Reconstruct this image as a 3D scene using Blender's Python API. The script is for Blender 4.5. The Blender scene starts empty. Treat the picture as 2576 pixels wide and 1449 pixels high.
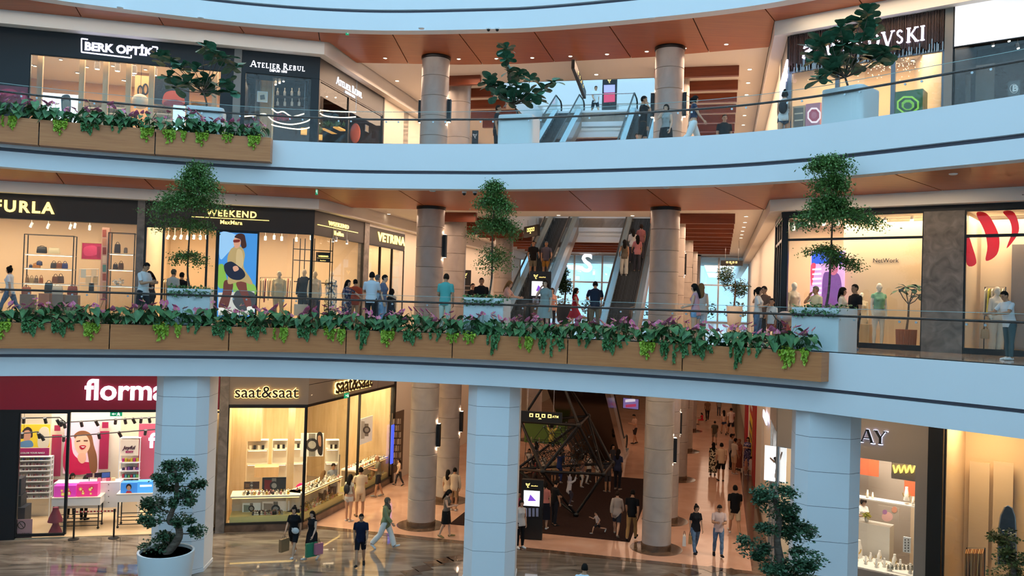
import bpy, bmesh, math, random
import numpy as np
from mathutils import Vector, Matrix
random.seed(7)
SC=bpy.context.scene
COL=SC.collection
# ------------------------------------------------------------------ camera
FPX, EYE=2100.0, 8.4
RHO, TH=0.031, math.atan(33.5/2100)
CAM=Vector((0, 0, EYE))
cF=Vector((0, math.cos(TH), math.sin(TH)));_u0=Vector((0, -math.sin(TH), math.cos(TH)));_r0=Vector((1, 0, 0))
cR=_r0*math.cos(RHO)+_u0*math.sin(RHO);cU=_u0*math.cos(RHO)-_r0*math.sin(RHO)
cd=bpy.data.cameras.new('camera');cam=bpy.data.objects.new('camera', cd);COL.objects.link(cam)
cd.sensor_width=36;cd.lens=36*FPX/2576;cd.clip_start=0.1;cd.clip_end=500
cam.matrix_world=Matrix(((cR.x, cU.x, -cF.x, 0), (cR.y, cU.y, -cF.y, 0), (cR.z, cU.z, -cF.z, EYE), (0, 0, 0, 1)))
SC.camera=cam
# ------------------------------------------------------------------ world, exposure
W=bpy.data.worlds.new('sky');SC.world=W;W.use_nodes=True
_bg=W.node_tree.nodes['Background'];_bg.inputs[0].default_value=(0.44, 0.76, 1.0, 1);_bg.inputs[1].default_value=1.6
SC.view_settings.view_transform='Standard';SC.view_settings.look='None'
SC.view_settings.exposure=0.08;SC.view_settings.gamma=1.0;SC.view_settings.use_curve_mapping=False
SC.cycles.max_bounces=4;SC.cycles.diffuse_bounces=2;SC.cycles.glossy_bounces=2;SC.cycles.use_adaptive_sampling=True;SC.cycles.adaptive_threshold=0.12;SC.cycles.adaptive_min_samples=12
SC.cycles.transparent_max_bounces=10;SC.cycles.transmission_bounces=2
SC.cycles.caustics_reflective=False;SC.cycles.caustics_refractive=False;SC.cycles.sample_clamp_indirect=4.0
WARM=(1.0, 0.68, 0.47);WARM2=(1.0, 0.76, 0.50);NEUT=(1.0, 0.90, 0.78)
def area(loc, size, power, color=WARM, rot=(0, 0, 0), name='ceiling_and_fill_light', spread=math.pi):
 l=bpy.data.lights.new(name, 'AREA');l.shape='RECTANGLE';l.size, l.size_y=size;l.energy=power;l.color=color;l.spread=spread
 o=bpy.data.objects.new(name, l);COL.objects.link(o);o.location=loc;o.rotation_euler=rot
 return o
# ------------------------------------------------------------------ plan of the place
Z1, Z2, Z3=7.35, 12.95, 18.6
O=Vector((-3.10, 31.08));V=Vector((0.2425, 0.9701));U=Vector((0.9701, -0.2425))
HALL_ROT=math.atan2(U.y, U.x)
def H(u, v, z=0.0):
 p=O+U*u+V*v
 return Vector((p.x, p.y, z))
def ray(px, py):return cF+cR*((px-1288)/FPX)-cU*((py-724.5)/FPX)
def at_z(px, py, z):d=ray(px, py);return CAM+d*((z-EYE)/d.z)
def at_y(px, py, y):d=ray(px, py);return CAM+d*(y/d.y)
def proj(P):
 d=Vector(P)-CAM;w=d.dot(cF)
 return 1288+FPX*d.dot(cR)/w, 724.5-FPX*d.dot(cU)/w
def hz(px):return 758+0.031*(px-1288)
# ------------------------------------------------------------------ materials
MATS={}
def lin(c):
 if isinstance(c, str):
  c=c.lstrip('#');c=[int(c[i:i+2], 16)/255 for i in(0, 2, 4)]
 return tuple(x/12.92 if x<=0.04045 else((x+0.055)/1.055)**2.4 for x in c)
def mat(name, col='#888888', rough=0.55, metal=0.0, emit=0.0, spec=0.5, ecol=None):
 if name in MATS:return MATS[name]
 m=bpy.data.materials.new(name);m.use_nodes=True;b=m.node_tree.nodes['Principled BSDF']
 b.inputs['Base Color'].default_value=(*lin(col), 1);b.inputs['Roughness'].default_value=rough
 b.inputs['Metallic'].default_value=metal;b.inputs['Specular IOR Level'].default_value=spec
 if emit:
  b.inputs['Emission Color'].default_value=(*lin(ecol or col), 1);b.inputs['Emission Strength'].default_value=emit
 MATS[name]=m;return m
def nmat(name, stops, scale=(1, 1, 1), nscale=4.0, detail=4.0, rough=0.5, tex='noise', bump=0.0, spec=0.5, distortion=0.0, coord='Object', rough2=None):
 """procedural material: a noise / wave / voronoi pattern through a colour ramp"""
 if name in MATS:return MATS[name]
 m=mat(name, '#888888', rough, spec=spec);nt=m.node_tree;N=nt.nodes;L=nt.links;b=N['Principled BSDF']
 tc=N.new('ShaderNodeTexCoord');mp=N.new('ShaderNodeMapping');mp.inputs['Scale'].default_value=scale
 L.new(tc.outputs[coord], mp.inputs[0])
 if tex=='wave':
  t=N.new('ShaderNodeTexWave');t.inputs['Scale'].default_value=nscale;t.inputs['Distortion'].default_value=distortion;t.inputs['Detail'].default_value=detail;out=t.outputs['Fac']
 elif tex=='voronoi':
  t=N.new('ShaderNodeTexVoronoi');t.inputs['Scale'].default_value=nscale;out=t.outputs['Distance']
 else:
  t=N.new('ShaderNodeTexNoise');t.inputs['Scale'].default_value=nscale;t.inputs['Detail'].default_value=detail;t.inputs['Distortion'].default_value=distortion;out=t.outputs['Fac']
 L.new(mp.outputs[0], t.inputs['Vector'])
 r=N.new('ShaderNodeValToRGB');e=r.color_ramp.elements
 while len(e)<len(stops):e.new(0.5)
 for k, (p, c)in enumerate(stops):e[k].position=p;e[k].color=(*lin(c), 1)
 L.new(out, r.inputs[0]);L.new(r.outputs[0], b.inputs['Base Color'])
 if bump:
  bp=N.new('ShaderNodeBump');bp.inputs['Strength'].default_value=bump;bp.inputs['Distance'].default_value=0.02
  L.new(out, bp.inputs['Height']);L.new(bp.outputs[0], b.inputs['Normal'])
 return m
def glass(name, tint=(0.93, 0.97, 0.97), refl=0.07, rough=0.0, gcol=(1, 1, 1)):
 if name in MATS:return MATS[name]
 m=bpy.data.materials.new(name);m.use_nodes=True;nt=m.node_tree;N=nt.nodes;L=nt.links
 N.remove(N['Principled BSDF']);out=N['Material Output']
 t=N.new('ShaderNodeBsdfTransparent');t.inputs[0].default_value=(*tint, 1)
 g=N.new('ShaderNodeBsdfGlossy');g.inputs['Roughness'].default_value=rough;g.inputs[0].default_value=(*gcol, 1)
 lw=N.new('ShaderNodeLayerWeight');lw.inputs[0].default_value=0.25
 mr=N.new('ShaderNodeMapRange');mr.inputs[3].default_value=refl;mr.inputs[4].default_value=0.4
 L.new(lw.outputs['Facing'], mr.inputs[0])
 pw=N.new('ShaderNodeMath');pw.operation='POWER';pw.inputs[1].default_value=3.0
 L.new(lw.outputs['Facing'], pw.inputs[0]);L.new(pw.outputs[0], mr.inputs[0])
 x=N.new('ShaderNodeMixShader');L.new(mr.outputs[0], x.inputs[0]);L.new(t.outputs[0], x.inputs[1]);L.new(g.outputs[0], x.inputs[2])
 L.new(x.outputs[0], out.inputs[0]);MATS[name]=m;return m
mat('plaster', '#eeeff2', 0.6);mat('ceiling_white', '#f3efe9', 0.7);mat('groove', '#67616d', 0.5);mat('black', '#0b0b0d', 0.35);mat('soft_black', '#17171a', 0.5)
mat('dark_frame', '#17130f', 0.4);mat('steel', '#b9bcc0', 0.25, 0.9);mat('dark_steel', '#2b2a2b', 0.35, 0.6);mat('chrome', '#d8dbde', 0.12, 1.0)
mat('white_gloss', '#eef0f2', 0.25);mat('cream', '#efe3cf', 0.6);mat('beige_wall', '#d9bd94', 0.7);mat('grey_wall', '#8f8780', 0.5);mat('taupe', '#7d7169', 0.45)
mat('sign_taupe', '#857a72', 0.5);mat('sign_brown', '#2e2724', 0.5);mat('sign_black', '#101015', 0.4);mat('sign_red', '#7d1330', 0.4)
mat('letter_white', '#ffffff', 0.4, emit=2.2, ecol='#f4f2ff');mat('letter_blue', '#ffffff', 0.4, emit=2.6, ecol='#d9d8ff');mat('letter_gold', '#ffe9a8', 0.4, emit=1.8, ecol='#ffdc7a')
mat('letter_dark', '#2a1c14', 0.35);mat('letter_black', '#16181c', 0.3);mat('glow_warm', '#ffd98a', 0.5, emit=3.0, ecol='#ffd27a');mat('glow_cold', '#e8ecff', 0.5, emit=2.2, ecol='#cfd8ff')
mat('lamp_warm', '#fff3dd', 0.5, emit=7.0, ecol='#ffe3bd');mat('lamp_white', '#ffffff', 0.5, emit=6.0, ecol='#fff4e6')
mat('screen_white', '#e9eef6', 0.3, emit=1.1);mat('soil', '#1d1510', 0.9);mat('rubber', '#111111', 0.6)
nmat('wood_panel', [(0.2, '#bd7040'), (0.5, '#cc7f4a'), (0.8, '#d68d57')], (0.5, 0.5, 9), 2.2, 5, 0.38, distortion=0.6)
nmat('wood_ceiling', [(0.2, '#9a4f2a'), (0.5, '#aa5a30'), (0.8, '#b86838')], (0.4, 7, 0.4), 1.6, 4, 0.42, distortion=0.5)
nmat('wood_beam', [(0.2, '#6f331d'), (0.8, '#8a4426')], (0.5, 0.5, 6), 2, 4, 0.45)
nmat('oak', [(0.2, '#c7a274'), (0.55, '#d6b487'), (0.85, '#dfc199')], (5, 5, 0.5), 1.5, 4, 0.5, distortion=0.4)
nmat('column_stone', [(0.25, '#a0968f'), (0.55, '#afa59e'), (0.8, '#bbb1aa')], (1, 1, 1), 1.4, 8, 0.32, distortion=0.8)
nmat('pillar_stone', [(0.3, '#5d5650'), (0.55, '#7d746d'), (0.75, '#938a83')], (1, 1, 1), 2.6, 10, 0.4, distortion=1.2)
nmat('marble_dark', [(0.25, '#4f473f'), (0.5, '#7a6e63'), (0.66, '#94887c'), (0.8, '#5d534a')], (0.35, 1.2, 1), 1.1, 9, 0.045, distortion=2.0)
nmat('marble_cream', [(0.3, '#cc9c82'), (0.6, '#d8aa91'), (0.85, '#e1b9a2')], (1, 1, 1), 0.9, 8, 0.10, distortion=0.8)
nmat('marble_brown', [(0.3, '#4c3a2e'), (0.6, '#6d5544'), (0.85, '#7f6857')], (1, 1, 1), 1.4, 8, 0.12, distortion=1.0)
nmat('floor_upper', [(0.3, '#a08c7c'), (0.6, '#b8a492'), (0.85, '#c8b6a6')], (1, 1, 1), 1.0, 8, 0.09, distortion=1.0)
nmat('carpet', [(0.3, '#2a1c19'), (0.7, '#3a2824')], (1, 1, 1), 30, 2, 0.95, spec=0.1)
glass('rail_glass', (0.965, 0.982, 0.978), 0.010);glass('shop_glass', (0.97, 0.98, 0.97), 0.03);glass('case_glass', (0.97, 0.98, 0.98), 0.05);glass('roof_glass', (0.9, 0.95, 0.97), 0.08)
mat('glass_edge', '#9fb8b4', 0.2)
# ------------------------------------------------------------------ scene graph helpers
TMP=bpy.data.scenes.new('workbench')
def evaluated_mesh(o):
 TMP.collection.objects.link(o);vl=TMP.view_layers[0];vl.update();me=bpy.data.meshes.new_from_object(o.evaluated_get(vl.depsgraph));bpy.data.objects.remove(o);return me
def wm(o):
 m=o.matrix_basis.copy()
 while o.parent:o=o.parent;m=o.matrix_basis@m
 return m
def tag(o, label=None, cat=None, group=None, kind=None):
 if label:o['label']=label
 if cat:o['category']=cat
 if group:o['group']=group
 if kind:o['kind']=kind
 return o
def thing(name, loc, label, cat, group=None, rz=0.0, scale=None):
 o=bpy.data.objects.new(name, None);COL.objects.link(o);o.location=loc;o.rotation_euler=(0, 0, rz);o.empty_display_size=0.1
 if scale:o.scale=(scale, )*3
 return tag(o, label, cat, group)
def struct_root(name, loc=(0, 0, 0)):
 o=bpy.data.objects.new(name, None);COL.objects.link(o);o.location=loc;o['kind']='structure';return o
def link_mesh(name, me, parent=None, mt=None):
 o=bpy.data.objects.new(name, me);COL.objects.link(o)
 if parent:o.parent=parent
 if mt is not None:
  if me.materials:
   for i, s in enumerate(o.material_slots):
    if i==0:s.link='OBJECT';s.material=MATS[mt]if isinstance(mt, str)else mt
  else:me.materials.append(MATS[mt]if isinstance(mt, str)else mt)
 return o
def copy_tree(o, parent=None, loc=None, rz=None, scale=None):
 c=o.copy();COL.objects.link(c)
 if parent is not None:c.parent=parent
 for ch in o.children:copy_tree(ch, c)
 if loc is not None:c.location=loc
 if rz is not None:c.rotation_euler=(0, 0, rz)
 if scale is not None:c.scale=(scale, )*3 if not hasattr(scale, '__len__')else scale
 return c
def catmull(pts, n=6, closed=False):
 P=[Vector(p)for p in pts];out=[];m=len(P);rng=range(m)if closed else range(m-1)
 for i in rng:
  if closed:a, b, c, d=P[i-1], P[i], P[(i+1)%m], P[(i+2)%m]
  else:a, b, c, d=P[max(i-1, 0)], P[i], P[i+1], P[min(i+2, m-1)]
  for k in range(n):
   t=k/n
   out.append(0.5*((2*b)+(c-a)*t+(2*a-5*b+4*c-d)*t*t+(3*b-a-3*c+d)*t**3))
 if not closed:out.append(P[-1])
 return out
class MB:
 """collects shapes, then links them as ONE mesh object"""
 def __init__(s):s.v=[];s.f=[];s.mi=[];s.cur=0
 def add(s, vs, fs):
  n=len(s.v);s.v+=[tuple(p)for p in vs];s.f+=[tuple(i+n for i in f)for f in fs];s.mi+=[s.cur]*len(fs);return s
 def box(s, c, d, rz=0.0, M=None):
  x, y, z=d[0]/2, d[1]/2, d[2]/2
  vs=[Vector((a, b, e))for e in(-z, z)for b in(-y, y)for a in(-x, x)]
  if rz:r=Matrix.Rotation(rz, 3, 'Z');vs=[r@p for p in vs]
  vs=[p+Vector(c)for p in vs]
  if M:vs=[M@p for p in vs]
  return s.add(vs, [(0, 2, 3, 1), (4, 5, 7, 6), (0, 1, 5, 4), (2, 6, 7, 3), (0, 4, 6, 2), (1, 3, 7, 5)])
 def hexa(s, b, t):
  return s.add(list(b)+list(t), [(3, 2, 1, 0), (4, 5, 6, 7), (0, 1, 5, 4), (1, 2, 6, 5), (2, 3, 7, 6), (3, 0, 4, 7)])
 def prism(s, poly, z0, z1):
  n=len(poly);a=sum(poly[i][0]*poly[(i+1)%n][1]-poly[(i+1)%n][0]*poly[i][1]for i in range(n))
  p=list(poly)if a>0 else list(poly)[::-1]
  vs=[(q[0], q[1], z0)for q in p]+[(q[0], q[1], z1)for q in p]
  return s.add(vs, [tuple(range(n-1, -1, -1)), tuple(range(n, 2*n))]+[(i, (i+1)%n, n+(i+1)%n, n+i)for i in range(n)])
 def slab(s, P, nrm, th):
  n=len(P);nrm=Vector(nrm);P=[Vector(p)for p in P]
  a=Vector((0, 0, 0))
  for i in range(n):a+=(P[i]-P[0]).cross(P[(i+1)%n]-P[0])
  if a.dot(nrm)<0:P=P[::-1]
  Q=[p-nrm*th for p in P]
  return s.add(P+Q, [tuple(range(n)), tuple(range(2*n-1, n-1, -1))]+[(i, n+i, n+(i+1)%n, (i+1)%n)for i in range(n)])
 def tube(s, pts, r, n=8, closed=False):
  pts=[Vector(p)for p in pts];m=len(pts);rs=list(r)if hasattr(r, '__len__')else[r]*m;rings=[];up=None
  for i in range(m):
   if closed:t=pts[(i+1)%m]-pts[i-1]
   else:t=pts[min(i+1, m-1)]-pts[max(i-1, 0)]
   if t.length<1e-9:t=Vector((0, 0, 1))
   t.normalize()
   if up is None:up=Vector((0, 0, 1))if abs(t.z)<0.9 else Vector((1, 0, 0))
   a=t.cross(up);a.normalize();b=a.cross(t);up=b
   rr=rs[i];ra, rb=rr if hasattr(rr, '__len__')else(rr, rr)
   rings.append([pts[i]+a*(math.cos(k*2*math.pi/n)*ra)+b*(math.sin(k*2*math.pi/n)*rb)for k in range(n)])
  vs=[p for q in rings for p in q];fs=[]
  for i in range(m if closed else m-1):
   j=(i+1)%m
   for k in range(n):fs.append((i*n+k, i*n+(k+1)%n, j*n+(k+1)%n, j*n+k))
  if not closed:fs+=[tuple(range(n-1, -1, -1)), tuple((m-1)*n+k for k in range(n))]
  return s.add(vs, fs)
 def lathe(s, prof, c=(0, 0, 0), n=24, sx=1.0, sy=1.0):
  c=Vector(c);vs=[];fs=[];m=len(prof)
  for r, z in prof:
   for k in range(n):a=2*math.pi*k/n;vs.append(c+Vector((r*math.cos(a)*sx, r*math.sin(a)*sy, z)))
  for i in range(m-1):
   for k in range(n):fs.append((i*n+k, i*n+(k+1)%n, (i+1)*n+(k+1)%n, (i+1)*n+k))
  fs+=[tuple(range(n-1, -1, -1)), tuple((m-1)*n+k for k in range(n))]
  return s.add(vs, fs)
 def ball(s, c, r, n=10, m=6):
  rr=r if hasattr(r, '__len__')else(r, r, r);c=Vector(c);vs=[c+Vector((0, 0, -rr[2]))];fs=[]
  for i in range(1, m):
   a=-math.pi/2+math.pi*i/m
   for k in range(n):b=2*math.pi*k/n;vs.append(c+Vector((rr[0]*math.cos(a)*math.cos(b), rr[1]*math.cos(a)*math.sin(b), rr[2]*math.sin(a))))
  vs.append(c+Vector((0, 0, rr[2])));t=len(vs)-1
  for k in range(n):
   fs.append((0, 1+(k+1)%n, 1+k));fs.append((t, t-n+k, t-n+(k+1)%n))
  for i in range(m-2):
   for k in range(n):a=1+i*n;fs.append((a+k, a+(k+1)%n, a+n+(k+1)%n, a+n+k))
  return s.add(vs, fs)
 def sweep(s, path, prof, closed=False):
  """path: list of (point2d, normal2d); prof: closed list of (offset, z)"""
  n=len(prof);m=len(path);vs=[];fs=[]
  for p, nn in path:
   for o, z in prof:q=p+nn*o;vs.append((q.x, q.y, z))
  for i in range(m-1):
   for k in range(n):fs.append((i*n+k, (i+1)*n+k, (i+1)*n+(k+1)%n, i*n+(k+1)%n))
  fs+=[tuple(range(n)), tuple((m-1)*n+k for k in range(n-1, -1, -1))]
  return s.add(vs, fs)
 def mesh(s, name, smooth=None, fix=False):
  me=bpy.data.meshes.new(name);me.from_pydata(s.v, [], s.f)
  if any(s.mi):me.polygons.foreach_set('material_index', s.mi)
  if fix:
   bm=bmesh.new();bm.from_mesh(me);bmesh.ops.recalc_face_normals(bm, faces=bm.faces);bm.to_mesh(me);bm.free()
  if smooth is not None:
   if smooth>=180:me.polygons.foreach_set('use_smooth', [True]*len(me.polygons))
   else:
    me.polygons.foreach_set('use_smooth', [True]*len(me.polygons));me.set_sharp_from_angle(angle=math.radians(smooth))
  me.update();return me
 def build(s, name, mt=None, parent=None, smooth=None, local=False, kind=None, fix=True):
  """vertices are in world space unless local"""
  if parent is not None and not local:
   im=wm(parent).inverted();s.v=[tuple(im@Vector(p))for p in s.v]
  me=s.mesh(name, smooth, fix);o=link_mesh(name, me, parent)
  for q in(mt if isinstance(mt, (list, tuple))else[mt]):
   if q is not None:me.materials.append(MATS[q]if isinstance(q, str)else q)
  if kind:o['kind']=kind
  return o
def one(name, mb, mt, label, cat, group=None, smooth=None, kind=None):
 """a thing that is a single mesh, its origin at its foot"""
 lo=[min(p[i]for p in mb.v)for i in range(3)];hi=[max(p[i]for p in mb.v)for i in range(3)]
 c=Vector(((lo[0]+hi[0])/2, (lo[1]+hi[1])/2, lo[2]));mb.v=[tuple(Vector(p)-c)for p in mb.v]
 o=mb.build(name, mt, smooth=smooth);o.location=c
 return tag(o, label, cat, group, kind)
class Frame:
 """an upright plane: s runs along it, d goes behind it (away from the viewer), z is up"""
 def __init__(f, p0, p1, out_hint=None):
  f.p=Vector(p0[:2]);e=Vector(p1[:2])-f.p;f.len=e.length;f.e=e.normalized();n=Vector((-f.e.y, f.e.x))
  h=Vector(out_hint)if out_hint is not None else f.p
  f.n=n if n.dot(h)>0 else -n;f.rz=math.atan2(f.e.y, f.e.x)
 def pt(f, s, d, z):q=f.p+f.e*s+f.n*d;return Vector((q.x, q.y, z))
 def hit(f, px, py, d=0.0):
  r=ray(px, py);q=f.p+f.n*d;n3=Vector((f.n.x, f.n.y, 0));t=(Vector((q.x, q.y, 0))-CAM).dot(n3)/r.dot(n3)
  P=CAM+r*t;return(Vector((P.x, P.y))-f.p).dot(f.e), P.z
 def at(f, px, py, d=0.0):r, z=f.hit(px, py, d);return f.pt(r, d, z)
 def box(f, mb, s0, s1, d0, d1, z0, z1):
  b=[f.pt(s0, d0, z0), f.pt(s1, d0, z0), f.pt(s1, d1, z0), f.pt(s0, d1, z0)];return mb.hexa(b, [Vector((p.x, p.y, z1))for p in b])
 def pbox(f, mb, x0, y0, x1, y1, d0, d1, dz=None):
  """box whose front face shows at the pixel rectangle, standing at depth d0"""
  a=f.hit(x0, y0, d0);b=f.hit(x1, y1, d0);return f.box(mb, min(a[0], b[0]), max(a[0], b[0]), d0, d1, min(a[1], b[1]), max(a[1], b[1]))
 def rect(f, x0, y0, x1, y1, d=0.0):
  a=f.hit(x0, y0, d);b=f.hit(x1, y1, d);return min(a[0], b[0]), max(a[0], b[0]), min(a[1], b[1]), max(a[1], b[1])
 @property
 def n3(f):return Vector((-f.n.x, -f.n.y, 0))
def art(parent, fr, d, shapes, th=0.004):
 """flat print: coloured shapes lying on a board; each shape (name, colour, pixel outline, smooth, emit)"""
 for k, sh in enumerate(shapes):
  nm, c, pts=sh[0], sh[1], sh[2];sm=sh[3]if len(sh)>3 else True;em=sh[4]if len(sh)>4 else 0
  P=[fr.at(x, y, d)for x, y in pts]
  if sm and len(P)>3:P=catmull(P, 4, True)
  off=fr.n3*(0.003+0.003*k);mb=MB();mb.slab([p+off for p in P], fr.n3, th+0.003*k)
  mb.build(nm, mat('print_%s_%g'%(c.strip('#'), em), c, 0.5, emit=em), parent)
def text_mesh(txt, size=1.0, extrude=0.02, bold=0.0, shear=0.0, sx=1.0, space=1.0):
 cu=bpy.data.curves.new('t', 'FONT');cu.body=txt;cu.size=size;cu.extrude=extrude;cu.offset=bold;cu.shear=shear;cu.space_character=space;cu.resolution_u=3
 me=evaluated_mesh(bpy.data.objects.new('t', cu));bpy.data.curves.remove(cu)
 n=len(me.vertices);co=np.empty(n*3);me.vertices.foreach_get('co', co);co=co.reshape(-1, 3);co[:, 0]*=sx
 fs=[tuple(p.vertices)for p in me.polygons];bpy.data.meshes.remove(me);return co, fs
TK, TN=0.17, 0.075
SER={'A':(0.9, [(0.06, 0, 0.42, 1, TN), (0.84, 0, 0.48, 1, TK), (0.2, 0.34, 0.7, 0.34, TN)], [(0.06, 0), (0.84, 0)], []), 'B':(0.75, [(0.2, 0, 0.2, 1, TK), (0.2, 0.5, 0.42, 0.5, TN), (0.1, 0.965, 0.42, 0.965, TN), (0.1, 0.035, 0.42, 0.035, TN)], [], [(0.42, 0.75, 0.2, 0.25, -90, 90, TK), (0.42, 0.26, 0.25, 0.26, -90, 90, TK)]), 'D':(0.85, [(0.2, 0, 0.2, 1, TK), (0.1, 0.965, 0.4, 0.965, TN), (0.1, 0.035, 0.4, 0.035, TN)], [], [(0.38, 0.5, 0.38, 0.5, -90, 90, TK)]), 'E':(0.72, [(0.2, 0, 0.2, 1, TK), (0.1, 0.965, 0.62, 0.965, TN), (0.2, 0.52, 0.5, 0.52, TN), (0.1, 0.035, 0.64, 0.035, TN), (0.6, 0.8, 0.6, 1, TN), (0.62, 0, 0.62, 0.2, TN)], [], []), 'I':(0.42, [(0.21, 0, 0.21, 1, TK)], [(0.21, 0), (0.21, 1)], []), 'K':(0.88, [(0.2, 0, 0.2, 1, TK), (0.3, 0.45, 0.74, 1, TN), (0.36, 0.56, 0.8, 0, TK)], [(0.2, 0), (0.2, 1), (0.74, 1), (0.8, 0)], []), 'L':(0.7, [(0.2, 0, 0.2, 1, TK), (0.1, 0.035, 0.62, 0.035, TN), (0.62, 0, 0.62, 0.22, TN)], [(0.2, 1)], []), 'O':(1.0, [], [], [(0.5, 0.5, 0.42, 0.5, 0, 360, TK)]), 'P':(0.7, [(0.2, 0, 0.2, 1, TK), (0.1, 0.965, 0.4, 0.965, TN), (0.2, 0.45, 0.4, 0.45, TN)], [(0.2, 0)], [(0.38, 0.71, 0.26, 0.27, -90, 90, TK)]), 'R':(0.85, [(0.2, 0, 0.2, 1, TK), (0.1, 0.965, 0.4, 0.965, TN), (0.2, 0.48, 0.4, 0.48, TN), (0.4, 0.48, 0.76, 0, TK)], [(0.2, 0), (0.8, 0)], [(0.4, 0.73, 0.24, 0.25, -90, 90, TK)]), 'S':(0.68, [], [], [(0.34, 0.74, 0.22, 0.23, 20, 270, TN*1.5), (0.34, 0.27, 0.24, 0.25, -160, 90, TN*1.5)]), 'T':(0.8, [(0.4, 0, 0.4, 1, TK), (0.06, 0.965, 0.74, 0.965, TN), (0.09, 0.78, 0.09, 1, TN), (0.71, 0.78, 0.71, 1, TN)], [(0.4, 0)], []), 'U':(0.88, [(0.2, 0.3, 0.2, 1, TK), (0.7, 0.3, 0.7, 1, TN)], [(0.2, 1), (0.7, 1)], [(0.45, 0.3, 0.25, 0.28, 180, 360, TN*1.3)]), 'V':(0.86, [(0.08, 1, 0.42, 0, TK), (0.78, 1, 0.44, 0, TN)], [(0.08, 1), (0.78, 1)], []), 'Y':(0.84, [(0.08, 1, 0.42, 0.46, TK), (0.76, 1, 0.42, 0.46, TN), (0.42, 0, 0.42, 0.48, TK)], [(0.08, 1), (0.76, 1), (0.42, 0)], []), 'W':(1.25, [(0.08, 1, 0.36, 0, TK), (0.62, 1, 0.38, 0, TN), (0.6, 1, 0.86, 0, TK), (1.14, 1, 0.88, 0, TN)], [(0.08, 1), (1.14, 1)], []), '1':(0.45, [(0.22, 0, 0.22, 1, TK), (0.08, 0.82, 0.22, 0.96, TN)], [(0.22, 0)], []), '8':(0.62, [], [], [(0.31, 0.75, 0.19, 0.24, 0, 360, TN*1.4), (0.31, 0.26, 0.23, 0.26, 0, 360, TN*1.4)]), '9':(0.62, [(0.53, 0.7, 0.36, 0, TN*1.4)], [], [(0.31, 0.68, 0.22, 0.3, 0, 360, TN*1.4)]), '5':(0.62, [(0.16, 0.55, 0.2, 1, TN*1.2), (0.2, 0.96, 0.52, 0.96, TN)], [], [(0.28, 0.3, 0.24, 0.29, -150, 110, TN*1.4)]), '7':(0.6, [(0.08, 0.95, 0.55, 0.95, TN*1.3), (0.53, 0.95, 0.24, 0, TN*1.5)], [], []), ' ':(0.4, [], [], []), }
def serif_word(txt, size, th=0.03, caps=1.3):
 """letters as (mesh builder, x) pairs; the first letter of a word stands taller"""
 out=[];x=0.0;first=True
 for ch in txt:
  if ch==' ':x+=0.4*size;first=True;continue
  w, st, se, arcs=SER[ch];k=size*(caps if first else 1.0);first=False;mb=MB()
  def quad(P):mb.slab([Vector((x+a*k, b*k, 0))for a, b in P], (0, 0, 1), th)
  for a, b, c, d, t in st:
   e=Vector((c-a, d-b)).normalized();q=Vector((-e.y, e.x))*(t/2)
   if abs(e.y)>0.3:
    q=Vector((t/2/abs(e.y), 0))
   quad([(a-q.x, b-q.y), (a+q.x, b+q.y), (c+q.x, d+q.y), (c-q.x, d-q.y)])
  for a, b in se:quad([(a-0.15, b-(0.06 if b>0.5 else 0)), (a+0.15, b-(0.06 if b>0.5 else 0)), (a+0.15, b+(0 if b>0.5 else 0.06)), (a-0.15, b+(0 if b>0.5 else 0.06))])
  for cx, cy, rx, ry, a0, a1, t in arcs:
   n=20;P=[]
   for i in range(n+1):
    a=math.radians(a0+(a1-a0)*i/n);thin=TN if t==TK else t*0.9
    ty=thin;tx=t;P.append((cx+rx*math.cos(a), cy+ry*math.sin(a), cx+(rx-tx)*math.cos(a), cy+(ry-ty)*math.sin(a)))
   for p, q in zip(P, P[1:]):quad([(p[0], p[1]), (q[0], q[1]), (q[2], q[3]), (p[2], p[3])])
  out.append(mb);x+=(w+0.1)*k
 return out, x
def sans_word(txt, size, th=0.03, bold=0.0, sx=1.0, space=1.0, shear=0.0):
 co, fs=text_mesh(txt, size, th/2, bold, shear, sx, space)
 n=len(co);par=list(range(n))
 def find(a):
  while par[a]!=a:par[a]=par[par[a]];a=par[a]
  return a
 for f in fs:
  r=find(f[0])
  for i in f[1:]:par[find(i)]=r
 comp={}
 for i in range(n):comp.setdefault(find(i), []).append(i)
 items=sorted(([min(co[i][0]for i in c), max(co[i][0]for i in c), set(c)]for c in comp.values()), key=lambda q:q[0]);merged=[]
 for it in items:
  if merged and it[0]<merged[-1][1]-0.35*min(it[1]-it[0], merged[-1][1]-merged[-1][0]):merged[-1][1]=max(merged[-1][1], it[1]);merged[-1][2]|=it[2]
  else:merged.append(it)
 out=[]
 for a, b, ids in merged:
  ids=sorted(ids);ix={i:k for k, i in enumerate(ids)};mb=MB();mb.add([Vector(co[i])for i in ids], [tuple(ix[i]for i in f)for f in fs if f[0]in ix]);out.append(mb)
 return out, (items[-1][1]if items else 0)
def letters(parent, words, fr, s0, s1, z, d, mt, halo=None, height=None, drop=0.0):
 """stand a word's letters on an upright plane between s0 and s1, foot at height z"""
 lst, w=words;sc=(s1-s0)/w;sy=sc if height is None else height
 for mb in lst:
  c=Vector((sum(p[0]for p in mb.v)/len(mb.v), 0))
  vs=[fr.pt(s0+p[0]*sc, d-p[2], z+p[1]*sy)for p in mb.v]
  hb=MB()
  if halo:
   hb.add([q-fr.n3*0.03 for q in vs], list(mb.f))
  mb.v=[tuple(q)for q in vs];L=mb.build('letter', mt, parent)
  if halo:hb.build('letter_glow', halo, L)
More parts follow.
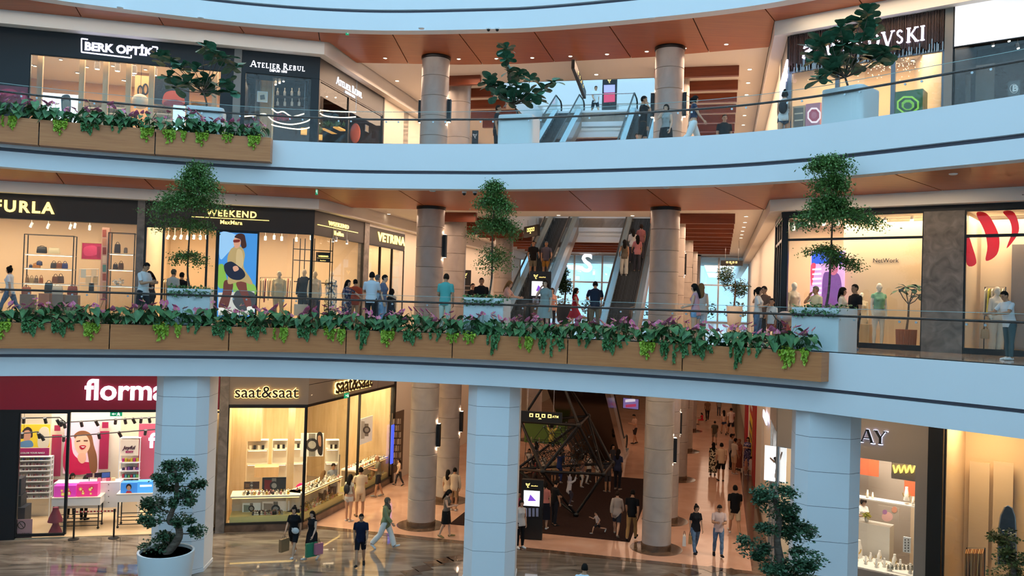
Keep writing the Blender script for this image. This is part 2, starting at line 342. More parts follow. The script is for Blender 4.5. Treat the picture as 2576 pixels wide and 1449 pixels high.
# ------------------------------------------------------------------ balcony edge
_e=[(-22.5, 15.6), (-20.4, 18.6), (-17.4, 21.2), (-14.1, 23.05), (-11.2, 24.1), (-8.1, 24.92), (-5.0, 25.15), (-1.5, 24.7), (0.15, 24.33), (2.9, 23.35), (5.45, 22.2), (7.2, 20.95), (8.3, 19.8), (9.45, 18.5), (10.6, 17.15), (11.7, 15.4), (12.7, 13.0), (13.2, 10.4)]
_ep=catmull([Vector(p)for p in _e], 8)
def resample(P, step):
 out=[P[0].copy()];need=step;acc=0.0
 for a, b in zip(P, P[1:]):
  L=(b-a).length;pos=0.0
  while L-pos>=need:pos+=need;out.append(a.lerp(b, pos/L));need=step
  need-=(L-pos)
 out.append(P[-1].copy());return out
def with_normals(P, toward=Vector((0, 6))):
 out=[]
 for i, p in enumerate(P):
  t=(P[min(i+1, len(P)-1)]-P[max(i-1, 0)]).normalized();n=Vector((-t.y, t.x))
  if n.dot(toward-p)<0:n=-n
  out.append((p, n))
 return out
EDGE=with_normals(resample(_ep, 0.25));EN=len(EDGE)
def edge_i(px, z, off=0.0):
 """index along the edge whose point at that offset and height shows at the column px"""
 best=0;bd=1e9
 for i, (p, n)in enumerate(EDGE):
  q=p+n*off;x, _=proj((q.x, q.y, z))
  if q.y>8 and abs(x-px)<bd:bd=abs(x-px);best=i
 return best
def epos(f):
 f=max(0, min(EN-1.001, f));i=int(f);t=f-i;return EDGE[i][0].lerp(EDGE[i+1][0], t), EDGE[i][1].lerp(EDGE[i+1][1], t).normalized()
def seg(f0, f1):
 return[epos(f0)]+[EDGE[i]for i in range(int(f0)+1, int(math.ceil(f1)))]+[epos(f1)]
def struct(name, mb, mt, parent=None, smooth=None):
 o=mb.build(name, mt, parent, smooth)
 if parent is None:o['kind']='structure'
 return o
_tn=[0]
def trim(mb, mt, smooth=None):
 _tn[0]+=1;return struct('trim_%d'%_tn[0], mb, mt, smooth=smooth)
def fascia(off, z0, z1, g0, g1, top):
 for(a, b, o, m)in((z0, z1, 0.0, 'plaster'), (g0, g1, -0.1, 'groove'), (g1, top, 0.02, 'plaster')):
  trim(MB().sweep(EDGE, [(off+o, a), (off+o, b), (off-0.42, b), (off-0.42, a)]), m, smooth=30)
fascia(0, 5.90, 6.42, 6.42, 6.51, 7.39)
fascia(0, 11.68, 12.12, 12.12, 12.22, 13.02)
fascia(-2.5, 17.27, 17.86, 17.86, 17.96, 19.2)
# ------------------------------------------------------------------ floors and slabs
A_V0, A_V1, A_U0, A_U1=4.3, 14.6, 0.9, 7.8
def slab(z, th, mt, holes=True, off=-0.3, void=(A_U0, A_U1, A_V0, A_V1), back=44):
 u0, u1, v0, v1=void
 mb=MB();pts=[p+n*off for p, n in EDGE[::2]]
 fr=[Vector(H(25, -12)[:2]), Vector(H(25, v0)[:2]), Vector(H(-22, v0)[:2])]
 pts=[q for q in pts if q.y>14]
 mb.prism([(q.x, q.y)for q in pts+[Vector((17.5, 16)), Vector(H(21, v0)[:2]), Vector(H(-20, v0)[:2])]], z-th, z)
 for a, b, c, d in((-20, u0, v0, back), (u1, 21, v0, back), (u0, u1, v1, back)):
  mb.prism([tuple(H(a, c)[:2]), tuple(H(b, c)[:2]), tuple(H(b, d)[:2]), tuple(H(a, d)[:2])], z-th, z)
 return mb
struct('floor', slab(Z1, 0.55, None, void=(2.85, 5.95, 4.8, 13.0)), 'floor_upper')
struct('floor', slab(Z2, 0.5, None), 'floor_upper')
struct('floor', slab(Z3, 0.5, None, off=-2.8), 'floor_upper')
f0=MB();f0.prism([(-32, 2), (24, 2), (24, 36), tuple(H(25, -1.75)[:2]), tuple(H(-25, -1.75)[:2]), (-32, 34)], -0.3, 0.0)
struct('floor', f0, 'marble_dark')
struct('floor', MB().box((0, 45, -0.2), (60, 110, 0.39)), 'shop_grey_floor' if mat('shop_grey_floor', '#8d7d6c', 0.3)else None)
fc=MB();fc.prism([tuple(H(-3.75, -1.4)[:2]), tuple(H(11.75, -1.4)[:2]), tuple(H(11.75, 75)[:2]), tuple(H(-3.75, 75)[:2])], -0.3, 0.004);struct('floor', fc, 'marble_cream')
fb=MB();fb.prism([tuple(H(-25, -1.75)[:2]), tuple(H(25, -1.75)[:2]), tuple(H(25, -1.4)[:2]), tuple(H(-25, -1.4)[:2])], -0.3, 0.006);trim(fb, 'marble_brown')
fb=MB();fb.prism([tuple(H(11.75, -1.4)[:2]), tuple(H(12.6, -1.4)[:2]), tuple(H(12.6, 75)[:2]), tuple(H(11.75, 75)[:2])], -0.3, 0.003);trim(fb, 'marble_brown')
cp=MB();cp.prism([tuple(H(*q)[:2])for q in((0.95, 0.5), (7.65, 0.5), (7.65, 11.5), (0.95, 11.5))], 0.004, 0.02)
one('play_carpet', cp, 'carpet', 'large dark brown carpet under the climbing frame', 'carpet')
_fl=struct_root('floor')
for(x, y)in((1003, 1455), (1035, 1441), (1063, 1430), (1092, 1418), (1118, 1410), (1148, 1404), (1690, 1452), (1735, 1440), (1790, 1432), (1840, 1438)):
 p=at_z(x, y, 0);t=MB().box((p.x, p.y, 0.001), (0.52, 0.52, 0.012), rz=0.55);t.build('floor_tile', 'marble_brown', _fl)
for x, y in((300, 1449), (620, 1449)):
 pass
# ------------------------------------------------------------------ shop fronts, plan lines shared by all storeys
F1, F2=H(-3.75, -2.05), H(-3.75, 30)
R1=H(12.4, -2.0)
FL=Frame((-24.0, 25.93), F1)
FLS=Frame(F1, F2, out_hint=(-U.x, -U.y))
FR=Frame(R1, (17.6, 18.9))
FRS=Frame(R1, H(12.4, 60), out_hint=(U.x, U.y))
# ------------------------------------------------------------------ wooden ceilings with separate panels
def wood_ceiling(z, off, inner, joints, soff):
 root=struct_root('ceiling', (0, 24, z));lip=off-0.40
 outer=[(p+n*lip)for p, n in EDGE]
 inn=[Vector((p.x, p.y))for p in inner];inn=resample(inn, 0.08)
 def near(P, q):return min(range(len(P)), key=lambda i:(P[i]-q).length_squared)
 J=[]
 for(x0, y0, x1, y1)in joints:
  a=at_z(x0, y0, z);b=at_z(x1, y1, z);J.append((near(outer, Vector(a[:2])), near(inn, Vector(b[:2]))))
 io=next(i for i in range(EN)if outer[i].x>-19.5);il=near(inn, Vector((-19.5, 26.3)))
 ie=next(i for i in range(EN-1, 0, -1)if outer[i].y>16.5)
 J=[(io, 0)]+sorted(J)+[(ie, len(inn)-1)]
 for(a, b), (c, d)in zip(J, J[1:]):
  if c<=a or d<=b:continue
  po=outer[a:c+1];pi=inn[b:d+1]
  def cut(P, g):
   if len(P)<2:return P
   P=list(P);P[0]=P[0]+(P[1]-P[0]).normalized()*g;P[-1]=P[-1]+(P[-2]-P[-1]).normalized()*g;return P
  po=cut(po, 0.018);pi=cut(pi, 0.018)
  step=max(1, len(pi)//30);keep=[p for i, p in enumerate(pi)if i in(0, len(pi)-1)or i%step==0 or(0<i<len(pi)-1 and(pi[i]-pi[i-1]).normalized().dot((pi[i+1]-pi[i]).normalized())<0.99)]
  mb=MB().prism([(p.x, p.y)for p in po+keep[::-1]], z, z+0.05);mb.build('ceiling_panel', 'wood_ceiling', root)
 bk=MB().prism([(p.x, p.y)for p in outer[io:ie+1:3]+[inn[-1]]+inn[::-6]], z+0.06, z+0.1);bk.build('joint_backing', 'soft_black', root)
 k1=near(inn, Vector(H(-3.35, -2.35)[:2]));k4=near(inn, Vector(H(11.95, -2.2)[:2]))
 left=inn[:k1+1:4]+[inn[k1]];right=[inn[k4]]+inn[k4::4]
 mb=MB();mb.prism([(p.x, p.y)for p in left]+[tuple(H(-3.35, 30)[:2]), tuple(H(-3.8, 30)[:2]), tuple((F1-Vector((0, 0, 0)))[:2]), (-24.0, 25.95)], soff, z+0.5);trim(mb, 'ceiling_white')
 mb=MB();mb.prism([(p.x, p.y)for p in right]+[(17.6, 18.9), tuple(R1[:2]), tuple(H(12.45, 60)[:2]), tuple(H(11.95, 60)[:2])], soff, z+0.5);trim(mb, 'ceiling_white')
 return root
def inner_line(z, pix):
 P=[at_z(x, y, z)for x, y in pix];return[Vector((-24.0, 25.55))]+P
KL=[H(-3.35, -2.38), H(-3.33, 0.25), H(0.6, 1.05), H(2.8, 1.25), H(7.9, 1.05), H(11.95, 0.45), H(11.95, -2.2)]
def inner_for():
 a=FL.n3*0.45
 return[Vector((-24.0, 25.93))+Vector(a[:2]), Vector(H(-3.75, -2.05)[:2])+Vector(a[:2])+Vector((0.35, 0.08))]+[Vector(p[:2])for p in KL[1:]]+[Vector((17.6, 18.9))+Vector(FR.n3[:2])*0.45]
_inn=[Vector((p.x, p.y, 0))for p in inner_for()]
ZW1, ZW2, ZS1, ZS2, ZH1, ZH2=11.82, 17.43, 11.46, 16.98, 11.95, 17.55
J2=[(196, 12, 203, 43), (404, 39, 417, 72), (600, 58, 616, 91), (790, 70, 807, 102), (972, 76, 1026, 160), (1155, 76, 1211, 160), (1342, 80, 1397, 157), (1537, 72, 1588, 146), (1746, 45, 1785, 130), (1919, 13, 1948, 51), (2158, -20, 2173, 14)]
J1=[(139, 436, 165, 466), (370, 452, 398, 482), (607, 464, 653, 495), (797, 472, 880, 521), (1000, 479, 1085, 528), (1215, 482, 1290, 531), (1438, 483, 1488, 531), (1625, 478, 1700, 531), (1800, 472, 1920, 527), (2013, 460, 2090, 496), (2274, 444, 2376, 484)]
wood_ceiling(ZW1, 0, _inn, J1, ZS1)
wood_ceiling(ZW2, -2.5, _inn, J2, ZS2)
def hall_ceiling(z):
 mb=MB()
 fr=[H(-3.33, 0.3), H(0.6, 1.1), H(2.8, 1.3), H(7.9, 1.1), H(11.95, 0.5), H(11.95, A_V0), H(-3.33, A_V0)]
 mb.prism([tuple(p[:2])for p in fr], z, z+0.3)
 for a, b, c, d in((-3.33, A_U0, A_V0, 44), (A_U1, 11.95, A_V0, 44), (A_U0, A_U1, A_V1, 44)):
  mb.prism([tuple(H(a, c)[:2]), tuple(H(b, c)[:2]), tuple(H(b, d)[:2]), tuple(H(a, d)[:2])], z, z+0.3)
 struct('ceiling', mb, 'ceiling_white')
 mb=MB()
 for a, b in(((A_U0, A_V0), (A_U1, A_V0)), ((A_U0, A_V0), (A_U0, A_V1)), ((A_U1, A_V0), (A_U1, A_V1))):
  p, q=H(*a), H(*b);e=(q-p).normalized();n=Vector((-e.y, e.x, 0))*0.04
  mb.hexa([p-n+Vector((0, 0, z)), q-n+Vector((0, 0, z)), q+n+Vector((0, 0, z)), p+n+Vector((0, 0, z))], [p-n+Vector((0, 0, z+1.15)), q-n+Vector((0, 0, z+1.15)), q+n+Vector((0, 0, z+1.15)), p+n+Vector((0, 0, z+1.15))])
 trim(mb, 'plaster')
 zt=z+1.1
 far=MB();p0, p1=H(A_U0-0.3, A_V1), H(A_U1+0.3, A_V1)
 g=Frame(p0, p1)
 for(a, b, d0, m)in((z-0.28, z+0.10, 0, 'plaster'), (z+0.10, z+0.2, 0.08, 'groove'), (z+0.2, zt+0.06, 0, 'plaster')):
  mb=MB();g.box(mb, 0, g.len, d0, 0.3, a, b);trim(mb, m)
hall_ceiling(ZH1);hall_ceiling(ZH2)
mb=MB().prism([tuple(H(*q)[:2])for q in((-3.75, -2.3), (12.4, -2.3), (12.4, 75), (-3.75, 75))], 6.25, 6.5);struct('ceiling', mb, 'ceiling_white')
mb=MB().prism([(p+n*-0.3)[:]for p, n in EDGE[8:-8:3]]+[tuple(R1[:2]), tuple(H(12.4, -1)[:2]), tuple(H(-3.7, -1)[:2]), tuple(F1[:2]), (-24, 25.9)], 6.1, 6.3);struct('ceiling', mb, 'ceiling_white')
for zc, lvl in((ZH1, 'middle'), (ZH2, 'upper')):
 for k in range(10):
  v=3.05+2.05*k
  spans=[(-1.4, A_U0-0.05, 'left'), (A_U1+0.05, 11.0, 'right')]+([(A_U0, A_U1, 'middle')]if v>A_V1+0.4 else[])
  for a, b, side in spans:
   if lvl=='upper' and k>6:continue
   p, q=H(a, v), H(b, v);g=Frame(p, q);mb=MB();g.box(mb, 0, g.len, -0.1, 0.1, zc-0.38, zc)
   o=mb.build('ceiling_beam', 'wood_beam');o['kind']='structure'
# ------------------------------------------------------------------ end walls of the hall and outside ground
gw=Frame(H(-3.75, 30), H(12.4, 30))
wroot=struct_root('window_1', tuple(gw.pt(0, 0, Z1)))
for k in range(9):
 s=gw.len*k/8;mb=MB();gw.box(mb, s-0.06, s+0.06, -0.08, 0.08, Z1, ZH1);mb.build('mullion', 'steel', wroot)
for zz in(Z1+0.05, Z1+2.6, ZH1-0.05):
 mb=MB();gw.box(mb, 0, gw.len, -0.06, 0.06, zz-0.05, zz+0.05);mb.build('transom', 'steel', wroot)
for k in range(8):
 a=gw.len*k/8+0.07;b=gw.len*(k+1)/8-0.07;mb=MB();gw.box(mb, a, b, -0.01, 0.01, Z1+0.1, ZH1-0.1);mb.build('pane', 'roof_glass', wroot)
mb=MB().prism([tuple(H(*q)[:2])for q in((-12, 30.2), (20, 30.2), (20, 43.5), (-12, 43.5))], Z1-0.3, Z1-0.02);struct('floor', mb, 'grey_wall')
mb=MB().prism([tuple(H(*q)[:2])for q in((-3.75, 60), (12.4, 60), (12.4, 60.3), (-3.75, 60.3))], 0, 6.3);struct('wall_back', mb, 'cream')
for z0, z1 in((0, 6.3), (Z1, ZS1), (Z2, ZS2)):
 mb=MB();FLS.box(mb, 8.4, 75 if z0==0 else 32, 0.0, 0.25, z0, z1);struct('wall_left', mb, 'cream')
 mb=MB();FRS.box(mb, 3.2, 75 if z0==0 else 32, 0.0, 0.25, z0, z1);struct('wall_right', mb, 'cream')
mb=MB();mb.box((0, -9.2, 9.5), (64, 0.4, 19));struct('wall_front', mb, 'plaster')
# ------------------------------------------------------------------ round stone columns
def ring_mesh(r, h, n=40):
 b=0.012;return MB().lathe([(r-0.02, 0), (r-b, 0.004), (r, b+0.004), (r, h-b-0.004), (r-b, h-0.004), (r-0.02, h)], n=n).mesh('drum', 40, True)
DR={}
def round_column(u, v, z0, z1, r, hgt, label, first=None, cap=True, base=False):
 t=thing('stone_column', H(u, v, z0), label, 'column')
 z=0.0
 if base:
  MB().lathe([(r+0.02, 0.0), (r+0.02, 0.2), (r, 0.21)], n=40).build('base_ring', 'marble_brown', t, 40, local=True)
  MB().lathe([(0.9, 0.004), (0.9, 0.012), (0.88, 0.014)], n=48).build('floor_disc', 'marble_brown', t, 40, local=True);z=0.2
 H1=z1-z0-(0.1 if cap else 0)
 while z<H1-0.02:
  h=min(hgt, H1-z)
  if H1-z-h<0.15:h=H1-z
  key=(round(r, 3), round(h, 3))
  if key not in DR:DR[key]=ring_mesh(r, h);DR[key].materials.append(MATS['column_stone'])
  o=link_mesh('drum', DR[key], t);o.location=(0, 0, z);o.rotation_euler=(0, 0, z*1.7);z+=h
 if cap:MB().lathe([(r+0.03, H1), (r+0.03, H1+0.1)], n=40).build('black_cap', 'black', t, 40, local=True)  # black cap where the column meets the ceiling
 return t
def sconce(u, v, z, r, side, label, power=3.0):
 """dark half-round wall lamp on a column, light up and down; side is the compass angle in hall axes"""
 a=side+HALL_ROT;c=H(u, v, z);dv=Vector((math.cos(a), math.sin(a), 0));p=c+dv*(r+0.055)
 t=thing('wall_lamp', p, label, 'lamp', rz=a)
 MB().box((0, 0, 0.42), (0.11, 0.2, 0.84)).box((-0.04, 0, 0.42), (0.06, 0.26, 0.7)).build('housing', 'dark_steel', t, local=True)
 MB().box((0, 0, 0.845), (0.08, 0.15, 0.01)).build('lens', 'lamp_warm', t, local=True);MB().box((0, 0, -0.005), (0.08, 0.15, 0.01)).build('lens', 'lamp_warm', t, local=True)
 for zz in(0.93, -0.09):
  l=bpy.data.lights.new('wall_lamp_light', 'POINT');l.energy=power;l.color=WARM;l.shadow_soft_size=0.03
  o=bpy.data.objects.new('wall_lamp_light', l);COL.objects.link(o);o.parent=t;o.location=(0.03, 0, zz)
UR=8.61
cols=[(0, 0, 0.515), (UR, 0.06, 0.50), (-0.35, 4.0, 0.49), (UR+0.05, 4.0, 0.49), (UR+0.1, 12.2, 0.48), (-0.35, 12.2, 0.48), (UR+0.1, 20.4, 0.48), (-0.3, 20.4, 0.48), (UR+0.1, 28.6, 0.48)]
nm=['front left', 'front right', 'second left', 'second right', 'third right', 'third left', 'fourth right', 'fourth left', 'fifth right']
for(u, v, r), n in zip(cols, nm):
 sh=0.0
 for z0, z1, hg, lv in((0, 6.25, 0.82, 'ground floor'), (Z1, ZW1 if v<1 else ZH1, 0.74, 'middle storey'), (Z2, ZW2 if v<1 else ZH2, 0.74, 'upper storey')):
  if lv=='upper storey' and v>15:continue
  round_column(u, v, z0, z1, r, hg, f'{n} round stone column of the hall on the {lv}', cap=z0>0, base=z0==0)
PI=math.pi
for(u, v, z, r, a, lab)in((0, 0, 2.95, 0.515, 0.05, 'dark lamp on the front left column, ground floor'), (0, 0, Z1+2.6, 0.515, 0.05, 'dark lamp on the front left column, middle storey'), (0, 0, Z2+2.05, 0.515, 0.1, 'dark lamp on the right of the front left column, upper storey'), (0, 0, Z2+2.05, 0.515, PI-0.1, 'dark lamp on the left of the front left column, upper storey'), (UR, 0, Z2+2.05, 0.5, 0.1, 'dark lamp on the right of the front right column, upper storey'), (UR, 0, Z2+2.05, 0.5, PI-0.1, 'dark lamp on the left of the front right column, upper storey'), (UR, 0.06, 3.0, 0.5, 0.25, 'dark lamp on the front right column, ground floor'), (UR, 4, 3.4, 0.49, 0.3, 'dark lamp on the second right column, ground floor'), (UR, 12.2, 3.4, 0.48, 0.3, 'dark lamp on the third right column, ground floor'), (UR, 4, Z1+2.3, 0.49, 0.3, 'dark lamp on the second right column, middle storey'), (UR, 12.2, Z1+2.3, 0.48, 0.3, 'dark lamp on the third right column, middle storey'), (UR, 20.4, Z1+2.3, 0.48, 0.3, 'dark lamp on the fourth right column, middle storey'), (-0.35, 4, 2.9, 0.49, 0.1, 'dark lamp on the second left column, ground floor')):
 sconce(u, v, z, r, a, lab)
# ------------------------------------------------------------------ white panelled columns carrying the balcony
def white_column(xl, xr, front_y, label, off=0.0):
 w=1.55;h=w/2;c=0.29;best=None
 for p, n in EDGE:
  q=p-n*(0.3+h+off);x, _=proj((q.x, q.y, 3.0))
  if q.y>8 and(best is None or abs(x-(xl+xr)/2)<best[0]):best=(abs(x-(xl+xr)/2), q, n)
 ctr, n=best[1], best[2]
 t=thing('panelled_column', (ctr.x, ctr.y, 0), label, 'column', rz=0.3*(math.atan2(n.y, n.x)+math.pi/2))
 poly=[(-h+c, -h), (h-c, -h), (h, -h+c), (h, h-c), (h-c, h), (-h+c, h), (-h, h-c), (-h, -h+c)]
 z=0.0;me=None;hgts=[0.12]+[0.855]*7
 for k, hh in enumerate(hgts):
  sc=1.03 if k==0 else 1.0;mb=MB();mb.prism([(a*sc, b*sc)for a, b in poly], z+0.006, min(z+hh-0.006, 6.1));mb.build('cladding_block' if k else 'plinth', 'plaster', t, local=True);z+=hh
 mb=MB();mb.prism([(a*0.985, b*0.985)for a, b in poly], 0, 6.1);mb.build('core', 'groove', t, local=True)
white_column(390, 530, 0, 'white panelled column behind the left potted tree')
white_column(1170, 1302, 0, 'white panelled column in the middle of the ground floor')
white_column(1978, 2146, 0, 'white panelled column behind the right potted tree')
# ------------------------------------------------------------------ glass balustrades
def balustrade(z, zg0, zg1, zr, off, label, lvl):
 i0=edge_i(-260, z, off);i1=EN-14;p=EDGE[(i0+i1)//2][0]
 t=thing('glass_railing', (p.x, p.y, z), label, 'railing')
 MB().sweep(seg(i0, i1), [(off-0.05, zg0-0.04), (off+0.05, zg0-0.04), (off+0.05, zg0+0.02), (off-0.05, zg0+0.02)]).build('base_shoe', 'dark_steel', t)
 pts=[(q+n*(off-0.09))for q, n in seg(i0, i1)]
 MB().tube([(q.x, q.y, zr)for q in pts], 0.031, 8).build('handrail', 'handrail', t, 60)
 step=1.45/0.25;k=i0;br=MB().lathe([(0.028, -0.012), (0.028, 0.012)], n=12).mesh('bracket', None, True);br.materials.append(MATS['steel'])
 while k<i1-0.5:
  e=min(k+step, i1);sg=seg(k+0.03, e-0.03)
  MB().sweep(sg, [(off-0.006, zg0), (off+0.006, zg0), (off+0.006, zg1-0.012), (off-0.006, zg1-0.012)]).build('glass_panel', 'rail_glass', t)
  MB().sweep(sg, [(off-0.007, zg1-0.012), (off+0.007, zg1-0.012), (off+0.007, zg1), (off-0.007, zg1)]).build('panel_edge', 'glass_edge', t)
  for q in(k+0.75, e-0.75):
   b, n=epos(q);w=b+n*(off-0.03);o=link_mesh('bracket', br, t);o.location=Vector((w.x, w.y, zr-0.085))-t.location;o.rotation_euler=(math.pi/2, 0, math.atan2(n.y, n.x)-math.pi/2)
  k=e
nmat('handrail', [(0.3, '#2d1d17'), (0.8, '#46302a')], (1, 1, 1), 4, 3, 0.3)
balustrade(Z1, 7.39, EYE+0.075, EYE-0.11, -0.12, 'glass railing with dark handrail along the middle balcony', 1)
balustrade(Z2, 13.02, 14.02, 13.80, -0.12, 'glass railing with dark handrail along the upper balcony', 2)
# ------------------------------------------------------------------ escalators
glass('esc_glass', (0.86, 0.93, 0.94), 0.08)
nmat('step_metal', [(0.45, '#2c2d2f'), (0.55, '#4c4e50')], (60, 1, 1), 1, 0, 0.4)
mat('esc_side', '#8d7a6a', 0.3, 0.2);mat('esc_under', '#3a2c22', 0.12, 0.3);mat('esc_steel', '#aebac2', 0.25, 0.7)
def escalator(u, v0, z0, v1, z1, w, label, side='esc_steel', under='esc_side', steps=True, deep=0.85):
 """rises from (v0, z0) to (v1, z1); local y runs up the slope in plan"""
 sgn=1 if v1>v0 else -1
 t=thing('escalator', H(u, v0, z0), label, 'escalator', rz=HALL_ROT+(0 if sgn>0 else math.pi))
 L=abs(v1-v0);R=z1-z0;h=w/2
 line=[(-1.4, 0), (0, 0), (L, R), (L+1.4, R)]
 for s in(-1, 1):
  x0=s*(h+0.02);x1=s*(h+0.3);a, b=min(x0, x1), max(x0, x1);mb=MB()
  for(y0, q0), (y1, q1)in zip(line, line[1:]):
   mb.hexa([(a, y0, q0-0.35), (b, y0, q0-0.35), (b, y1, q1-0.35), (a, y1, q1-0.35)], [(a, y0, q0+0.2), (b, y0, q0+0.2), (b, y1, q1+0.2), (a, y1, q1+0.2)])
  mb.build('skirt', side, t, local=True)
  g=MB()
  for(y0, q0), (y1, q1)in zip(line, line[1:]):
   x=s*(h+0.14)
   g.hexa([(x-0.006, y0, q0+0.2), (x+0.006, y0, q0+0.2), (x+0.006, y1, q1+0.2), (x-0.006, y1, q1+0.2)], [(x-0.006, y0, q0+0.94), (x+0.006, y0, q0+0.94), (x+0.006, y1, q1+0.94), (x-0.006, y1, q1+0.94)])
  g.build('glass_balustrade', 'esc_glass', t, local=True)
  x=s*(h+0.14);pts=[(-1.35, 0.25), (-1.62, 0.42), (-1.68, 0.62), (-1.55, 0.88), (-1.3, 0.96), (0, 0.98), (L, R+0.98), (L+1.3, R+0.98), (L+1.58, R+0.86), (L+1.66, R+0.6), (L+1.55, R+0.35), (L+1.35, R+0.25)]
  MB().tube([(x, y, z)for y, z in pts], [(0.045, 0.03)]*len(pts), 8).build('handrail', 'rubber', t, 60, local=True)
 mb=MB()
 for(y0, q0), (y1, q1)in zip(line, line[1:]):
  mb.hexa([(-h-0.3, y0, q0-deep), (h+0.3, y0, q0-deep), (h+0.3, y1, q1-deep), (-h-0.3, y1, q1-deep)], [(-h-0.3, y0, q0-0.36), (h+0.3, y0, q0-0.36), (h+0.3, y1, q1-0.36), (-h-0.3, y1, q1-0.36)])
 mb.build('truss', under, t, local=True)
 if steps:
  n=int(R/0.21);me=MB().box((0, 0, -0.12), (w, 0.41*1.02, 0.24)).box((0, -0.2, -0.005), (w, 0.012, 0.012)).mesh('step', None, True);me.materials.append(MATS['step_metal'])
  for k in range(n+1):
   o=link_mesh('step', me, t);o.location=(0, L*(k+0.3)/n if k<n else L+0.2, R*k/n)
 for y, z in((-0.75, 0.0), (L+0.75, R)):
  MB().box((0, y, z-0.01), (w, 1.2, 0.03)).build('landing_plate', 'steel', t, local=True)
 return t
UA, UB=2.3, 6.5
escalator(UA, 4.9, Z1, 14.6, Z2, 1.0, 'left escalator from the middle to the upper storey, carrying two men down')
escalator(UB, 4.9, Z1, 14.6, Z2, 1.0, 'right escalator from the middle to the upper storey, carrying women up')
escalator(UA, 4.9, Z2, 14.6, Z3, 1.0, 'left escalator leading from the upper storey to the top')
escalator(UB, 4.9, Z2, 14.6, Z3, 1.0, 'right escalator leading from the upper storey to the top')
escalator(4.4, 17.4, 0, 4.7, Z1, 2.0, 'wide brown clad escalator rising behind the climbing frame', under='esc_under', steps=False, deep=1.25)
# ------------------------------------------------------------------ shop shells
_wn=[1]
def window_root(fr, s, z):
 _wn[0]+=1;return struct_root('window_%d'%_wn[0], tuple(fr.pt(s, 0, z)))
def glazing(fr, s0, s1, z0, z1, n=1, frame='dark_frame', fw=0.05, d=0.0, transom=None, gl='shop_glass', cuts=None):
 r=window_root(fr, s0, z0);xs=cuts if cuts else[s0+(s1-s0)*k/n for k in range(n+1)]
 zs=[z0]+([transom]if transom else[])+[z1]
 for x in xs:
  mb=MB();fr.box(mb, x-fw/2, x+fw/2, d-0.04, d+0.06, z0, z1);mb.build('window_frame', frame, r)
 for z in zs:
  mb=MB();fr.box(mb, s0, s1, d-0.035, d+0.055, z-fw/2, z+fw/2);mb.build('window_frame', frame, r)
 for a, b in zip(xs, xs[1:]):
  for p, q in zip(zs, zs[1:]):
   mb=MB();fr.box(mb, a+fw/2, b-fw/2, d-0.005, d+0.005, p+fw/2, q-fw/2);mb.build('pane', gl, r)
 return r
def room(fr, s0, s1, z0, zc, depth, wall, ceil='ceiling_white', floor=None, sides=True, d0=0.1):
 mb=MB();fr.box(mb, s0, s1, depth, depth+0.15, z0, zc);struct('wall_back', mb, wall)
 mb=MB();fr.box(mb, s0, s1, d0, depth, zc, zc+0.12);struct('ceiling', mb, ceil)
 if sides in(True, 'l'):mb=MB();fr.box(mb, s0-0.1, s0, d0, depth, z0, zc);struct('wall_left', mb, wall)
 if sides in(True, 'r'):mb=MB();fr.box(mb, s1, s1+0.1, d0, depth, z0, zc);struct('wall_right', mb, wall)
 if floor:mb=MB();fr.box(mb, s0, s1, d0-0.1, depth, z0-0.05, z0+0.03);struct('floor', mb, floor)
def band(fr, s0, s1, z0, z1, mt, d0=-0.06, d1=0.12):
 mb=MB();fr.box(mb, s0, s1, d0, d1, z0, z1);return trim(mb, mt)
SL, SE=3.0, FL.len
def sx(fr, px, py, d=0.0):return fr.hit(px, py, d)[0]
def zx(fr, px, py, d=0.0):return fr.hit(px, py, d)[1]
s_f=sx(FL, 343, 650);s_f2=sx(FL, 362, 650)
s_b=sx(FL, 588, 200);s_b2=sx(FL, 607, 200)
s_r=sx(FL, 531, 1150);s_r2=sx(FL, 571, 1150)
room(FL, SL, s_r, 0, 5.6, 6.5, 'cream', floor='shop_floor')if nmat('shop_floor', [(0.3, '#d9b98f'), (0.8, '#e6cba6')], (1, 1, 1), 1.2, 5, 0.25)else 0
zf=zx(FL, 250, 1030)
band(FL, SL, sx(FL, 553, 990), zf, 6.1, 'sign_red')
band(FL, SL, s_r, zf-0.09, zf, 'black')
band(FL, s_r2-0.3, s_r2, 0, 6.1, 'pillar_stone', -0.1, 0.2)
band(FL, SL, sx(FL, 43, 1200), 0, zf-0.09, 'sign_black', -0.06, 0.1)
glazing(FL, sx(FL, 43, 1200), sx(FL, 168, 1200), 0.12, zf-0.09, 1, 'black', 0.09)
glazing(FL, sx(FL, 531, 1200)+0.0, sx(FL, 550, 1200), 0.12, zf-0.09, 1, 'black', 0.06)
zs=zx(FL, 650, 1020);zs2=zs+0.0
room(FL, s_r2, SE, 0, 4.9, 6.5, 'oak', sides='l', floor='shop_floor')
band(FL, s_r2, SE+0.06, zs+0.04, 6.1, 'sign_taupe');band(FL, s_r2, SE+0.05, zs-0.05, zs+0.04, 'dark_frame', -0.07)
sS=8.2
for k, (a, b)in enumerate(((0, 2.15), (2.19, 6.3), (6.34, sS))):
 band(FLS, a, b, zs+0.75, 6.1, 'sign_taupe', -0.05, 0.1);band(FLS, a, b, zs+0.04, zs+0.73, 'sign_taupe', -0.05, 0.1)
band(FLS, 0, sS, zs-0.05, zs+0.04, 'dark_frame', -0.07)
band(FL, s_r2, SE, 0, 0.28, 'marble_brown', -0.02);band(FLS, 0, 3.55, 0, 0.28, 'marble_brown', -0.02);band(FLS, 4.6, sS, 0, 0.28, 'marble_brown', -0.02)
glazing(FL, s_r2, SE-0.02, 0.28, zs-0.05, 1, 'dark_frame', 0.07)
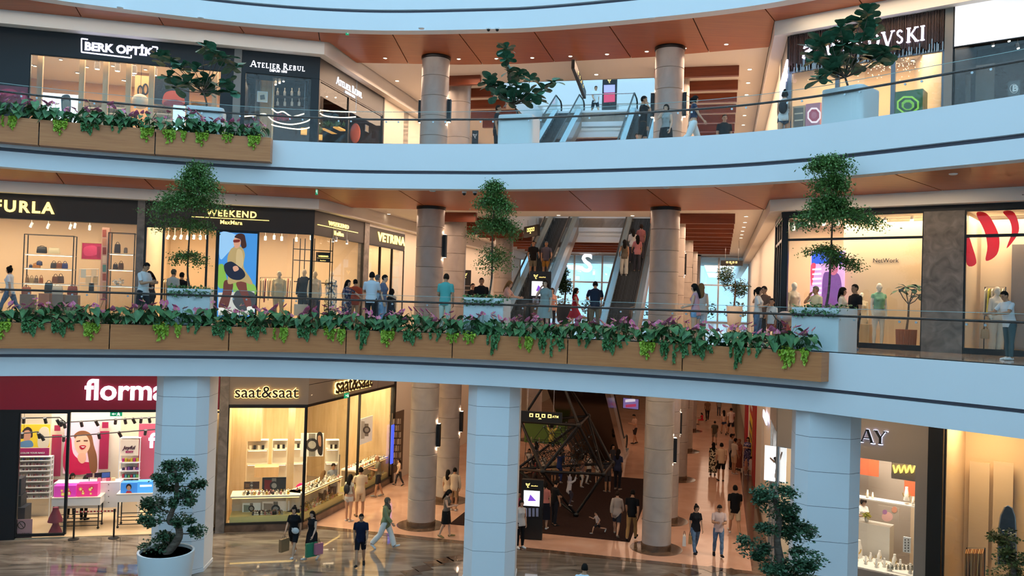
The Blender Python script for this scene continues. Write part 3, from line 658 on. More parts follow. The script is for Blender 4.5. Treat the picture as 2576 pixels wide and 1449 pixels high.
glazing(FLS, 0.02, 3.55, 0.28, zs-0.05, 1, 'dark_frame', 0.03);glazing(FLS, 4.6, sS, 0.28, zs-0.05, 1, 'dark_frame', 0.05)
band(FLS, sS, sS+0.2, 0, 6.1, 'dark_frame', -0.08, 0.15)
mb=MB();FLS.box(mb, sS, sS+0.12, 0.1, 4.5, 0, 4.9);struct('wall_right', mb, 'oak')
zf1=zx(FL, 200, 558)
room(FL, SL, s_f, Z1, 11.15, 4.5, 'shop_cream', floor='shop_floor')if mat('shop_cream', '#ead2b2', 0.7)else 0
band(FL, SL, s_f, zf1, ZS1, 'sign_brown');band(FL, s_f, s_f2, Z1, ZS1, 'pillar_stone', -0.1, 0.15)
band(FL, SL, s_f, Z1, Z1+0.15, 'dark_frame', -0.02)
glazing(FL, SL, s_f, Z1+0.15, zf1, frame='oak', fw=0.04, cuts=[SL, sx(FL, 60, 650)-3, s_f])
zw1=zx(FL, 600, 580)
room(FL, s_f2, SE, Z1, 11.1, 5.5, 'shop_cream', sides='l', floor='shop_floor')
band(FL, s_f2, SE+0.06, zw1, ZS1, 'sign_brown');s_w=sx(FLS, 913, 600);s_v=sx(FLS, 925, 600)
band(FLS, 0, s_w, zw1, ZS1, 'sign_brown', -0.05, 0.1);band(FLS, s_w, s_v, Z1, ZS1, 'pillar_stone', -0.08, 0.2)
band(FLS, s_v, 8.9, zw1+0.02, ZS1-0.12, 'sign_brown', -0.05, 0.1);band(FLS, s_v, 8.9, ZS1-0.12, ZS1, 'ceiling_white', -0.03, 0.1)
sw=[sx(FL, q, 700)for q in(362, 408, 518, 546, 642, 648)]
for a, b in((sw[0], sw[1]), (sw[2], sw[3])):glazing(FL, a, b, Z1+0.06, zw1, 1, 'black', 0.07)
glazing(FL, sw[4]+0.06, SE-0.02, Z1+0.12, zw1, 1, 'black', 0.06)
glazing(FLS, 0.02, s_w, Z1+0.12, zw1, 1, 'dark_frame', 0.04)
band(FL, sw[4], SE, Z1, Z1+0.12, 'black', -0.03);band(FLS, 0, s_w, Z1, Z1+0.12, 'black', -0.03)
glazing(FLS, s_v, 8.9, Z1+0.1, zw1, frame='dark_frame', fw=0.05, cuts=[s_v, s_v+(8.9-s_v)*0.33, s_v+(8.9-s_v)*0.66, 8.9])
mb=MB();FLS.box(mb, s_w+0.05, s_w+0.15, 0.1, 4.5, Z1, 11.1);struct('wall_right', mb, 'shop_cream')
mb=MB();FLS.box(mb, s_v, 9.1, 2.6, 2.75, Z1, 11.1);struct('wall_back', mb, 'shop_cream')
mb=MB();FLS.box(mb, s_v, 9.1, 0.1, 2.7, 11.0, 11.1);struct('ceiling', mb, 'ceiling_white')
mb=MB();FLS.box(mb, 9.0, 9.1, 0.1, 2.7, Z1, 11.1);struct('wall_right', mb, 'shop_cream')
zb=zx(FL, 300, 155);s_b0=sx(FL, 74, 220);zb=zx(FL, 74, 135)
room(FL, s_b0-2.0, s_b, Z2, 16.6, 5.5, 'shop_tan', floor='shop_floor')if mat('shop_tan', '#d8ac78', 0.7)else 0
band(FL, SL, s_b0, Z2, ZS2, 'sign_black');band(FL, s_b0, s_b, zb, ZS2, 'sign_black');band(FL, sx(FL, 556, 230), s_b, Z2, zb, 'sign_black')
band(FL, s_b, s_b2, Z2, ZS2, 'grey_wall', -0.1, 0.15)
glazing(FL, s_b0, sx(FL, 556, 230), Z2+0.1, zb, 1, 'black', 0.05)
zr=zx(FL, 700, 190)
room(FL, s_b2, SE, Z2, 16.5, 4.5, 'shop_dark', ceil='soft_black', sides='l')if mat('shop_dark', '#3a2d26', 0.6)else 0
band(FL, s_b2, SE+0.06, zr, ZS2, 'sign_black');s_r5=sx(FLS, 962, 260);band(FLS, 0, s_r5, zr, ZS2, 'sign_black', -0.05, 0.1);band(FLS, s_r5, s_r5+0.12, Z2, ZS2, 'dark_frame', -0.06, 0.1)
band(FL, s_b2, sx(FL, 616, 230), Z2, zr, 'sign_black');band(FL, sx(FL, 783, 230), SE+0.05, Z2, zr, 'sign_black', -0.05)
glazing(FL, sx(FL, 616, 230), sx(FL, 783, 230), Z2+0.1, zr, 1, 'black', 0.03, transom=None)
glazing(FLS, 0.1, s_r5, Z2+0.1, zr, frame='black', fw=0.1, cuts=[0.1, sx(FLS, 876, 270), s_r5])
mb=MB();FLS.box(mb, s_r5, s_r5+0.1, 0.1, 4.5, Z2, 16.5);struct('wall_right', mb, 'shop_dark')
mb=MB();FLS.box(mb, s_r5+0.12, 9.0, 0.0, 0.2, Z2, ZS2);struct('wall_left', mb, 'cream')
q0, q1, q2=sx(FR, 2322, 700), sx(FR, 2425, 700), FR.len
ztr=zx(FR, 2150, 600);ztp=zx(FR, 2150, 540)
room(FR, 0.05, q0, Z1, 11.3, 3.4, 'shop_cream', sides='r', floor='shop_floor');room(FR, q1, q2, Z1, 11.3, 3.4, 'shop_cream', floor='shop_floor')
band(FR, 0, q2, ztp, ZS1, 'soft_black');band(FR, q0, q1, Z1, ztp, 'pillar_stone', -0.08, 0.3);band(FR, 0, 0.14, Z1, ztp, 'black', -0.05, 0.12);band(FR, 0, q2, Z1, Z1+0.12, 'soft_black', -0.03)
glazing(FR, 0.14, q0, Z1+0.12, ztp, 1, 'black', 0.07, transom=ztr);glazing(FR, q1, q2, Z1+0.12, ztp, 1, 'black', 0.08, transom=ztr)
band(FRS, 0, 3.0, ztp, ZS1, 'soft_black');glazing(FRS, 0.05, 3.0, Z1+0.1, ztp, 3, 'black', 0.09, transom=ztr);band(FRS, 3.0, 3.25, Z1, ZS1, 'soft_black')
mb=MB();FRS.box(mb, 2.9, 3.0, 0.1, 3.0, Z1, 11.3);struct('wall_left', mb, 'shop_cream')
w0, w1, w2=0.1, sx(FR, 2376, 200), sx(FR, 2397, 200)
zc2=zx(FR, 2200, 150)
room(FR, 0.05, w1, Z2, 16.75, 4.0, 'shop_tan2', sides='r', floor='shop_floor')if mat('shop_tan2', '#e8c493', 0.7)else 0
band(FR, w1, w2, Z2, ZS2+0.1, 'grey_wall', -0.1, 0.2)
glazing(FR, 0.1, w1, Z2+0.08, zc2, frame='steel_blue', fw=0.12, cuts=[0.1, sx(FR, 2106, 250), sx(FR, 2246, 250), w1])if mat('steel_blue', '#6f7680', 0.3, 0.5)else 0
glazing(FRS, 0.1, 2.4, Z2+0.08, zc2, 2, 'steel_blue', 0.08);band(FRS, 0, 2.5, zc2, ZS2, 'sign_brown', -0.02, 0.1);band(FRS, 2.5, 3.25, Z2, ZS2, 'cream')
room(FR, w2, q2, Z2, 16.7, 3.5, 'shop_dark', ceil='soft_black', sides=True)
zl=zx(FR, 2500, 95)
glazing(FR, w2, q2, Z2+0.08, zl, 1, 'dark_frame', 0.09);band(FR, w2, q2, zl, ZS2, 'dark_frame', -0.02)
g0, g1=sx(FR, 2335, 1200), sx(FR, 2372, 1200)
mat('warm_grey', '#9a8d82', 0.4)
room(FR, 0.05, g0, 0, 5.4, 3.2, 'warm_grey2', sides='r', floor='shop_floor')if mat('warm_grey2', '#a89a8c', 0.6)else 0
jx0, jx1=sx(FR, 2146, 1200), sx(FR, 2305, 1200);jz1=zx(FR, 2200, 1155);jz0=zx(FR, 2200, 1437)
band(FR, 0.9, jx0-0.2, 0, jz1, 'warm_grey');band(FR, 0, g0, jz1, 6.1, 'warm_grey');band(FR, jx1, g0, 0, jz1, 'warm_grey');band(FR, jx0-0.2, jx1, 0, jz0, 'warm_grey')
glazing(FR, jx0-0.2, jx1, jz0, jz1, 1, 'steel', 0.03)
glazing(FR, 0.05, 0.9, 0.1, jz1, 1, 'steel', 0.04);glazing(FRS, 0.05, 3.1, 0.1, 4.6, 2, 'steel', 0.05);band(FRS, 0, 3.2, 4.6, 6.1, 'warm_grey')
band(FR, g0, g1, 0, 6.1, 'dark_frame', -0.1, 0.2)
room(FR, g1, q2, 0, 5.6, 3.2, 'shop_tan2', floor='shop_floor');glazing(FR, g1+0.05, q2, 0.1, 5.6, 1, 'dark_frame', 0.05)
for z, s in((4.9, sS), (11.1, s_w), (16.5, s_r5)):
 mb=MB().prism([tuple(F1[:2]), tuple(FLS.pt(s, 0.06, 0)[:2]), tuple(FLS.pt(s, 4.5, 0)[:2]), tuple(FL.pt(SE, 6.4, 0)[:2])], z+0.001, z+0.11);struct('ceiling', mb, 'soft_black' if z>12 else 'ceiling_white')
# ------------------------------------------------------------------ lamp light (warm, inside the building) and added fill strips
def flr(fr, s, d, z, size, power, color=WARM2):area(tuple(fr.pt(s, d, z)), size, power, color, rot=(0, 0, fr.rz))
K=1.0
flr(FL, s_f-5.5, 1.7, 11.05, (9, 2.6), 330*K, WARM2);flr(FL, (s_f2+SE)/2, 2.2, 11.0, (6, 3), 330*K, WARM2);flr(FLS, 7.6, 1.3, 10.9, (2, 1.6), 80*K, WARM2)
flr(FL, (s_b0+s_b)/2, 2.4, 16.5, (7, 3.5), 330*K, WARM2);flr(FL, SE-2.0, 2.0, 16.4, (3, 2.5), 45*K, WARM2)
flr(FL, s_r-4.5, 2.5, 5.5, (7, 3.5), 680*K, NEUT);flr(FL, SE-1.8, 0.75, 4.8, (4, 1.1), 230*K, (1.0, 0.84, 0.54));flr(FL, SE-1.5, 3.6, 4.8, (4, 2), 300*K, (1.0, 0.84, 0.54));flr(FLS, 5.8, 0.9, 4.8, (4, 1.2), 220*K, (1.0, 0.84, 0.54));flr(FLS, 1.9, 0.8, 4.8, (3, 1), 130, (1.0, 0.84, 0.54))
flr(FR, q0/2, 1.5, 11.2, (4, 2), 240*K, WARM2);flr(FR, q1+0.9, 1.5, 11.2, (2, 2), 110*K, WARM2)
flr(FR, w1/2, 1.8, 16.65, (4, 2.5), 230*K, WARM2);flr(FR, w2+1.2, 1.8, 16.5, (2, 2), 25*K, NEUT)
flr(FR, g0/2+0.8, 1.2, 5.3, (3, 2), 300*K, NEUT);flr(FR, g1+0.8, 1.4, 5.4, (1.4, 2), 110*K, WARM2)
def hl(u, v, z, size, power, color=WARM):area(tuple(H(u, v, z)), size, power, color, rot=(0, 0, HALL_ROT))
for z, pw in((6.2, 0.62), (ZH1-0.42, 2.0), (ZH2-0.42, 2.5)):
 hl(-1.9, 5, z, (2.2, 10), 170*pw);hl(10.4, 6, z, (2.2, 12), 210*pw);hl(10.4, 20, z, (2.2, 12), 190*pw);hl(-1.9, 17, z, (2.2, 10), 120*pw)
 hl(4.3, 1.9, z if z<7 else z+0.3, (8, 1.6), 90*pw)
hl(4.3, 22, 6.1, (6, 10), 150);hl(4.3, 8, 6.1, (6, 5), 60);hl(4.3, 22, ZH1-0.42, (6, 10), 140)
hl(10.4, 40, 6.1, (2.4, 24), 190)
flr(FL, SE-6, -2.0, 6.05, (14, 1.5), 190, WARM2);flr(FR, 2.6, -1.6, 6.05, (5, 0.9), 70, WARM2);flr(FL, SE-6, -1.9, ZW1-0.02, (14, 1.4), 80, NEUT);flr(FL, SE-6, -1.1, ZW2-0.02, (14, 0.8), 45, NEUT);hl(4.3, -2.2, ZW1-0.02, (13, 2.0), 40, NEUT);hl(4.3, -1.4, ZW2-0.02, (12, 1.6), 50, NEUT);hl(4.3, -1.9, 6.08, (14, 1.2), 150, WARM2)  # broad strips added as fill for soffits, columns, wood and the jeweller front
flr(FR, 3, -1.8, ZW1-0.02, (5, 1.2), 80, WARM2);flr(FR, 3, -1.1, ZW2-0.02, (5, 0.8), 60, WARM2)  # same added fill under the soffits of the right fronts
# ------------------------------------------------------------------ closing walls outside the frame
mb=MB().box((-27.5, 26, 10), (0.4, 72, 21));struct('wall_left', mb, 'plaster')
mb=MB().box((22.5, 22, 10), (0.4, 64, 21));struct('wall_right', mb, 'plaster')
for z0, z1 in((0, 6.3), (Z1, 11.7), (Z2, 17.3)):
 mb=MB();FLS.box(mb, 2.0, 9.3, 4.6, 4.75, z0, z1);struct('wall_back', mb, 'shop_cream')
 mb=MB();FLS.box(mb, 9.2, 9.3, 0.1, 4.7, z0, z1);struct('wall_back', mb, 'shop_cream')
 mb=MB();FRS.box(mb, -1.0, 5, 4.2, 4.35, z0, z1);struct('wall_back', mb, 'shop_cream')
 mb=MB();FRS.box(mb, 3.15, 3.25, 0.1, 4.3, z0, z1);struct('wall_back', mb, 'shop_cream')
# ------------------------------------------------------------------ plants
rng=np.random.default_rng(3)
def leafmat(name, a, b, rough=0.45):
 return nmat(name, [(0.3, a), (0.7, b)], (1, 1, 1), 9, 2, rough, spec=0.4)
leafmat('anthurium_leaf', '#3a6540', '#5d8c56');leafmat('pothos_dark', '#3f6f40', '#639655');leafmat('pothos_lime', '#86a92c', '#b5cf45');leafmat('fig_leaf', '#2f5c45', '#548468', 0.35)
leafmat('tree_leaf', '#3f6630', '#6d9148');leafmat('bonsai_leaf', '#28452f', '#466a48');leafmat('olive_leaf', '#3f4a24', '#6c7440');leafmat('spathe', '#c2507a', '#e48aa8', 0.25);mat('spadix', '#d9b36a', 0.5)
nmat('bark', [(0.3, '#4a3b30'), (0.7, '#77675a')], (1, 1, 4), 5, 5, 0.8);mat('stem_green', '#3d6636', 0.6);mat('pot_white', '#e6eaec', 0.35)
def heart(L, W, fold=0.25, tip=0.25):
 """a pointed heart-shaped blade along +x, folded on its midrib, drooping at the tip"""
 prof=[(0.0, 0.10), (-0.08, 0.30), (0.08, 0.48), (0.35, 0.46), (0.68, 0.26), (1.0, 0.0)]
 vs=[];mid=[(0.04, 0.0), (0.35, -0.03), (0.68, -0.06-tip*0.2), (1.0, -tip)]
 for x, z in mid:vs.append((x*L, 0, z*L))
 for sgn in(1, -1):
  for x, y in prof[:-1]:
   vs.append((x*L, sgn*y*W, (fold*y*0.6-tip*max(0, x)**2)*L))
 f=[]
 for o in(4, 9):
  q=[(0, o, o+1), (0, o+1, o+2), (0, o+2, o+3, 1), (1, o+3, o+4, 2), (2, o+4, 3)]
  f+=q if o==4 else[t[::-1]for t in q]
 return np.array(vs), f
def add_leaf(mb, shape, pos, yaw, pitch, roll=0.0, sc=1.0):
 vs, f=shape;M=Matrix.Translation(pos)@Matrix.Rotation(yaw, 4, 'Z')@Matrix.Rotation(-pitch, 4, 'Y')@Matrix.Rotation(roll, 4, 'X')
 mb.add([M@Vector(v*sc)for v in vs], f)
HL=heart(0.17, 0.13);HF=heart(0.11, 0.1, 0.4, -0.1);HP=heart(0.095, 0.085, 0.2, 0.3)
R=random.Random(11)
def anthurium(k):
 t=thing('anthurium', (0, 0, -50), '', 'plant');fo=MB();st=MB()
 for i in range(15):
  a=R.uniform(0, 6.28);h=R.uniform(0.10, 0.36);r=R.uniform(0.05, 0.2);p=Vector((math.cos(a)*r, math.sin(a)*r, h))
  add_leaf(fo, HL, p, a+R.uniform(-0.5, 0.5), R.uniform(-0.9, -0.1), R.uniform(-0.4, 0.4), R.uniform(0.75, 1.25));st.tube([(0, 0, 0), p*0.6+Vector((0, 0, 0.05)), p], 0.004, 3)
 fo.build('foliage', 'anthurium_leaf', t, local=True, kind='stuff', fix=False);st.build('stems', 'stem_green', t, local=True, kind='stuff', fix=False)
 for i in range(R.choice((3, 4, 5))):
  a=R.uniform(0, 6.28);r=R.uniform(0.02, 0.17);p=Vector((math.cos(a)*r, math.sin(a)*r, R.uniform(0.27, 0.43)));fl=MB();yaw=R.uniform(0, 6.28);pt=R.uniform(0.2, 0.9);s=R.uniform(0.9, 1.35)
  add_leaf(fl, HF, p, yaw, pt, 0, s);f=fl.build('flower', 'spathe', t, local=True, fix=False)
  MB().tube([p, p+Vector((math.cos(yaw)*0.03, math.sin(yaw)*0.03, 0.055))], [0.007, 0.004], 5).build('spadix', 'spadix', f, local=True)
  MB().tube([(0, 0, 0), p*0.6, p], 0.004, 3).build('flower_stem', 'stem_green', f, local=True)
 return t
def pothos(n, length, width, mt):
 """hangs over the front board: local -y is outward, z = 0 is the top edge"""
 t=thing('trailing_pothos', (0, 0, -50), '', 'plant');fo=MB();st=MB();strands=max(4, int(width/0.05))
 for s in range(strands):
  x0=R.uniform(-width/2, width/2);L=length*R.uniform(0.35, 1.0)*(1.0-0.5*abs(x0)/(width/2+0.01));m=max(3, int(L/0.035));drift=R.uniform(-0.05, 0.05);pts=[(x0*0.6, 0.10, 0.02), (x0, -0.02, 0.05)]
  for i in range(m):
   q=(i+1)/m;x=x0+drift*q+R.uniform(-0.015, 0.015);y=-0.045-R.uniform(0, 0.05)*(1.2-q);z=0.05-L*q;pts.append((x, y+0.02, z))
   for kk in range(2):
    add_leaf(fo, HP, Vector((x, y, z)), R.uniform(-2.9, -0.25), R.uniform(-1.3, -0.4), R.uniform(-0.5, 0.5), R.uniform(0.6, 1.15))
  st.tube(pts, 0.003, 3)
 for i in range(int(strands*2.2)):
  add_leaf(fo, HP, Vector((R.uniform(-width/2, width/2), R.uniform(-0.06, 0.12), R.uniform(0.0, 0.11))), R.uniform(-3.1, 0), R.uniform(-0.8, 0.3), R.uniform(-0.5, 0.5), R.uniform(0.7, 1.2))
 fo.build('foliage', mt, t, local=True, kind='stuff', fix=False);st.build('vines', 'stem_green', t, local=True, kind='stuff', fix=False)
 return t
PROTO=[]
ANT=[anthurium(k)for k in range(6)];PROTO+=ANT
POT={}
for key, mt in(('D', 'pothos_dark'), ('L', 'pothos_lime')):
 POT[key]=[pothos(0, 0.46, 0.52, mt), pothos(0, 0.60, 0.36, mt), pothos(0, 0.32, 0.34, mt), pothos(0, 0.58, 0.72, mt)];PROTO+=POT[key]
def trough(px_list, z_top, z_bot, off, lvl, words):
 for k, (a, b)in enumerate(zip(px_list, px_list[1:])):
  i0, i1=edge_i(a, z_top, off), edge_i(b, z_top, off);m=epos((i0+i1)/2);sg=seg(i0+0.06, i1-0.06)
  t=thing('planter_trough', (m[0].x+m[1].x*0.2, m[0].y+m[1].y*0.2, z_bot), words[k], 'planter')
  MB().sweep(sg, [(off-0.03, z_bot), (off, z_bot), (off, z_top), (off-0.03, z_top)]).build('front_board', 'wood_panel', t, 30)
  MB().sweep(sg, [(0.025, z_bot), (off-0.031, z_bot), (off-0.031, z_bot+0.04), (0.025, z_bot+0.04)]).build('bottom_board', 'wood_panel', t, 30)
  MB().sweep(sg, [(0.025, z_top-0.14), (off-0.031, z_top-0.14), (off-0.031, z_top-0.05), (0.025, z_top-0.05)]).build('soil', 'soil', t, 30)
  if k==len(px_list)-2:
   MB().sweep(seg(i1-0.06, i1+0.06), [(0.025, z_bot), (off, z_bot), (off, z_top), (0.025, z_top)]).build('end_board', 'wood_panel', t)
Z1T, Z1B, Z2T, Z2B, OFF=7.40, 6.69, 13.02, 12.31, 0.40
ordn=['first', 'second', 'third', 'fourth', 'fifth', 'sixth', 'seventh', 'last']
trough([-230, 0-20, 277, 582, 867, 1145, 1425, 1725, 2065], Z1T, Z1B, OFF, 1, ['wooden trough of the middle balcony cut by the left frame edge']+[f'{o} wooden planter trough from the left on the middle balcony' for o in ordn[1:]]+['x'])
trough([-200, 93, 393, 677], Z2T, Z2B, OFF, 2, ['wooden trough of the upper balcony cut by the left frame edge', 'middle wooden trough of the upper balcony below the optician', 'right end wooden trough of the upper balcony'])
NUM=['first', 'second', 'third', 'fourth', 'fifth', 'sixth', 'seventh', 'eighth', 'ninth', 'tenth', 'eleventh', 'twelfth', 'thirteenth', 'fourteenth', 'fifteenth', 'sixteenth', 'seventeenth', 'eighteenth', 'nineteenth', 'twentieth']
def along(px0, px1, z, step, lab, grp, lv):
 i0, i1=edge_i(px0, z, 0.2), edge_i(px1, z, 0.2);f=i0
 while f<i1:
  p, n=epos(f);q=p+n*R.uniform(0.14, 0.28);o=copy_tree(R.choice(ANT), None, (q.x, q.y, z-0.06), R.uniform(0, 6.28), R.uniform(1.2, 1.75));k=sum(proj((q.x, q.y, z))[0]>e for e in lv);tag(o, lab%NUM[k], 'plant', grp%NUM[k]);f+=step/0.25*R.uniform(0.75, 1.25)
along(-40, 2050, Z1T, 0.30, 'pink flowered anthurium in the %s trough from the left on the middle balcony', 'anthuriums of the %s trough of the middle balcony', (-20, 277, 582, 867, 1145, 1425, 1725))
along(-40, 668, Z2T, 0.30, 'pink flowered anthurium in the %s trough from the left on the upper balcony', 'anthuriums of the %s trough of the upper balcony', (93, 393))
def hang(px, key, i, z, sc, lab):
 j=edge_i(px, z, OFF);p, n=EDGE[j];q=p+n*(OFF-0.02);o=copy_tree(POT[key][i], None, (q.x, q.y, z), math.atan2(n.y, n.x)+math.pi/2, sc);tag(o, lab, 'plant', 'trailing pothos over the troughs')
cn={'D':'dark green', 'L':'lime green'}
sz=['bushy', 'long narrow', 'small', 'large wide']
seen={}
def ord_label(base):
 seen[base]=seen.get(base, 0)+1;return base, seen[base]
L1P=[(-2, 'L', 0), (80, 'D', 0), (163, 'D', 0), (240, 'L', 0), (410, 'L', 3), (484, 'D', 2), (545, 'D', 0), (632, 'D', 0), (697, 'L', 1), (760, 'D', 0), (826, 'L', 2), (847, 'L', 1), (912, 'D', 1), (980, 'L', 0), (1042, 'D', 0), (1102, 'D', 2), (1130, 'L', 2), (1190, 'L', 2), (1237, 'D', 1), (1317, 'L', 1), (1395, 'D', 3), (1462, 'D', 2), (1540, 'D', 0), (1617, 'L', 0), (1685, 'D', 3), (1760, 'D', 0), (1850, 'D', 1), (1910, 'D', 2), (1995, 'L', 3)]
L2P=[(24, 'L', 1), (142, 'L', 0), (213, 'D', 0), (285, 'D', 2), (370, 'L', 0), (435, 'L', 3), (505, 'L', 0), (567, 'L', 2), (627, 'L', 0)]
for lst, z, where in((L1P, Z1T, 'middle'), (L2P, Z2T, 'upper')):
 cnt={}
 for px, key, i in lst:
  cnt[key]=cnt.get(key, 0)+1
  hang(px, key, i, z, 0.85 if where=='upper' else 1.0, f'{cn[key]} trailing pothos, {NUM[cnt[key] - 1]} of its colour from the left on the {where} balcony')
for o in PROTO:
 for c in list(o.children):
  for g in list(c.children):bpy.data.objects.remove(g)
  bpy.data.objects.remove(c)
 bpy.data.objects.remove(o)
# ------------------------------------------------------------------ pots
def superpoly(w, d, r, n=6):
 P=[]
 for cx, cy, a0 in((w/2-r, d/2-r, 0), (-w/2+r, d/2-r, 90), (-w/2+r, -d/2+r, 180), (w/2-r, -d/2+r, 270)):
  for k in range(n+1):a=math.radians(a0+90*k/n);P.append((cx+r*math.cos(a), cy+r*math.sin(a)))
 return P
def pot_body(w, h, r, taper=1.0):
 P=superpoly(w, w, r);n=len(P);mb=MB();rings=[(taper, 0.0), (1, h*0.9 if taper<1 else h-0.05), (1, h-0.03), (0.985, h), (0.93, h), (0.92, h-0.06)]
 vs=[(x*s, y*s, z)for s, z in rings for x, y in P];fs=[]
 for i in range(len(rings)-1):
  for k in range(n):fs.append((i*n+k, i*n+(k+1)%n, (i+1)*n+(k+1)%n, (i+1)*n+k))
 fs.append(tuple(range(n-1, -1, -1)));mb.add(vs, fs);return mb
def behind_rail(px, z, back):i=edge_i(px, z, -back);p, n=EDGE[i];q=p-n*back;return Vector((q.x, q.y, z)), math.atan2(n.y, n.x)+math.pi/2
def fig_leaf(L, W):
 xs=[0, 0.15, 0.4, 0.65, 0.88, 1.0];ws=[0.06, 0.25, 0.34, 0.5, 0.38, 0.12];vs=[];f=[]
 for x, w in zip(xs, ws):
  z=-0.25*x*x;vs+=[(x*L, -w*W, (z+0.09*w)*L+0.01*math.sin(x*9)*L), (x*L, 0, z*L), (x*L, w*W, (z+0.09*w)*L-0.01*math.sin(x*9)*L)]
 for i in range(5):a=i*3;f+=[(a, a+1, a+4, a+3), (a+1, a+2, a+5, a+4)]
 return vs, f
FIGM=[]
for L, W in((0.36, 0.29), (0.30, 0.26), (0.40, 0.30)):
 vs, f=fig_leaf(L, W);m=MB().add(vs, f).mesh('leaf', 180);m.materials.append(MATS['fig_leaf']);FIGM.append(m)
def fig_tree(px_pot, clusters, base, label, plabel, ztop):
 loc, rz=behind_rail(px_pot, Z2, 0.78)
 pot=thing('planter_pot', loc, plabel, 'planter', rz=rz);pot_body(1.08, 1.0, 0.16).build('pot', 'pot_white', pot, 40, local=True);MB().prism(superpoly(0.98, 0.98, 0.1), 0.9, 0.95).build('soil', 'soil', pot, local=True)
 t=thing('fiddle_leaf_fig', loc+Vector((0, 0, 0.95)), label, 'plant');Y=loc.y;b0=loc+Vector((0, 0, 0.9));hub=at_y(base[0], base[1], Y)
 MB().tube(catmull([b0, b0.lerp(hub, 0.5)+Vector((0.03, 0.05, 0)), hub], 4), [0.035-0.012*i/8 for i in range(9)], 7).build('trunk', 'bark', t, 60)
 for(x, y)in clusters:
  c=at_y(x, y, Y+R.uniform(-0.45, 0.35));mid=hub.lerp(c, 0.55)+Vector((R.uniform(-0.05, 0.05), R.uniform(-0.05, 0.05), -0.06))
  MB().tube(catmull([hub, mid, c], 3), [0.017, 0.015, 0.013, 0.012, 0.01, 0.009, 0.008], 5).build('branch', 'bark', t, 60)
  m=R.choice((8, 9, 10));a0=R.uniform(0, 6.28)
  for k in range(m):
   o=link_mesh('leaf', R.choice(FIGM), t);o.location=c-t.location+Vector((0, 0, R.uniform(-0.08, 0.06)));o.rotation_euler=(R.uniform(-0.4, 0.4), R.uniform(-0.95, 0.45), a0+k*2.4+R.uniform(-0.3, 0.3));s=R.uniform(0.8, 1.15);o.scale=(s, s, s)
fig_tree(510, [(515, 118), (570, 142), (592, 168), (548, 150), (430, 150), (402, 150), (455, 172), (490, 178), (425, 192), (440, 218), (520, 200), (475, 208), (575, 205), (582, 228), (525, 232), (540, 132), (500, 215)], (512, 232), 'fiddle-leaf fig in front of the optician, upper balcony', 'white pot of the left fig tree, upper balcony', 0)
fig_tree(1296, [(1272, 122), (1275, 150), (1282, 178), (1305, 190), (1335, 200), (1240, 212), (1226, 206), (1262, 225), (1292, 238), (1332, 235), (1392, 205), (1365, 226), (1352, 248), (1312, 252), (1286, 252), (1250, 238), (1300, 215)], (1292, 262), 'fiddle-leaf fig left of the upper escalators, upper balcony', 'white pot of the middle fig tree, upper balcony', 0)
fig_tree(2125, [(2185, 32), (2165, 52), (2188, 62), (2115, 72), (2142, 82), (2090, 102), (2065, 112), (2046, 128), (2052, 152), (2120, 112), (2150, 102), (2192, 98), (2225, 130), (2212, 150), (2170, 130), (2130, 145), (2092, 150), (2150, 165), (2190, 152), (2110, 168), (2062, 196), (2080, 182)], (2126, 195), 'fiddle-leaf fig covering the crystal shop sign, upper balcony', 'white pot of the right fig tree, upper balcony', 0)
# ------------------------------------------------------------------ clouds of small leaves
def leaf_cloud(cs, size, droop=0.3, asp=0.5):
 """cs: (n,3) points; a small folded blade at each"""
 n=len(cs);yaw=rng.uniform(0, 2*np.pi, n);pit=rng.normal(-droop, 0.5, n);s=size*rng.uniform(0.7, 1.3, n)
 dx=np.stack([np.cos(yaw)*np.cos(pit), np.sin(yaw)*np.cos(pit), np.sin(pit)], 1);rl=rng.uniform(-0.9, 0.9, n)
 sd=np.stack([-np.sin(yaw), np.cos(yaw), np.zeros(n)], 1);up=np.cross(dx, sd);sd2=sd*np.cos(rl)[:, None]+up*np.sin(rl)[:, None]
 a=cs;b=cs+dx*(s*0.5)[:, None]+sd2*(s*asp*0.5)[:, None];c=cs+dx*s[:, None];d=cs+dx*(s*0.5)[:, None]-sd2*(s*asp*0.5)[:, None]
 V4=np.stack([a, b, c, d], 1).reshape(-1, 3);F4=np.arange(4*n).reshape(n, 4)
 return V4, F4
def cloud_obj(cs, size, mt, parent, name='foliage', droop=0.3, asp=0.5):
 V4, F4=leaf_cloud(cs, size, droop, asp);im=np.array(wm(parent).inverted());V4=V4@im[:3, :3].T+im[:3, 3]
 me=bpy.data.meshes.new(name);me.from_pydata(V4.tolist(), [], F4.tolist());me.update();me.materials.append(MATS[mt]);o=link_mesh(name, me, parent);o['kind']='stuff';return o
def blob(c, r, n, shell=0.55):
 d=rng.normal(size=(n, 3));d/=np.linalg.norm(d, axis=1)[:, None];q=(shell+(1-shell)*rng.uniform(0, 1, n))**0.7
 return np.array(c)+d*q[:, None]*np.array(r)
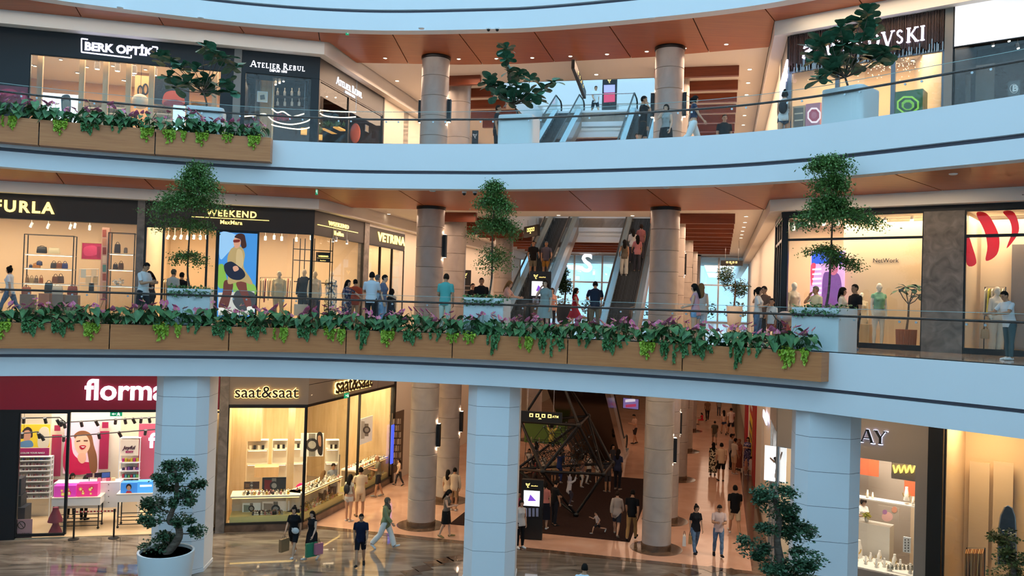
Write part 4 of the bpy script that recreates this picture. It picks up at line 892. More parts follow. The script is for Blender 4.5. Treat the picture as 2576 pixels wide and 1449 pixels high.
def tier_tree(px, trunk_px, tiers, label, plabel, top_y):
 loc, rz=behind_rail(px, Z1, 0.85)
 pot=thing('planter_box', loc, plabel, 'planter', rz=rz);pot_body(1.22, 1.13, 0.03).build('pot', 'pot_white', pot, 40, local=True);MB().prism(superpoly(1.1, 1.1, 0.02), 1.02, 1.08).build('soil', 'soil', pot, local=True)
 cv=thing('ground_cover', loc+Vector((0, 0, 1.08)), plabel.replace('white box', 'green creeping plants in the white box'), 'plant', rz=rz)
 P=np.stack([rng.uniform(-0.62, 0.62, 500), rng.uniform(-0.62, 0.62, 500), rng.uniform(0.0, 0.16, 500)], 1);P[:150, 1]=rng.uniform(-0.68, -0.62, 150);P[:150, 2]=-rng.uniform(0, 0.3, 150)**1.5
 M3=np.array(Matrix.Rotation(rz, 3, 'Z'));P=P@M3.T+np.array(loc+Vector((0, 0, 1.06)))
 cloud_obj(P, 0.075, 'pothos_dark', cv, 'foliage', 0.2, 0.8)
 t=thing('tiered_tree', loc+Vector((0, 0, 1.08)), label, 'tree');b0=loc+Vector((0, 0, 1.0));YY=lambda y:loc.y-1.75*max(0.0, min(1.0, (690-y)/190));tr=[b0]+[at_y(x, y, YY(y))for x, y in trunk_px]
 n=len(catmull(tr, 4));MB().tube(catmull(tr, 4), [0.032*(1-0.75*i/n)+0.004 for i in range(n)], 6).build('trunk', 'bark', t, 60)
 for(x0, y0, x1, y1, num, dome)in tiers:
  Y=YY((y0+y1)/2);a=at_y(x0, y0, Y);b=at_y(x1, y1, Y);c=(a+b)/2;rx=abs(b.x-a.x)/2;rzz=abs(a.z-b.z)/2
  ctr=min(tr, key=lambda q:abs(q.z-c.z));axis=Vector((np.interp(c.z, [q.z for q in tr], [q.x for q in tr]), Y, c.z));br=MB();pts=[]
  num=int(num*1.8);nb=max(9, int(num/170))
  for k in range(nb):
   an=R.uniform(0, 6.28);rr=R.uniform(0.55, 1.0);tip=Vector((c.x+math.cos(an)*rx*rr, Y+math.sin(an)*rx*0.6*rr, c.z+rzz*(R.uniform(-0.9, 0.6)if dome==0 else(0.75-1.5*rr*rr+R.uniform(-0.2, 0.2)))))
   root=axis+Vector((0, 0, rzz*(0.4 if dome else -0.2)));mid=root.lerp(tip, 0.5)+Vector((0, 0, rzz*0.3));path=catmull([root, mid, tip], 5);br.tube(path, [0.007]*len(path), 3)
   m=num//nb;w=np.abs(rng.normal(0, 0.42, m));idx=np.minimum((len(path)-1-(w*len(path)).astype(int)).clip(1), len(path)-1)
   base=np.array([path[i]for i in idx]);base=base+rng.normal(0, 1, (m, 3))*np.array([rx*0.16+0.03, rx*0.16+0.03, 0.045+rzz*0.12]);pts.append(base)
  q=br.build('branches', 'bark', t);q['kind']='stuff'
  cloud_obj(np.concatenate(pts), 0.068, 'tree_leaf', t, 'foliage', 0.5, 0.55)
tier_tree(466, [(472, 690), (476, 600), (485, 500), (497, 410)], [(462, 402, 545, 470, 1500, 1), (430, 445, 560, 505, 1700, 1), (380, 480, 562, 548, 2600, 1), (392, 545, 535, 590, 900, 0), (428, 630, 530, 672, 700, 1)], 'slender tiered tree between the bag shop and the fashion shop', 'white box of the left slender tree', 400)
tier_tree(1233, [(1237, 700), (1238, 620), (1242, 540), (1243, 455)], [(1205, 453, 1268, 500, 900, 1), (1190, 488, 1290, 548, 1600, 1), (1184, 540, 1306, 615, 2000, 1), (1186, 605, 1292, 690, 800, 0)], 'slender tiered tree left of the escalators', 'white box of the middle slender tree', 452)
tier_tree(2079, [(2085, 730), (2090, 640), (2095, 530), (2097, 395)], [(2037, 390, 2152, 440, 1600, 1), (2038, 420, 2130, 500, 1400, 0), (2040, 495, 2150, 530, 1200, 1), (2006, 510, 2205, 580, 2800, 1), (2015, 615, 2110, 650, 700, 1), (2090, 638, 2166, 685, 700, 1)], 'slender tiered tree before the right fashion shop window', 'white box of the right slender tree', 392)
# ------------------------------------------------------------------ clipped trees on the ground floor
def pad_tree(px, pot_y, p, trunk, pads, label, plabel, leaf='bonsai_leaf', pot_w=1.5, size=0.085, dens=1.5):
 Y=FPX/p;q=at_y(px, pot_y, Y);top=q.z;loc=Vector((q.x, q.y, 0))
 pot=thing('round_pot', loc, plabel, 'planter');r=pot_w/2
 MB().lathe([(r*0.82, 0), (r*0.9, top*0.3), (r, top-0.06), (r, top), (r*0.92, top), (r*0.9, top-0.08)], n=36).build('pot', 'pot_white', pot, 40, local=True)
 MB().lathe([(r*0.9, top-0.12), (r*0.9, top-0.08)], n=30).build('soil', 'soil', pot, local=True)
 t=thing('clipped_tree', loc+Vector((0, 0, top-0.08)), label, 'tree');pts=[Vector((q.x, Y, top-0.1))]+[at_y(x, y, Y)for x, y in trunk]
 path=catmull(pts, 4);n=len(path);MB().tube(path, [0.11*(1-0.8*i/n)+0.012 for i in range(n)], 8).build('trunk', 'bark', t, 60)
 for(x0, y0, x1, y1)in pads:
  a, b=at_y(x0, y0, Y), at_y(x1, y1, Y);c=(a+b)/2;c.y+=R.uniform(-0.3, 0.3);rx=abs(b.x-a.x)/2;rzz=abs(a.z-b.z)/2
  root=min(path, key=lambda w:(w-c).length);MB().tube(catmull([root, root.lerp(c, 0.6)-Vector((0, 0, 0.04)), c], 3), 0.022, 5).build('branch', 'bark', t, 60)
  num=int(dens*1500*rx*(rzz+rx*0.5))+150;subs=[]
  for k in range(max(3, int(rx*9))):
   d=Vector((R.uniform(-0.75, 0.75)*rx, R.uniform(-0.7, 0.7)*rx, R.uniform(-0.5, 0.5)*rzz));subs.append(blob(c+d, (rx*0.38, rx*0.38, rzz*0.5), num//max(3, int(rx*9)), 0.3))
  subs.append(blob(c, (rx, rx*0.9, rzz), num//2, 0.4));cloud_obj(np.concatenate(subs), size, leaf, t, 'foliage_pad', 0.0, 0.62)
pad_tree(418, 1385, 90, [(450, 1352), (445, 1318), (425, 1310), (440, 1265), (445, 1210), (432, 1170)], [(392, 1155, 492, 1205), (388, 1185, 480, 1215), (470, 1203, 515, 1240), (430, 1220, 500, 1280), (385, 1215, 440, 1250), (344, 1245, 425, 1300), (355, 1280, 425, 1320), (415, 1290, 482, 1328), (465, 1325, 512, 1362), (372, 1340, 440, 1368), (335, 1362, 430, 1400)], 'clipped dark green tree with a twisted trunk before the left white column', 'white round pot of the left clipped tree')
pad_tree(1985, 1600, 113, [(1975, 1480), (1965, 1420), (1955, 1360), (1960, 1310), (1950, 1260), (1945, 1230)], [(1890, 1212, 2015, 1262), (1905, 1250, 2000, 1305), (1960, 1290, 2015, 1320), (1895, 1310, 1960, 1345), (1950, 1310, 2070, 1380), (1855, 1355, 1945, 1415), (1960, 1370, 2072, 1430), (1900, 1400, 2000, 1449), (1940, 1430, 2060, 1470)], 'clipped dark green tree before the right white column', 'white round pot of the right clipped tree')
pad_tree(2560, 1600, 105, [(2555, 1500), (2550, 1430), (2550, 1370)], [(2500, 1330, 2576, 1385), (2485, 1365, 2560, 1425), (2530, 1380, 2610, 1440), (2500, 1420, 2590, 1480)], 'loose olive green tree cut by the right frame edge', 'white round pot of the olive tree', leaf='olive_leaf', dens=0.75, size=0.085)
def hall_tree(px, y_top, y_pot, y_base, p, w, potm, label, plabel, kind='ball'):
 Y=FPX/p;b=at_y(px, y_base, Y);b.z=Z1;pt=at_y(px, y_pot, Y);h=pt.z-Z1;pot=thing('round_pot', b, plabel, 'planter')
 MB().lathe([(0.24, 0), (0.36, 0.12), (0.43, h*0.55), (0.45, h), (0.4, h), (0.39, h-0.06)], n=28).build('pot', potm, pot, 50, local=True);MB().lathe([(0.39, h-0.1), (0.39, h-0.06)], n=20).build('soil', 'soil', pot, local=True)
 t=thing('potted_tree', b+Vector((0, 0, h-0.05)), label, 'tree');top=at_y(px, y_top, Y);H_=top.z-pt.z;mid=pt+Vector((0.05, 0, H_*0.4))
 MB().tube([pt, mid, pt+Vector((0, 0, H_*0.7))], [0.06, 0.045, 0.02], 6).build('trunk', 'bark', t, 60)
 for k in range(7):
  c=pt+Vector((R.uniform(-0.6, 0.6)*w, R.uniform(-0.5, 0.5)*w, H_*R.uniform(0.4, 0.85)));cloud_obj(blob(c, (w*0.45, w*0.42, H_*0.22), 330, 0.3), 0.11, 'bonsai_leaf', t, 'foliage_pad', 0, 0.6)
hall_tree(1847, 672, 770, 800, 44, 1.0, 'pot_white', 'bushy potted tree in the right corridor of the middle storey', 'white round pot in the right corridor')
hall_tree(1420, 668, 765, 808, 50, 0.5, 'soft_black', 'dark potted tree between the escalators', 'dark pot between the escalators')
# ------------------------------------------------------------------ people: one continuous body per pose, clothing laid over it
SKIN=['#c99a7c', '#b98a6b', '#d9ae92', '#9c6f52']
for i, c in enumerate(SKIN):mat('skin_%d'%i, c, 0.5, spec=0.35)
mat('eye_dark', '#1c130f', 0.3);mat('lips', '#9a4f4a', 0.5)
POSES={'stand':((0.02, -0.02), (0.05, 0.05), (0.05, 0.14, 0.2, 0.1), (0.0, 0.14, 0.2, 0.1), 0.0, 0.0, 0.05), 'walk':((0.42, -0.38), (0.12, 0.35), (-0.32, 0.13, 0.25, 0.1), (0.36, 0.13, 0.35, 0.1), 0.04, 0.0, 0.05), 'stroll':((-0.22, 0.30), (0.28, 0.1), (0.22, 0.13, 0.3, 0.1), (-0.2, 0.13, 0.25, 0.1), 0.03, 0.1, 0.1), 'phone':((0.2, -0.2), (0.1, 0.25), (0.1, 0.15, 0.3, 0.1), (0.9, 0.25, 2.69, 0.47), 0.0, -0.1, 0.1), 'look':((0.18, -0.16), (0.08, 0.2), (0.30, 0.12, 1.45, 0.45), (0.32, 0.12, 1.5, 0.45), 0.05, 0.0, 0.45), 'cross':((0.05, -0.05), (0.05, 0.05), (0.35, 0.2, 1.6, 0.85), (0.35, 0.2, 1.5, 0.85), 0.0, 0.1, 0.05), 'hold':((0.03, -0.03), (0.05, 0.05), (0.1, 0.14, 1.2, 0.2), (0.05, 0.14, 0.25, 0.1), 0.03, 0.2, 0.2), 'arm':((0.05, -0.05), (0.05, 0.08), (0.5, 1.0, 0.5, 0.5), (0.05, 0.14, 0.25, 0.1), 0.02, 0.2, 0.1), 'rail':((0.05, -0.05), (0.05, 0.05), (0.65, 0.25, 0.8, 0.3), (0.65, 0.25, 0.8, 0.3), 0.2, 0.0, 0.2), 'climb':((1.0, 0.25), (1.3, 0.5), (2.5, 0.35, 0.5, 0.1), (2.2, 0.4, 0.8, 0.1), 0.1, 0.0, -0.2), 'run':((0.9, -0.55), (0.7, 0.9), (-0.7, 0.2, 1.2, 0.1), (0.7, 0.2, 1.3, 0.1), 0.2, 0.0, 0.0), 'sit':((1.45, 1.45), (1.45, 1.45), (0.5, 0.15, 1.0, 0.35), (0.5, 0.15, 1.0, 0.35), 0.08, 0.0, 0.2), 'ride':((0.08, -0.05), (0.05, 0.08), (0.3, 0.25, 0.7, 0.2), (0.0, 0.14, 0.2, 0.1), 0.0, 0.0, 0.1), }
BODY={}
def body_for(sex, pose, child=False):
 key=(sex, pose, child)
 if key in BODY:return BODY[key]
 (hl_, hr_), (kl, kr), aL, aR, lean, hyaw, hpit=POSES[pose];F=sex=='f'
 sh=0.155 if F else 0.18;wa=(0.118, 0.088)if F else(0.142, 0.102);ch=(0.148, 0.112)if F else(0.172, 0.118);hp=(0.166, 0.112)if F else(0.155, 0.108)
 if child:sh=0.15;wa=(0.13, 0.1);ch=(0.14, 0.105);hp=(0.14, 0.1)
 mb=MB();bones=[]
 P0=Vector((0, 0, 0.93));ML=Matrix.Translation(P0)@Matrix.Rotation(lean, 4, 'X')@Matrix.Translation(-P0)
 T=lambda p:ML@Vector(p)
 ring=[(0.80, hp[0]*0.55, hp[1]*0.7, 0.0), (0.85, hp[0]*0.93, hp[1], 0.005), (0.93, hp[0], hp[1], 0.008), (1.02, hp[0]*0.9, wa[1]*1.05, 0), (1.10, wa[0], wa[1], -0.005), (1.20, ch[0]*0.93, ch[1]*0.95, -0.008), (1.30, ch[0], ch[1], -0.012 if F else -0.005), (1.38, sh*0.98, ch[1]*0.85, 0.005), (1.43, sh*0.82, 0.075, 0.012), (1.465, 0.085, 0.062, 0.012), (1.50, 0.052, 0.054, 0.008), (1.56, 0.05, 0.054, -0.002)]
 pts=[T((0, y, z))for z, _, _, y in ring];n=16;vs=[];fs=[]
 for(z, rx, ry, y), c in zip(ring, pts):
  for k in range(n):a=2*math.pi*k/n;vs.append(T((rx*math.cos(a), y+ry*math.sin(a), z)))
 for i in range(len(ring)-1):
  for k in range(n):fs.append((i*n+k, i*n+(k+1)%n, (i+1)*n+(k+1)%n, (i+1)*n+k))
 fs+=[tuple(range(n-1, -1, -1)), tuple((len(ring)-1)*n+k for k in range(n))];mb.add(vs, fs)
 if F and not child:
  for s in(-1, 1):mb.ball(T((s*0.065, -0.085, 1.285)), (0.058, 0.05, 0.058), 10, 6)
 bones+=[('pelvis', T((0, 0, 0.84)), T((0, 0, 0.99)), 0.13), ('torso', T((0, 0, 1.04)), T((0, 0, 1.42)), 0.135), ('neck', T((0, 0, 1.46)), T((0, 0, 1.53)), 0.055)]
 hs=1.22 if child else 1.0
 MH=ML@Matrix.Translation((0, -0.012, 1.53))@Matrix.Rotation(hyaw, 4, 'Z')@Matrix.Rotation(hpit, 4, 'X')@Matrix.Scale(hs, 4)
 def hb(c, r, a=12, b=8):
  m=MB().ball(c, r, a, b);mb.add([MH@Vector(v)for v in m.v], m.f)
 hb((0, 0.008, 0.105), (0.074, 0.092, 0.095), 16, 10);hb((0, -0.012, 0.06), (0.06, 0.075, 0.085), 14, 8);hb((0, -0.035, 0.005), (0.045, 0.052, 0.035));hb((0, -0.094, 0.062), (0.014, 0.022, 0.024), 8, 6)
 for s in(-1, 1):hb((s*0.075, 0.01, 0.07), (0.012, 0.022, 0.032), 8, 6)
 bones.append(('head', MH@Vector((0, 0, 0.03)), MH@Vector((0, 0, 0.13)), 0.085))
 fin=[]
 def arm(s, q):
  p, a, e, inw=q;S=T((s*sh, 0.01, 1.40));d=Vector((s*math.sin(a), -math.sin(p)*math.cos(a), -math.cos(p)*math.cos(a)))
  E=S+d*0.285;d2=Vector((s*math.sin(a)*0.5-s*math.sin(inw), -math.sin(p+e)*math.cos(inw), -math.cos(p+e)*math.cos(inw))).normalized();Wr=E+d2*0.245
  k=0.86 if F else 1.0
  mb.tube([S-d*0.03, S, S+d*0.08, S+d*0.2, E, E+d2*0.06, E+d2*0.15, Wr, Wr+d2*0.02], [0.03, 0.05*k, 0.052*k, 0.046*k, 0.040*k, 0.043*k, 0.036*k, 0.027*k, 0.024], 10)
  nn=Vector((-s, 0, 0));nn=(nn-d2*nn.dot(d2)).normalized();w=d2.cross(nn).normalized()
  if w.y>0:w=-w
  c=Wr+d2*0.05;m=MB().ball((0, 0, 0), (1, 1, 1), 10, 6);mb.add([c+d2*(v[0]*0.055)+w*(v[1]*0.042)+nn*(v[2]*0.018)for v in m.v], m.f)
  for i, (o, L)in enumerate(((0.030, 0.070), (0.011, 0.080), (-0.010, 0.075), (-0.029, 0.060))):
   b=Wr+d2*0.082+w*o;fin.append(([b-d2*0.02, b, b+d2*L*0.45+nn*0.008, b+d2*L*0.8+nn*0.026, b+d2*L*0.95+nn*0.042], [0.0085, 0.009, 0.0085, 0.0075, 0.005]))
  b=Wr+d2*0.03+w*0.030;fin.append(([b-w*0.012, b, b+d2*0.03+w*0.018+nn*0.012, b+d2*0.058+w*0.02+nn*0.026], [0.012, 0.012, 0.0095, 0.006]))
  sd='L' if s>0 else 'R'
  bones.extend([('uparm'+sd, S, E, 0.05), ('forearm'+sd, E, Wr, 0.036), ('hand'+sd, Wr+d2*0.03, Wr+d2*0.16, 0.03)]);return Wr+d2*0.09
 hands={'L':arm(1, aL), 'R':arm(-1, aR)}
 def leg(s, h, k):
  Hj=Vector((s*0.085, 0, 0.90));sp=0.04*s
  d=Vector((sp, -math.sin(h), -math.cos(h))).normalized();K=Hj+d*0.43;d2=Vector((-sp*0.4, -math.sin(h-k), -math.cos(h-k))).normalized();A=K+d2*0.40;g=1.06 if F else 1.0
  mb.tube([Hj+Vector((0, 0, 0.06)), Hj, Hj+d*0.12, Hj+d*0.28, K, K+d2*0.05, K+d2*0.14, K+d2*0.28, A, A+d2*0.04], [0.06, 0.086*g, 0.084*g, 0.068*g, 0.052, 0.05, 0.056, 0.045, 0.035, 0.036], 12)
  fp=max(-0.2, (h-k))if(h-k)>0 else(h-k)*0.85;fd=Vector((s*0.12, -math.cos(fp), math.sin(fp))).normalized();Hl=A+Vector((0, 0.03, -0.035));To=Hl+fd*0.21
  mb.tube([Hl-fd*0.03, Hl, Hl+fd*0.08+Vector((0, 0, 0.012)), Hl+fd*0.15, To, To+fd*0.025], [0.022, (0.034, 0.036), (0.038, 0.034), (0.042, 0.026), (0.038, 0.02), (0.02, 0.012)], 10)
  sd='L' if s>0 else 'R';bones.extend([('thigh'+sd, Hj, K, 0.075), ('shin'+sd, K, A, 0.046), ('foot'+sd, Hl, To, 0.036)])
 leg(1, hl_, kl);leg(-1, hr_, kr)
 me0=mb.mesh('body', None, True);ob=bpy.data.objects.new('tmp', me0);md=ob.modifiers.new('r', 'REMESH');md.mode='VOXEL';md.voxel_size=0.0165;md.use_smooth_shade=True
 sm=ob.modifiers.new('s', 'SMOOTH');sm.factor=0.5;sm.iterations=3
 me=evaluated_mesh(ob);bpy.data.meshes.remove(me0)
 nv=len(me.vertices);co=np.empty(nv*3);me.vertices.foreach_get('co', co);co=co.reshape(-1, 3);nf=len(me.polygons)
 no=np.empty(nv*3);me.vertices.foreach_get('normal', no);no=no.reshape(-1, 3)
 faces=[tuple(p.vertices)for p in me.polygons];bpy.data.meshes.remove(me)
 zmin=co[:, 2].min();co[:, 2]-=zmin;sh3=Vector((0, 0, -zmin))
 fc=np.array([co[list(f)].mean(0)for f in faces]);fnz=np.array([no[list(f)].mean(0)for f in faces])
 best=np.full(nf, 1e9);lab=np.zeros(nf, int);tt=np.zeros(nf)
 for i, (kd, a, b, r)in enumerate(bones):
  a=np.array(a+sh3);b=np.array(b+sh3);ab=b-a;t=((fc-a)@ab)/(ab@ab);tc=t.clip(0, 1);d=np.linalg.norm(fc-(a+tc[:, None]*ab), axis=1)/r
  m=d<best;best[m]=d[m];lab[m]=i;tt[m]=t[m]
 kinds=np.array([b[0]for b in bones])[lab]
 fm=MB();fm.v=[tuple(p)for p in co];fm.f=list(faces);fm.mi=[0]*nf
 for pts, rs in fin:fm.tube([p+sh3 for p in pts], rs, 6)
 MHs=Matrix.Translation(sh3)@MH
 def face_ball(c, r, slot):
  fm.cur=slot;m=MB().ball(c, r, 8, 6);fm.add([MHs@Vector(v)for v in m.v], m.f);fm.cur=0
 for s in(-1, 1):face_ball((s*0.03, -0.077, 0.078), (0.012, 0.008, 0.007), 1);face_ball((s*0.031, -0.082, 0.097), (0.018, 0.006, 0.004), 1)
 face_ball((0, -0.083, 0.026), (0.022, 0.008, 0.007), 2)
 bm=fm.mesh('body', 180);[bm.materials.append(MATS[x])for x in('skin_0', 'eye_dark', 'lips')]
 B=dict(me=bm, co=co, no=no, faces=faces, fc=fc, kind=kinds, t=tt, MH=MHs, hands={k:v+sh3 for k, v in hands.items()}, sex=sex, key=key, ML=Matrix.Translation(sh3)@ML, hp=hp, wa=wa)
 BODY[key]=B;return B
GARM={}
def shell(B, gkey, mask, off, zmin=None):
 """faces of the body lifted off along the normal: a garment that follows the body"""
 k=(B['key'], gkey)
 if k in GARM:return GARM[k]
 ids=np.nonzero(mask)[0];used={};vs=[];fs=[]
 offs=off if callable(off)else(lambda p:off)
 for i in ids:
  f=[]
  for v in B['faces'][i]:
   if v not in used:used[v]=len(vs);p=B['co'][v];q_=p+B['no'][v]*offs(p);q_[2]=max(q_[2], zmin)if zmin else q_[2];vs.append(q_)
   f.append(used[v])
  fs.append(tuple(f))
 if not fs:return None
 me=MB().add([Vector(v)for v in vs], fs).mesh(gkey.split('_')[0], 180);me.materials.append(MATS['skin_0']);GARM[k]=me;return me
def loft_skirt(B, gkey, z_top, z_hem, flare):
 k=(B['key'], gkey)
 if k in GARM:return GARM[k]
 co=B['co'];vs=[];fs=[];n=28;zs=np.linspace(z_top, z_hem, 7);legs=np.isin(B['kind'], ['thighL', 'thighR', 'shinL', 'shinR', 'pelvis', 'torso'])
 P=B['fc'][legs];prev=0
 for i, z in enumerate(zs):
  q=P[np.abs(P[:, 2]-z)<0.05]
  if len(q)<4:q=P
  x0, x1, y0, y1=q[:, 0].min(), q[:, 0].max(), q[:, 1].min(), q[:, 1].max();cx, cy=(x0+x1)/2, (y0+y1)/2;rx, ry=(x1-x0)/2*1.08+0.015+flare*i/6, (y1-y0)/2*1.08+0.015+flare*i/6
  for a in range(n):t=2*math.pi*a/n;w=1+0.035*math.sin(a*7*2*math.pi/n*1.0)*i/6;vs.append((cx+rx*math.cos(t)*w, cy+ry*math.sin(t)*w, z))
 for i in range(6):
  for a in range(n):fs.append((i*n+a, i*n+(a+1)%n, (i+1)*n+(a+1)%n, (i+1)*n+a))
 me=MB().add(vs, fs).mesh('skirt', 180);me.materials.append(MATS['skin_0']);GARM[k]=me;return me
def hair_mesh(B, kind):
 k=(B['key'], 'hair_'+kind)
 if k in GARM:return GARM[k]
 iM=np.array(B['MH'].inverted());L=B['fc']@iM[:3, :3].T+iM[:3, 3];hd=np.isin(B['kind'], ['head', 'neck'])
 if kind=='scarf':m=hd&~((L[:, 1]<-0.035)&(L[:, 2]<0.125)&(np.abs(L[:, 0])<0.06));off=0.022
 elif kind=='short':m=hd&(((L[:, 2]>0.142)&(L[:, 1]>-0.085))|((L[:, 1]>0.012)&(L[:, 2]>0.03))|((L[:, 2]>0.105)&(L[:, 1]>-0.035)))&~((np.abs(L[:, 0])>0.077)&(L[:, 2]<0.1));off=0.010
 else:m=hd&(((L[:, 2]>0.135)&(L[:, 1]>-0.08))|((L[:, 2]>0.1)&(L[:, 1]>-0.045)&(np.abs(L[:, 0])>0.045))|((L[:, 1]>-0.025)&(L[:, 2]>-0.03)&(np.abs(L[:, 0])>0.04))|((L[:, 1]>0.0)&(L[:, 2]>-0.03)));off=0.018
 ids=np.nonzero(m)[0];used={};vs=[];fs=[]
 for i in ids:
  f=[]
  for v in B['faces'][i]:
   if v not in used:used[v]=len(vs);vs.append(Vector(B['co'][v]+B['no'][v]*off))
   f.append(used[v])
  fs.append(tuple(f))
 mb=MB().add(vs, fs);X=MB()
 if kind=='long':X.tube([(0, 0.035, 0.17), (0, 0.075, 0.10), (0, 0.085, 0.02), (0, 0.095, -0.08), (0, 0.10, -0.18), (0, 0.09, -0.25)], [(0.05, 0.03), (0.08, 0.042), (0.085, 0.045), (0.09, 0.04), (0.075, 0.034), (0.03, 0.015)], 12)
 elif kind=='bun':X.ball((0, 0.055, 0.205), (0.045, 0.045, 0.04))
 elif kind=='tail':X.tube([(0, 0.09, 0.13), (0, 0.13, 0.10), (0, 0.13, 0.0), (0, 0.115, -0.08)], [0.022, 0.03, 0.028, 0.008], 8)
 elif kind=='scarf':X.tube([(0, 0.02, 0.03), (0, 0.0, -0.03), (0, -0.01, -0.09), (0, 0.0, -0.14)], [(0.075, 0.075), (0.085, 0.08), (0.13, 0.10), (0.15, 0.11)], 14)
 if X.v:mb.add([B['MH']@Vector(v)for v in X.v], X.f)
 me=mb.mesh('hair', 180);me.materials.append(MATS['skin_0']);GARM[k]=me;return me
def isin(B, *names):
 out=[]
 for n in names:out+=[n]if n in('pelvis', 'torso', 'neck', 'head')else[n+'L', n+'R']
 return np.isin(B['kind'], out)
def cloth(c):
 if c in MATS:return MATS[c]
 return mat('cloth_'+c.strip('#'), c, 0.8, spec=0.2)
def stripes(name, a, b, sc, axis=2, thr=0.5):
 s=[0, 0, 0];s[axis]=1;return nmat(name, [(thr-0.03, a), (thr+0.03, b)], tuple(s), sc, 0, 0.8, 'wave')
stripes('stripe_white', '#8d9a98', '#eeece6', 9, 2, 0.35);stripes('stripe_blue', '#5b6a86', '#d9d6d2', 14, 2, 0.5);stripes('stripe_beige', '#c9b8a4', '#efe6da', 10, 2, 0.4)
nmat('floral_dark', [(0.42, '#1b1f3a'), (0.5, '#30385c'), (0.6, '#a88a86')], (1, 1, 1), 14, 3, 0.8);nmat('floral_blue', [(0.4, '#2f2c55'), (0.55, '#6a5f95'), (0.65, '#c9b9c4')], (1, 1, 1), 16, 3, 0.8);nmat('floral_bw', [(0.46, '#16140f'), (0.54, '#d9cfae')], (1, 1, 1), 11, 2, 0.8)
nmat('denim', [(0.3, '#3f5673'), (0.7, '#6683a3')], (1, 1, 1), 12, 3, 0.85);nmat('denim_light', [(0.3, '#6d8fb3'), (0.7, '#93b1cf')], (1, 1, 1), 12, 3, 0.85)
def person(loc, rz, H_, sex, pose, top, bottom, shoes, hair, skin, label, child=False, name='person', skinmat=None):
 """top: (kind, colour); bottom: (kind, colour); hair: (kind, colour)"""
 B=body_for(sex, pose, child);t=thing(name, loc, label, name, rz=rz, scale=H_/(1.735 if not child else 1.775))
 o=link_mesh('body', B['me'], t);sl=o.material_slots[0];sl.link='OBJECT';sl.material=MATS[skinmat or 'skin_%d'%skin]
 if skinmat:
  for w_ in o.material_slots[1:]:w_.link='OBJECT';w_.material=MATS[skinmat]
 def put(name, me, c):
  if me is None:return None
  q=link_mesh(name, me, t);s=q.material_slots[0];s.link='OBJECT';s.material=cloth(c);return q
 co, fc, kd, tt=B['co'], B['fc'], B['kind'], B['t'];pz=fc[kd=='pelvis'][:, 2].mean()if(kd=='pelvis').any()else 0.9
 bk=bottom[0]if bottom else None
 if top:
  tk=top[0];base=isin(B, 'torso')&(tt<1.13)|(isin(B, 'pelvis')&(fc[:, 2]>pz-0.075))
  if tk in('tee', 'long', 'jacket'):base|=isin(B, 'neck')&(tt<0.35)
  sleeve={'tee':0.72, 'tank':0.05, 'long':2.0, 'crop':0.3, 'jacket':2.0}[tk]
  m=base|(isin(B, 'uparm')&(tt<sleeve))
  if tk in('long', 'jacket'):m|=isin(B, 'forearm')&(tt<0.9)
  if tk=='crop':m&=(fc[:, 2]>pz+0.16)
  if tk=='jacket':m|=isin(B, 'pelvis')
  ex=0.014 if tk=='jacket' else 0.0
  put('shirt', shell(B, 'shirt_'+tk, m, lambda p:0.008+ex+0.018*max(0, min(1, (1.30-p[2])/0.4)), None if tk in('crop', 'jacket')else pz-0.06), top[1])
 if bk in('pants', 'shorts', 'wide', 'minishorts'):
  lim={'pants':9, 'wide':9, 'shorts':0.82, 'minishorts':0.32}[bk];m=(isin(B, 'pelvis')&(fc[:, 2]<pz+0.06))|(isin(B, 'thigh')&(tt<lim))
  if lim==9:m|=isin(B, 'shin')&(tt<0.95)
  of={'pants':(lambda p:0.010+0.012*max(0, 0.5-p[2])), 'wide':(lambda p:0.014+0.05*max(0, 0.9-p[2])), 'shorts':(lambda p:0.012+0.03*max(0, 0.85-p[2])), 'minishorts':0.012}[bk]
  put('trousers' if lim==9 else 'shorts', shell(B, 'trousers_'+bk, m, of), bottom[1])
 elif bk in('skirt', 'midi', 'dress', 'maxi'):
  zt=pz+0.1;zh={'skirt':0.52, 'midi':0.36, 'dress':0.56, 'maxi':0.14}[bk];put('skirt', loft_skirt(B, 'skirt_'+bk, zt, zh, 0.03 if bk=='skirt' else 0.06), bottom[1])
 if shoes:
  for s in 'LR':put('shoe', shell(B, 'shoe_'+s, (kd=='foot'+s)&(tt>-2), 0.011), shoes)
 if hair and hair[0]!='bald':put('headscarf' if hair[0]=='scarf' else 'hair', hair_mesh(B, hair[0]), hair[1])
 t['hands']='';del t['hands']
 return t, B
HK, HB, HY, HG='#15110f', '#2c1d14', '#7a5a38', '#6b6663'
def put_by_feet(px, fy, z):return at_z(px, fy, z)
def put_by_scale(px, p, z):q=at_y(px, hz(px), FPX/p);return Vector((q.x, q.y, z))
PEOPLE=[]
def P0_(px, hy, fy, deg, *a, **k):
 q=put_by_feet(px, fy, 0.004);h=(fy-hy)/(FPX/q.y);PEOPLE.append(person(q, math.radians(deg), max(0.8, min(h*1.0, 1.9)), *a, **k));return PEOPLE[-1]
def P1_(px, hy, p, deg, *a, **k):
 q=put_by_scale(px, p, Z1);h=1.05+(hz(px)-hy)/p;q.x+=0.031*(hz(px)-(hy+60))/p*-1*0;PEOPLE.append(person(q, math.radians(deg), max(1.0, min(h, 1.92)), *a, **k));return PEOPLE[-1]
def P2_(px, hy, h, deg, *a, **k):
 p=(hz(px)-hy)/(4.55+h);q=at_y(px, hy+40, FPX/p);q.z=Z2;PEOPLE.append(person(q, math.radians(deg), h, *a, **k));return PEOPLE[-1]
T=lambda k, c:(k, c)
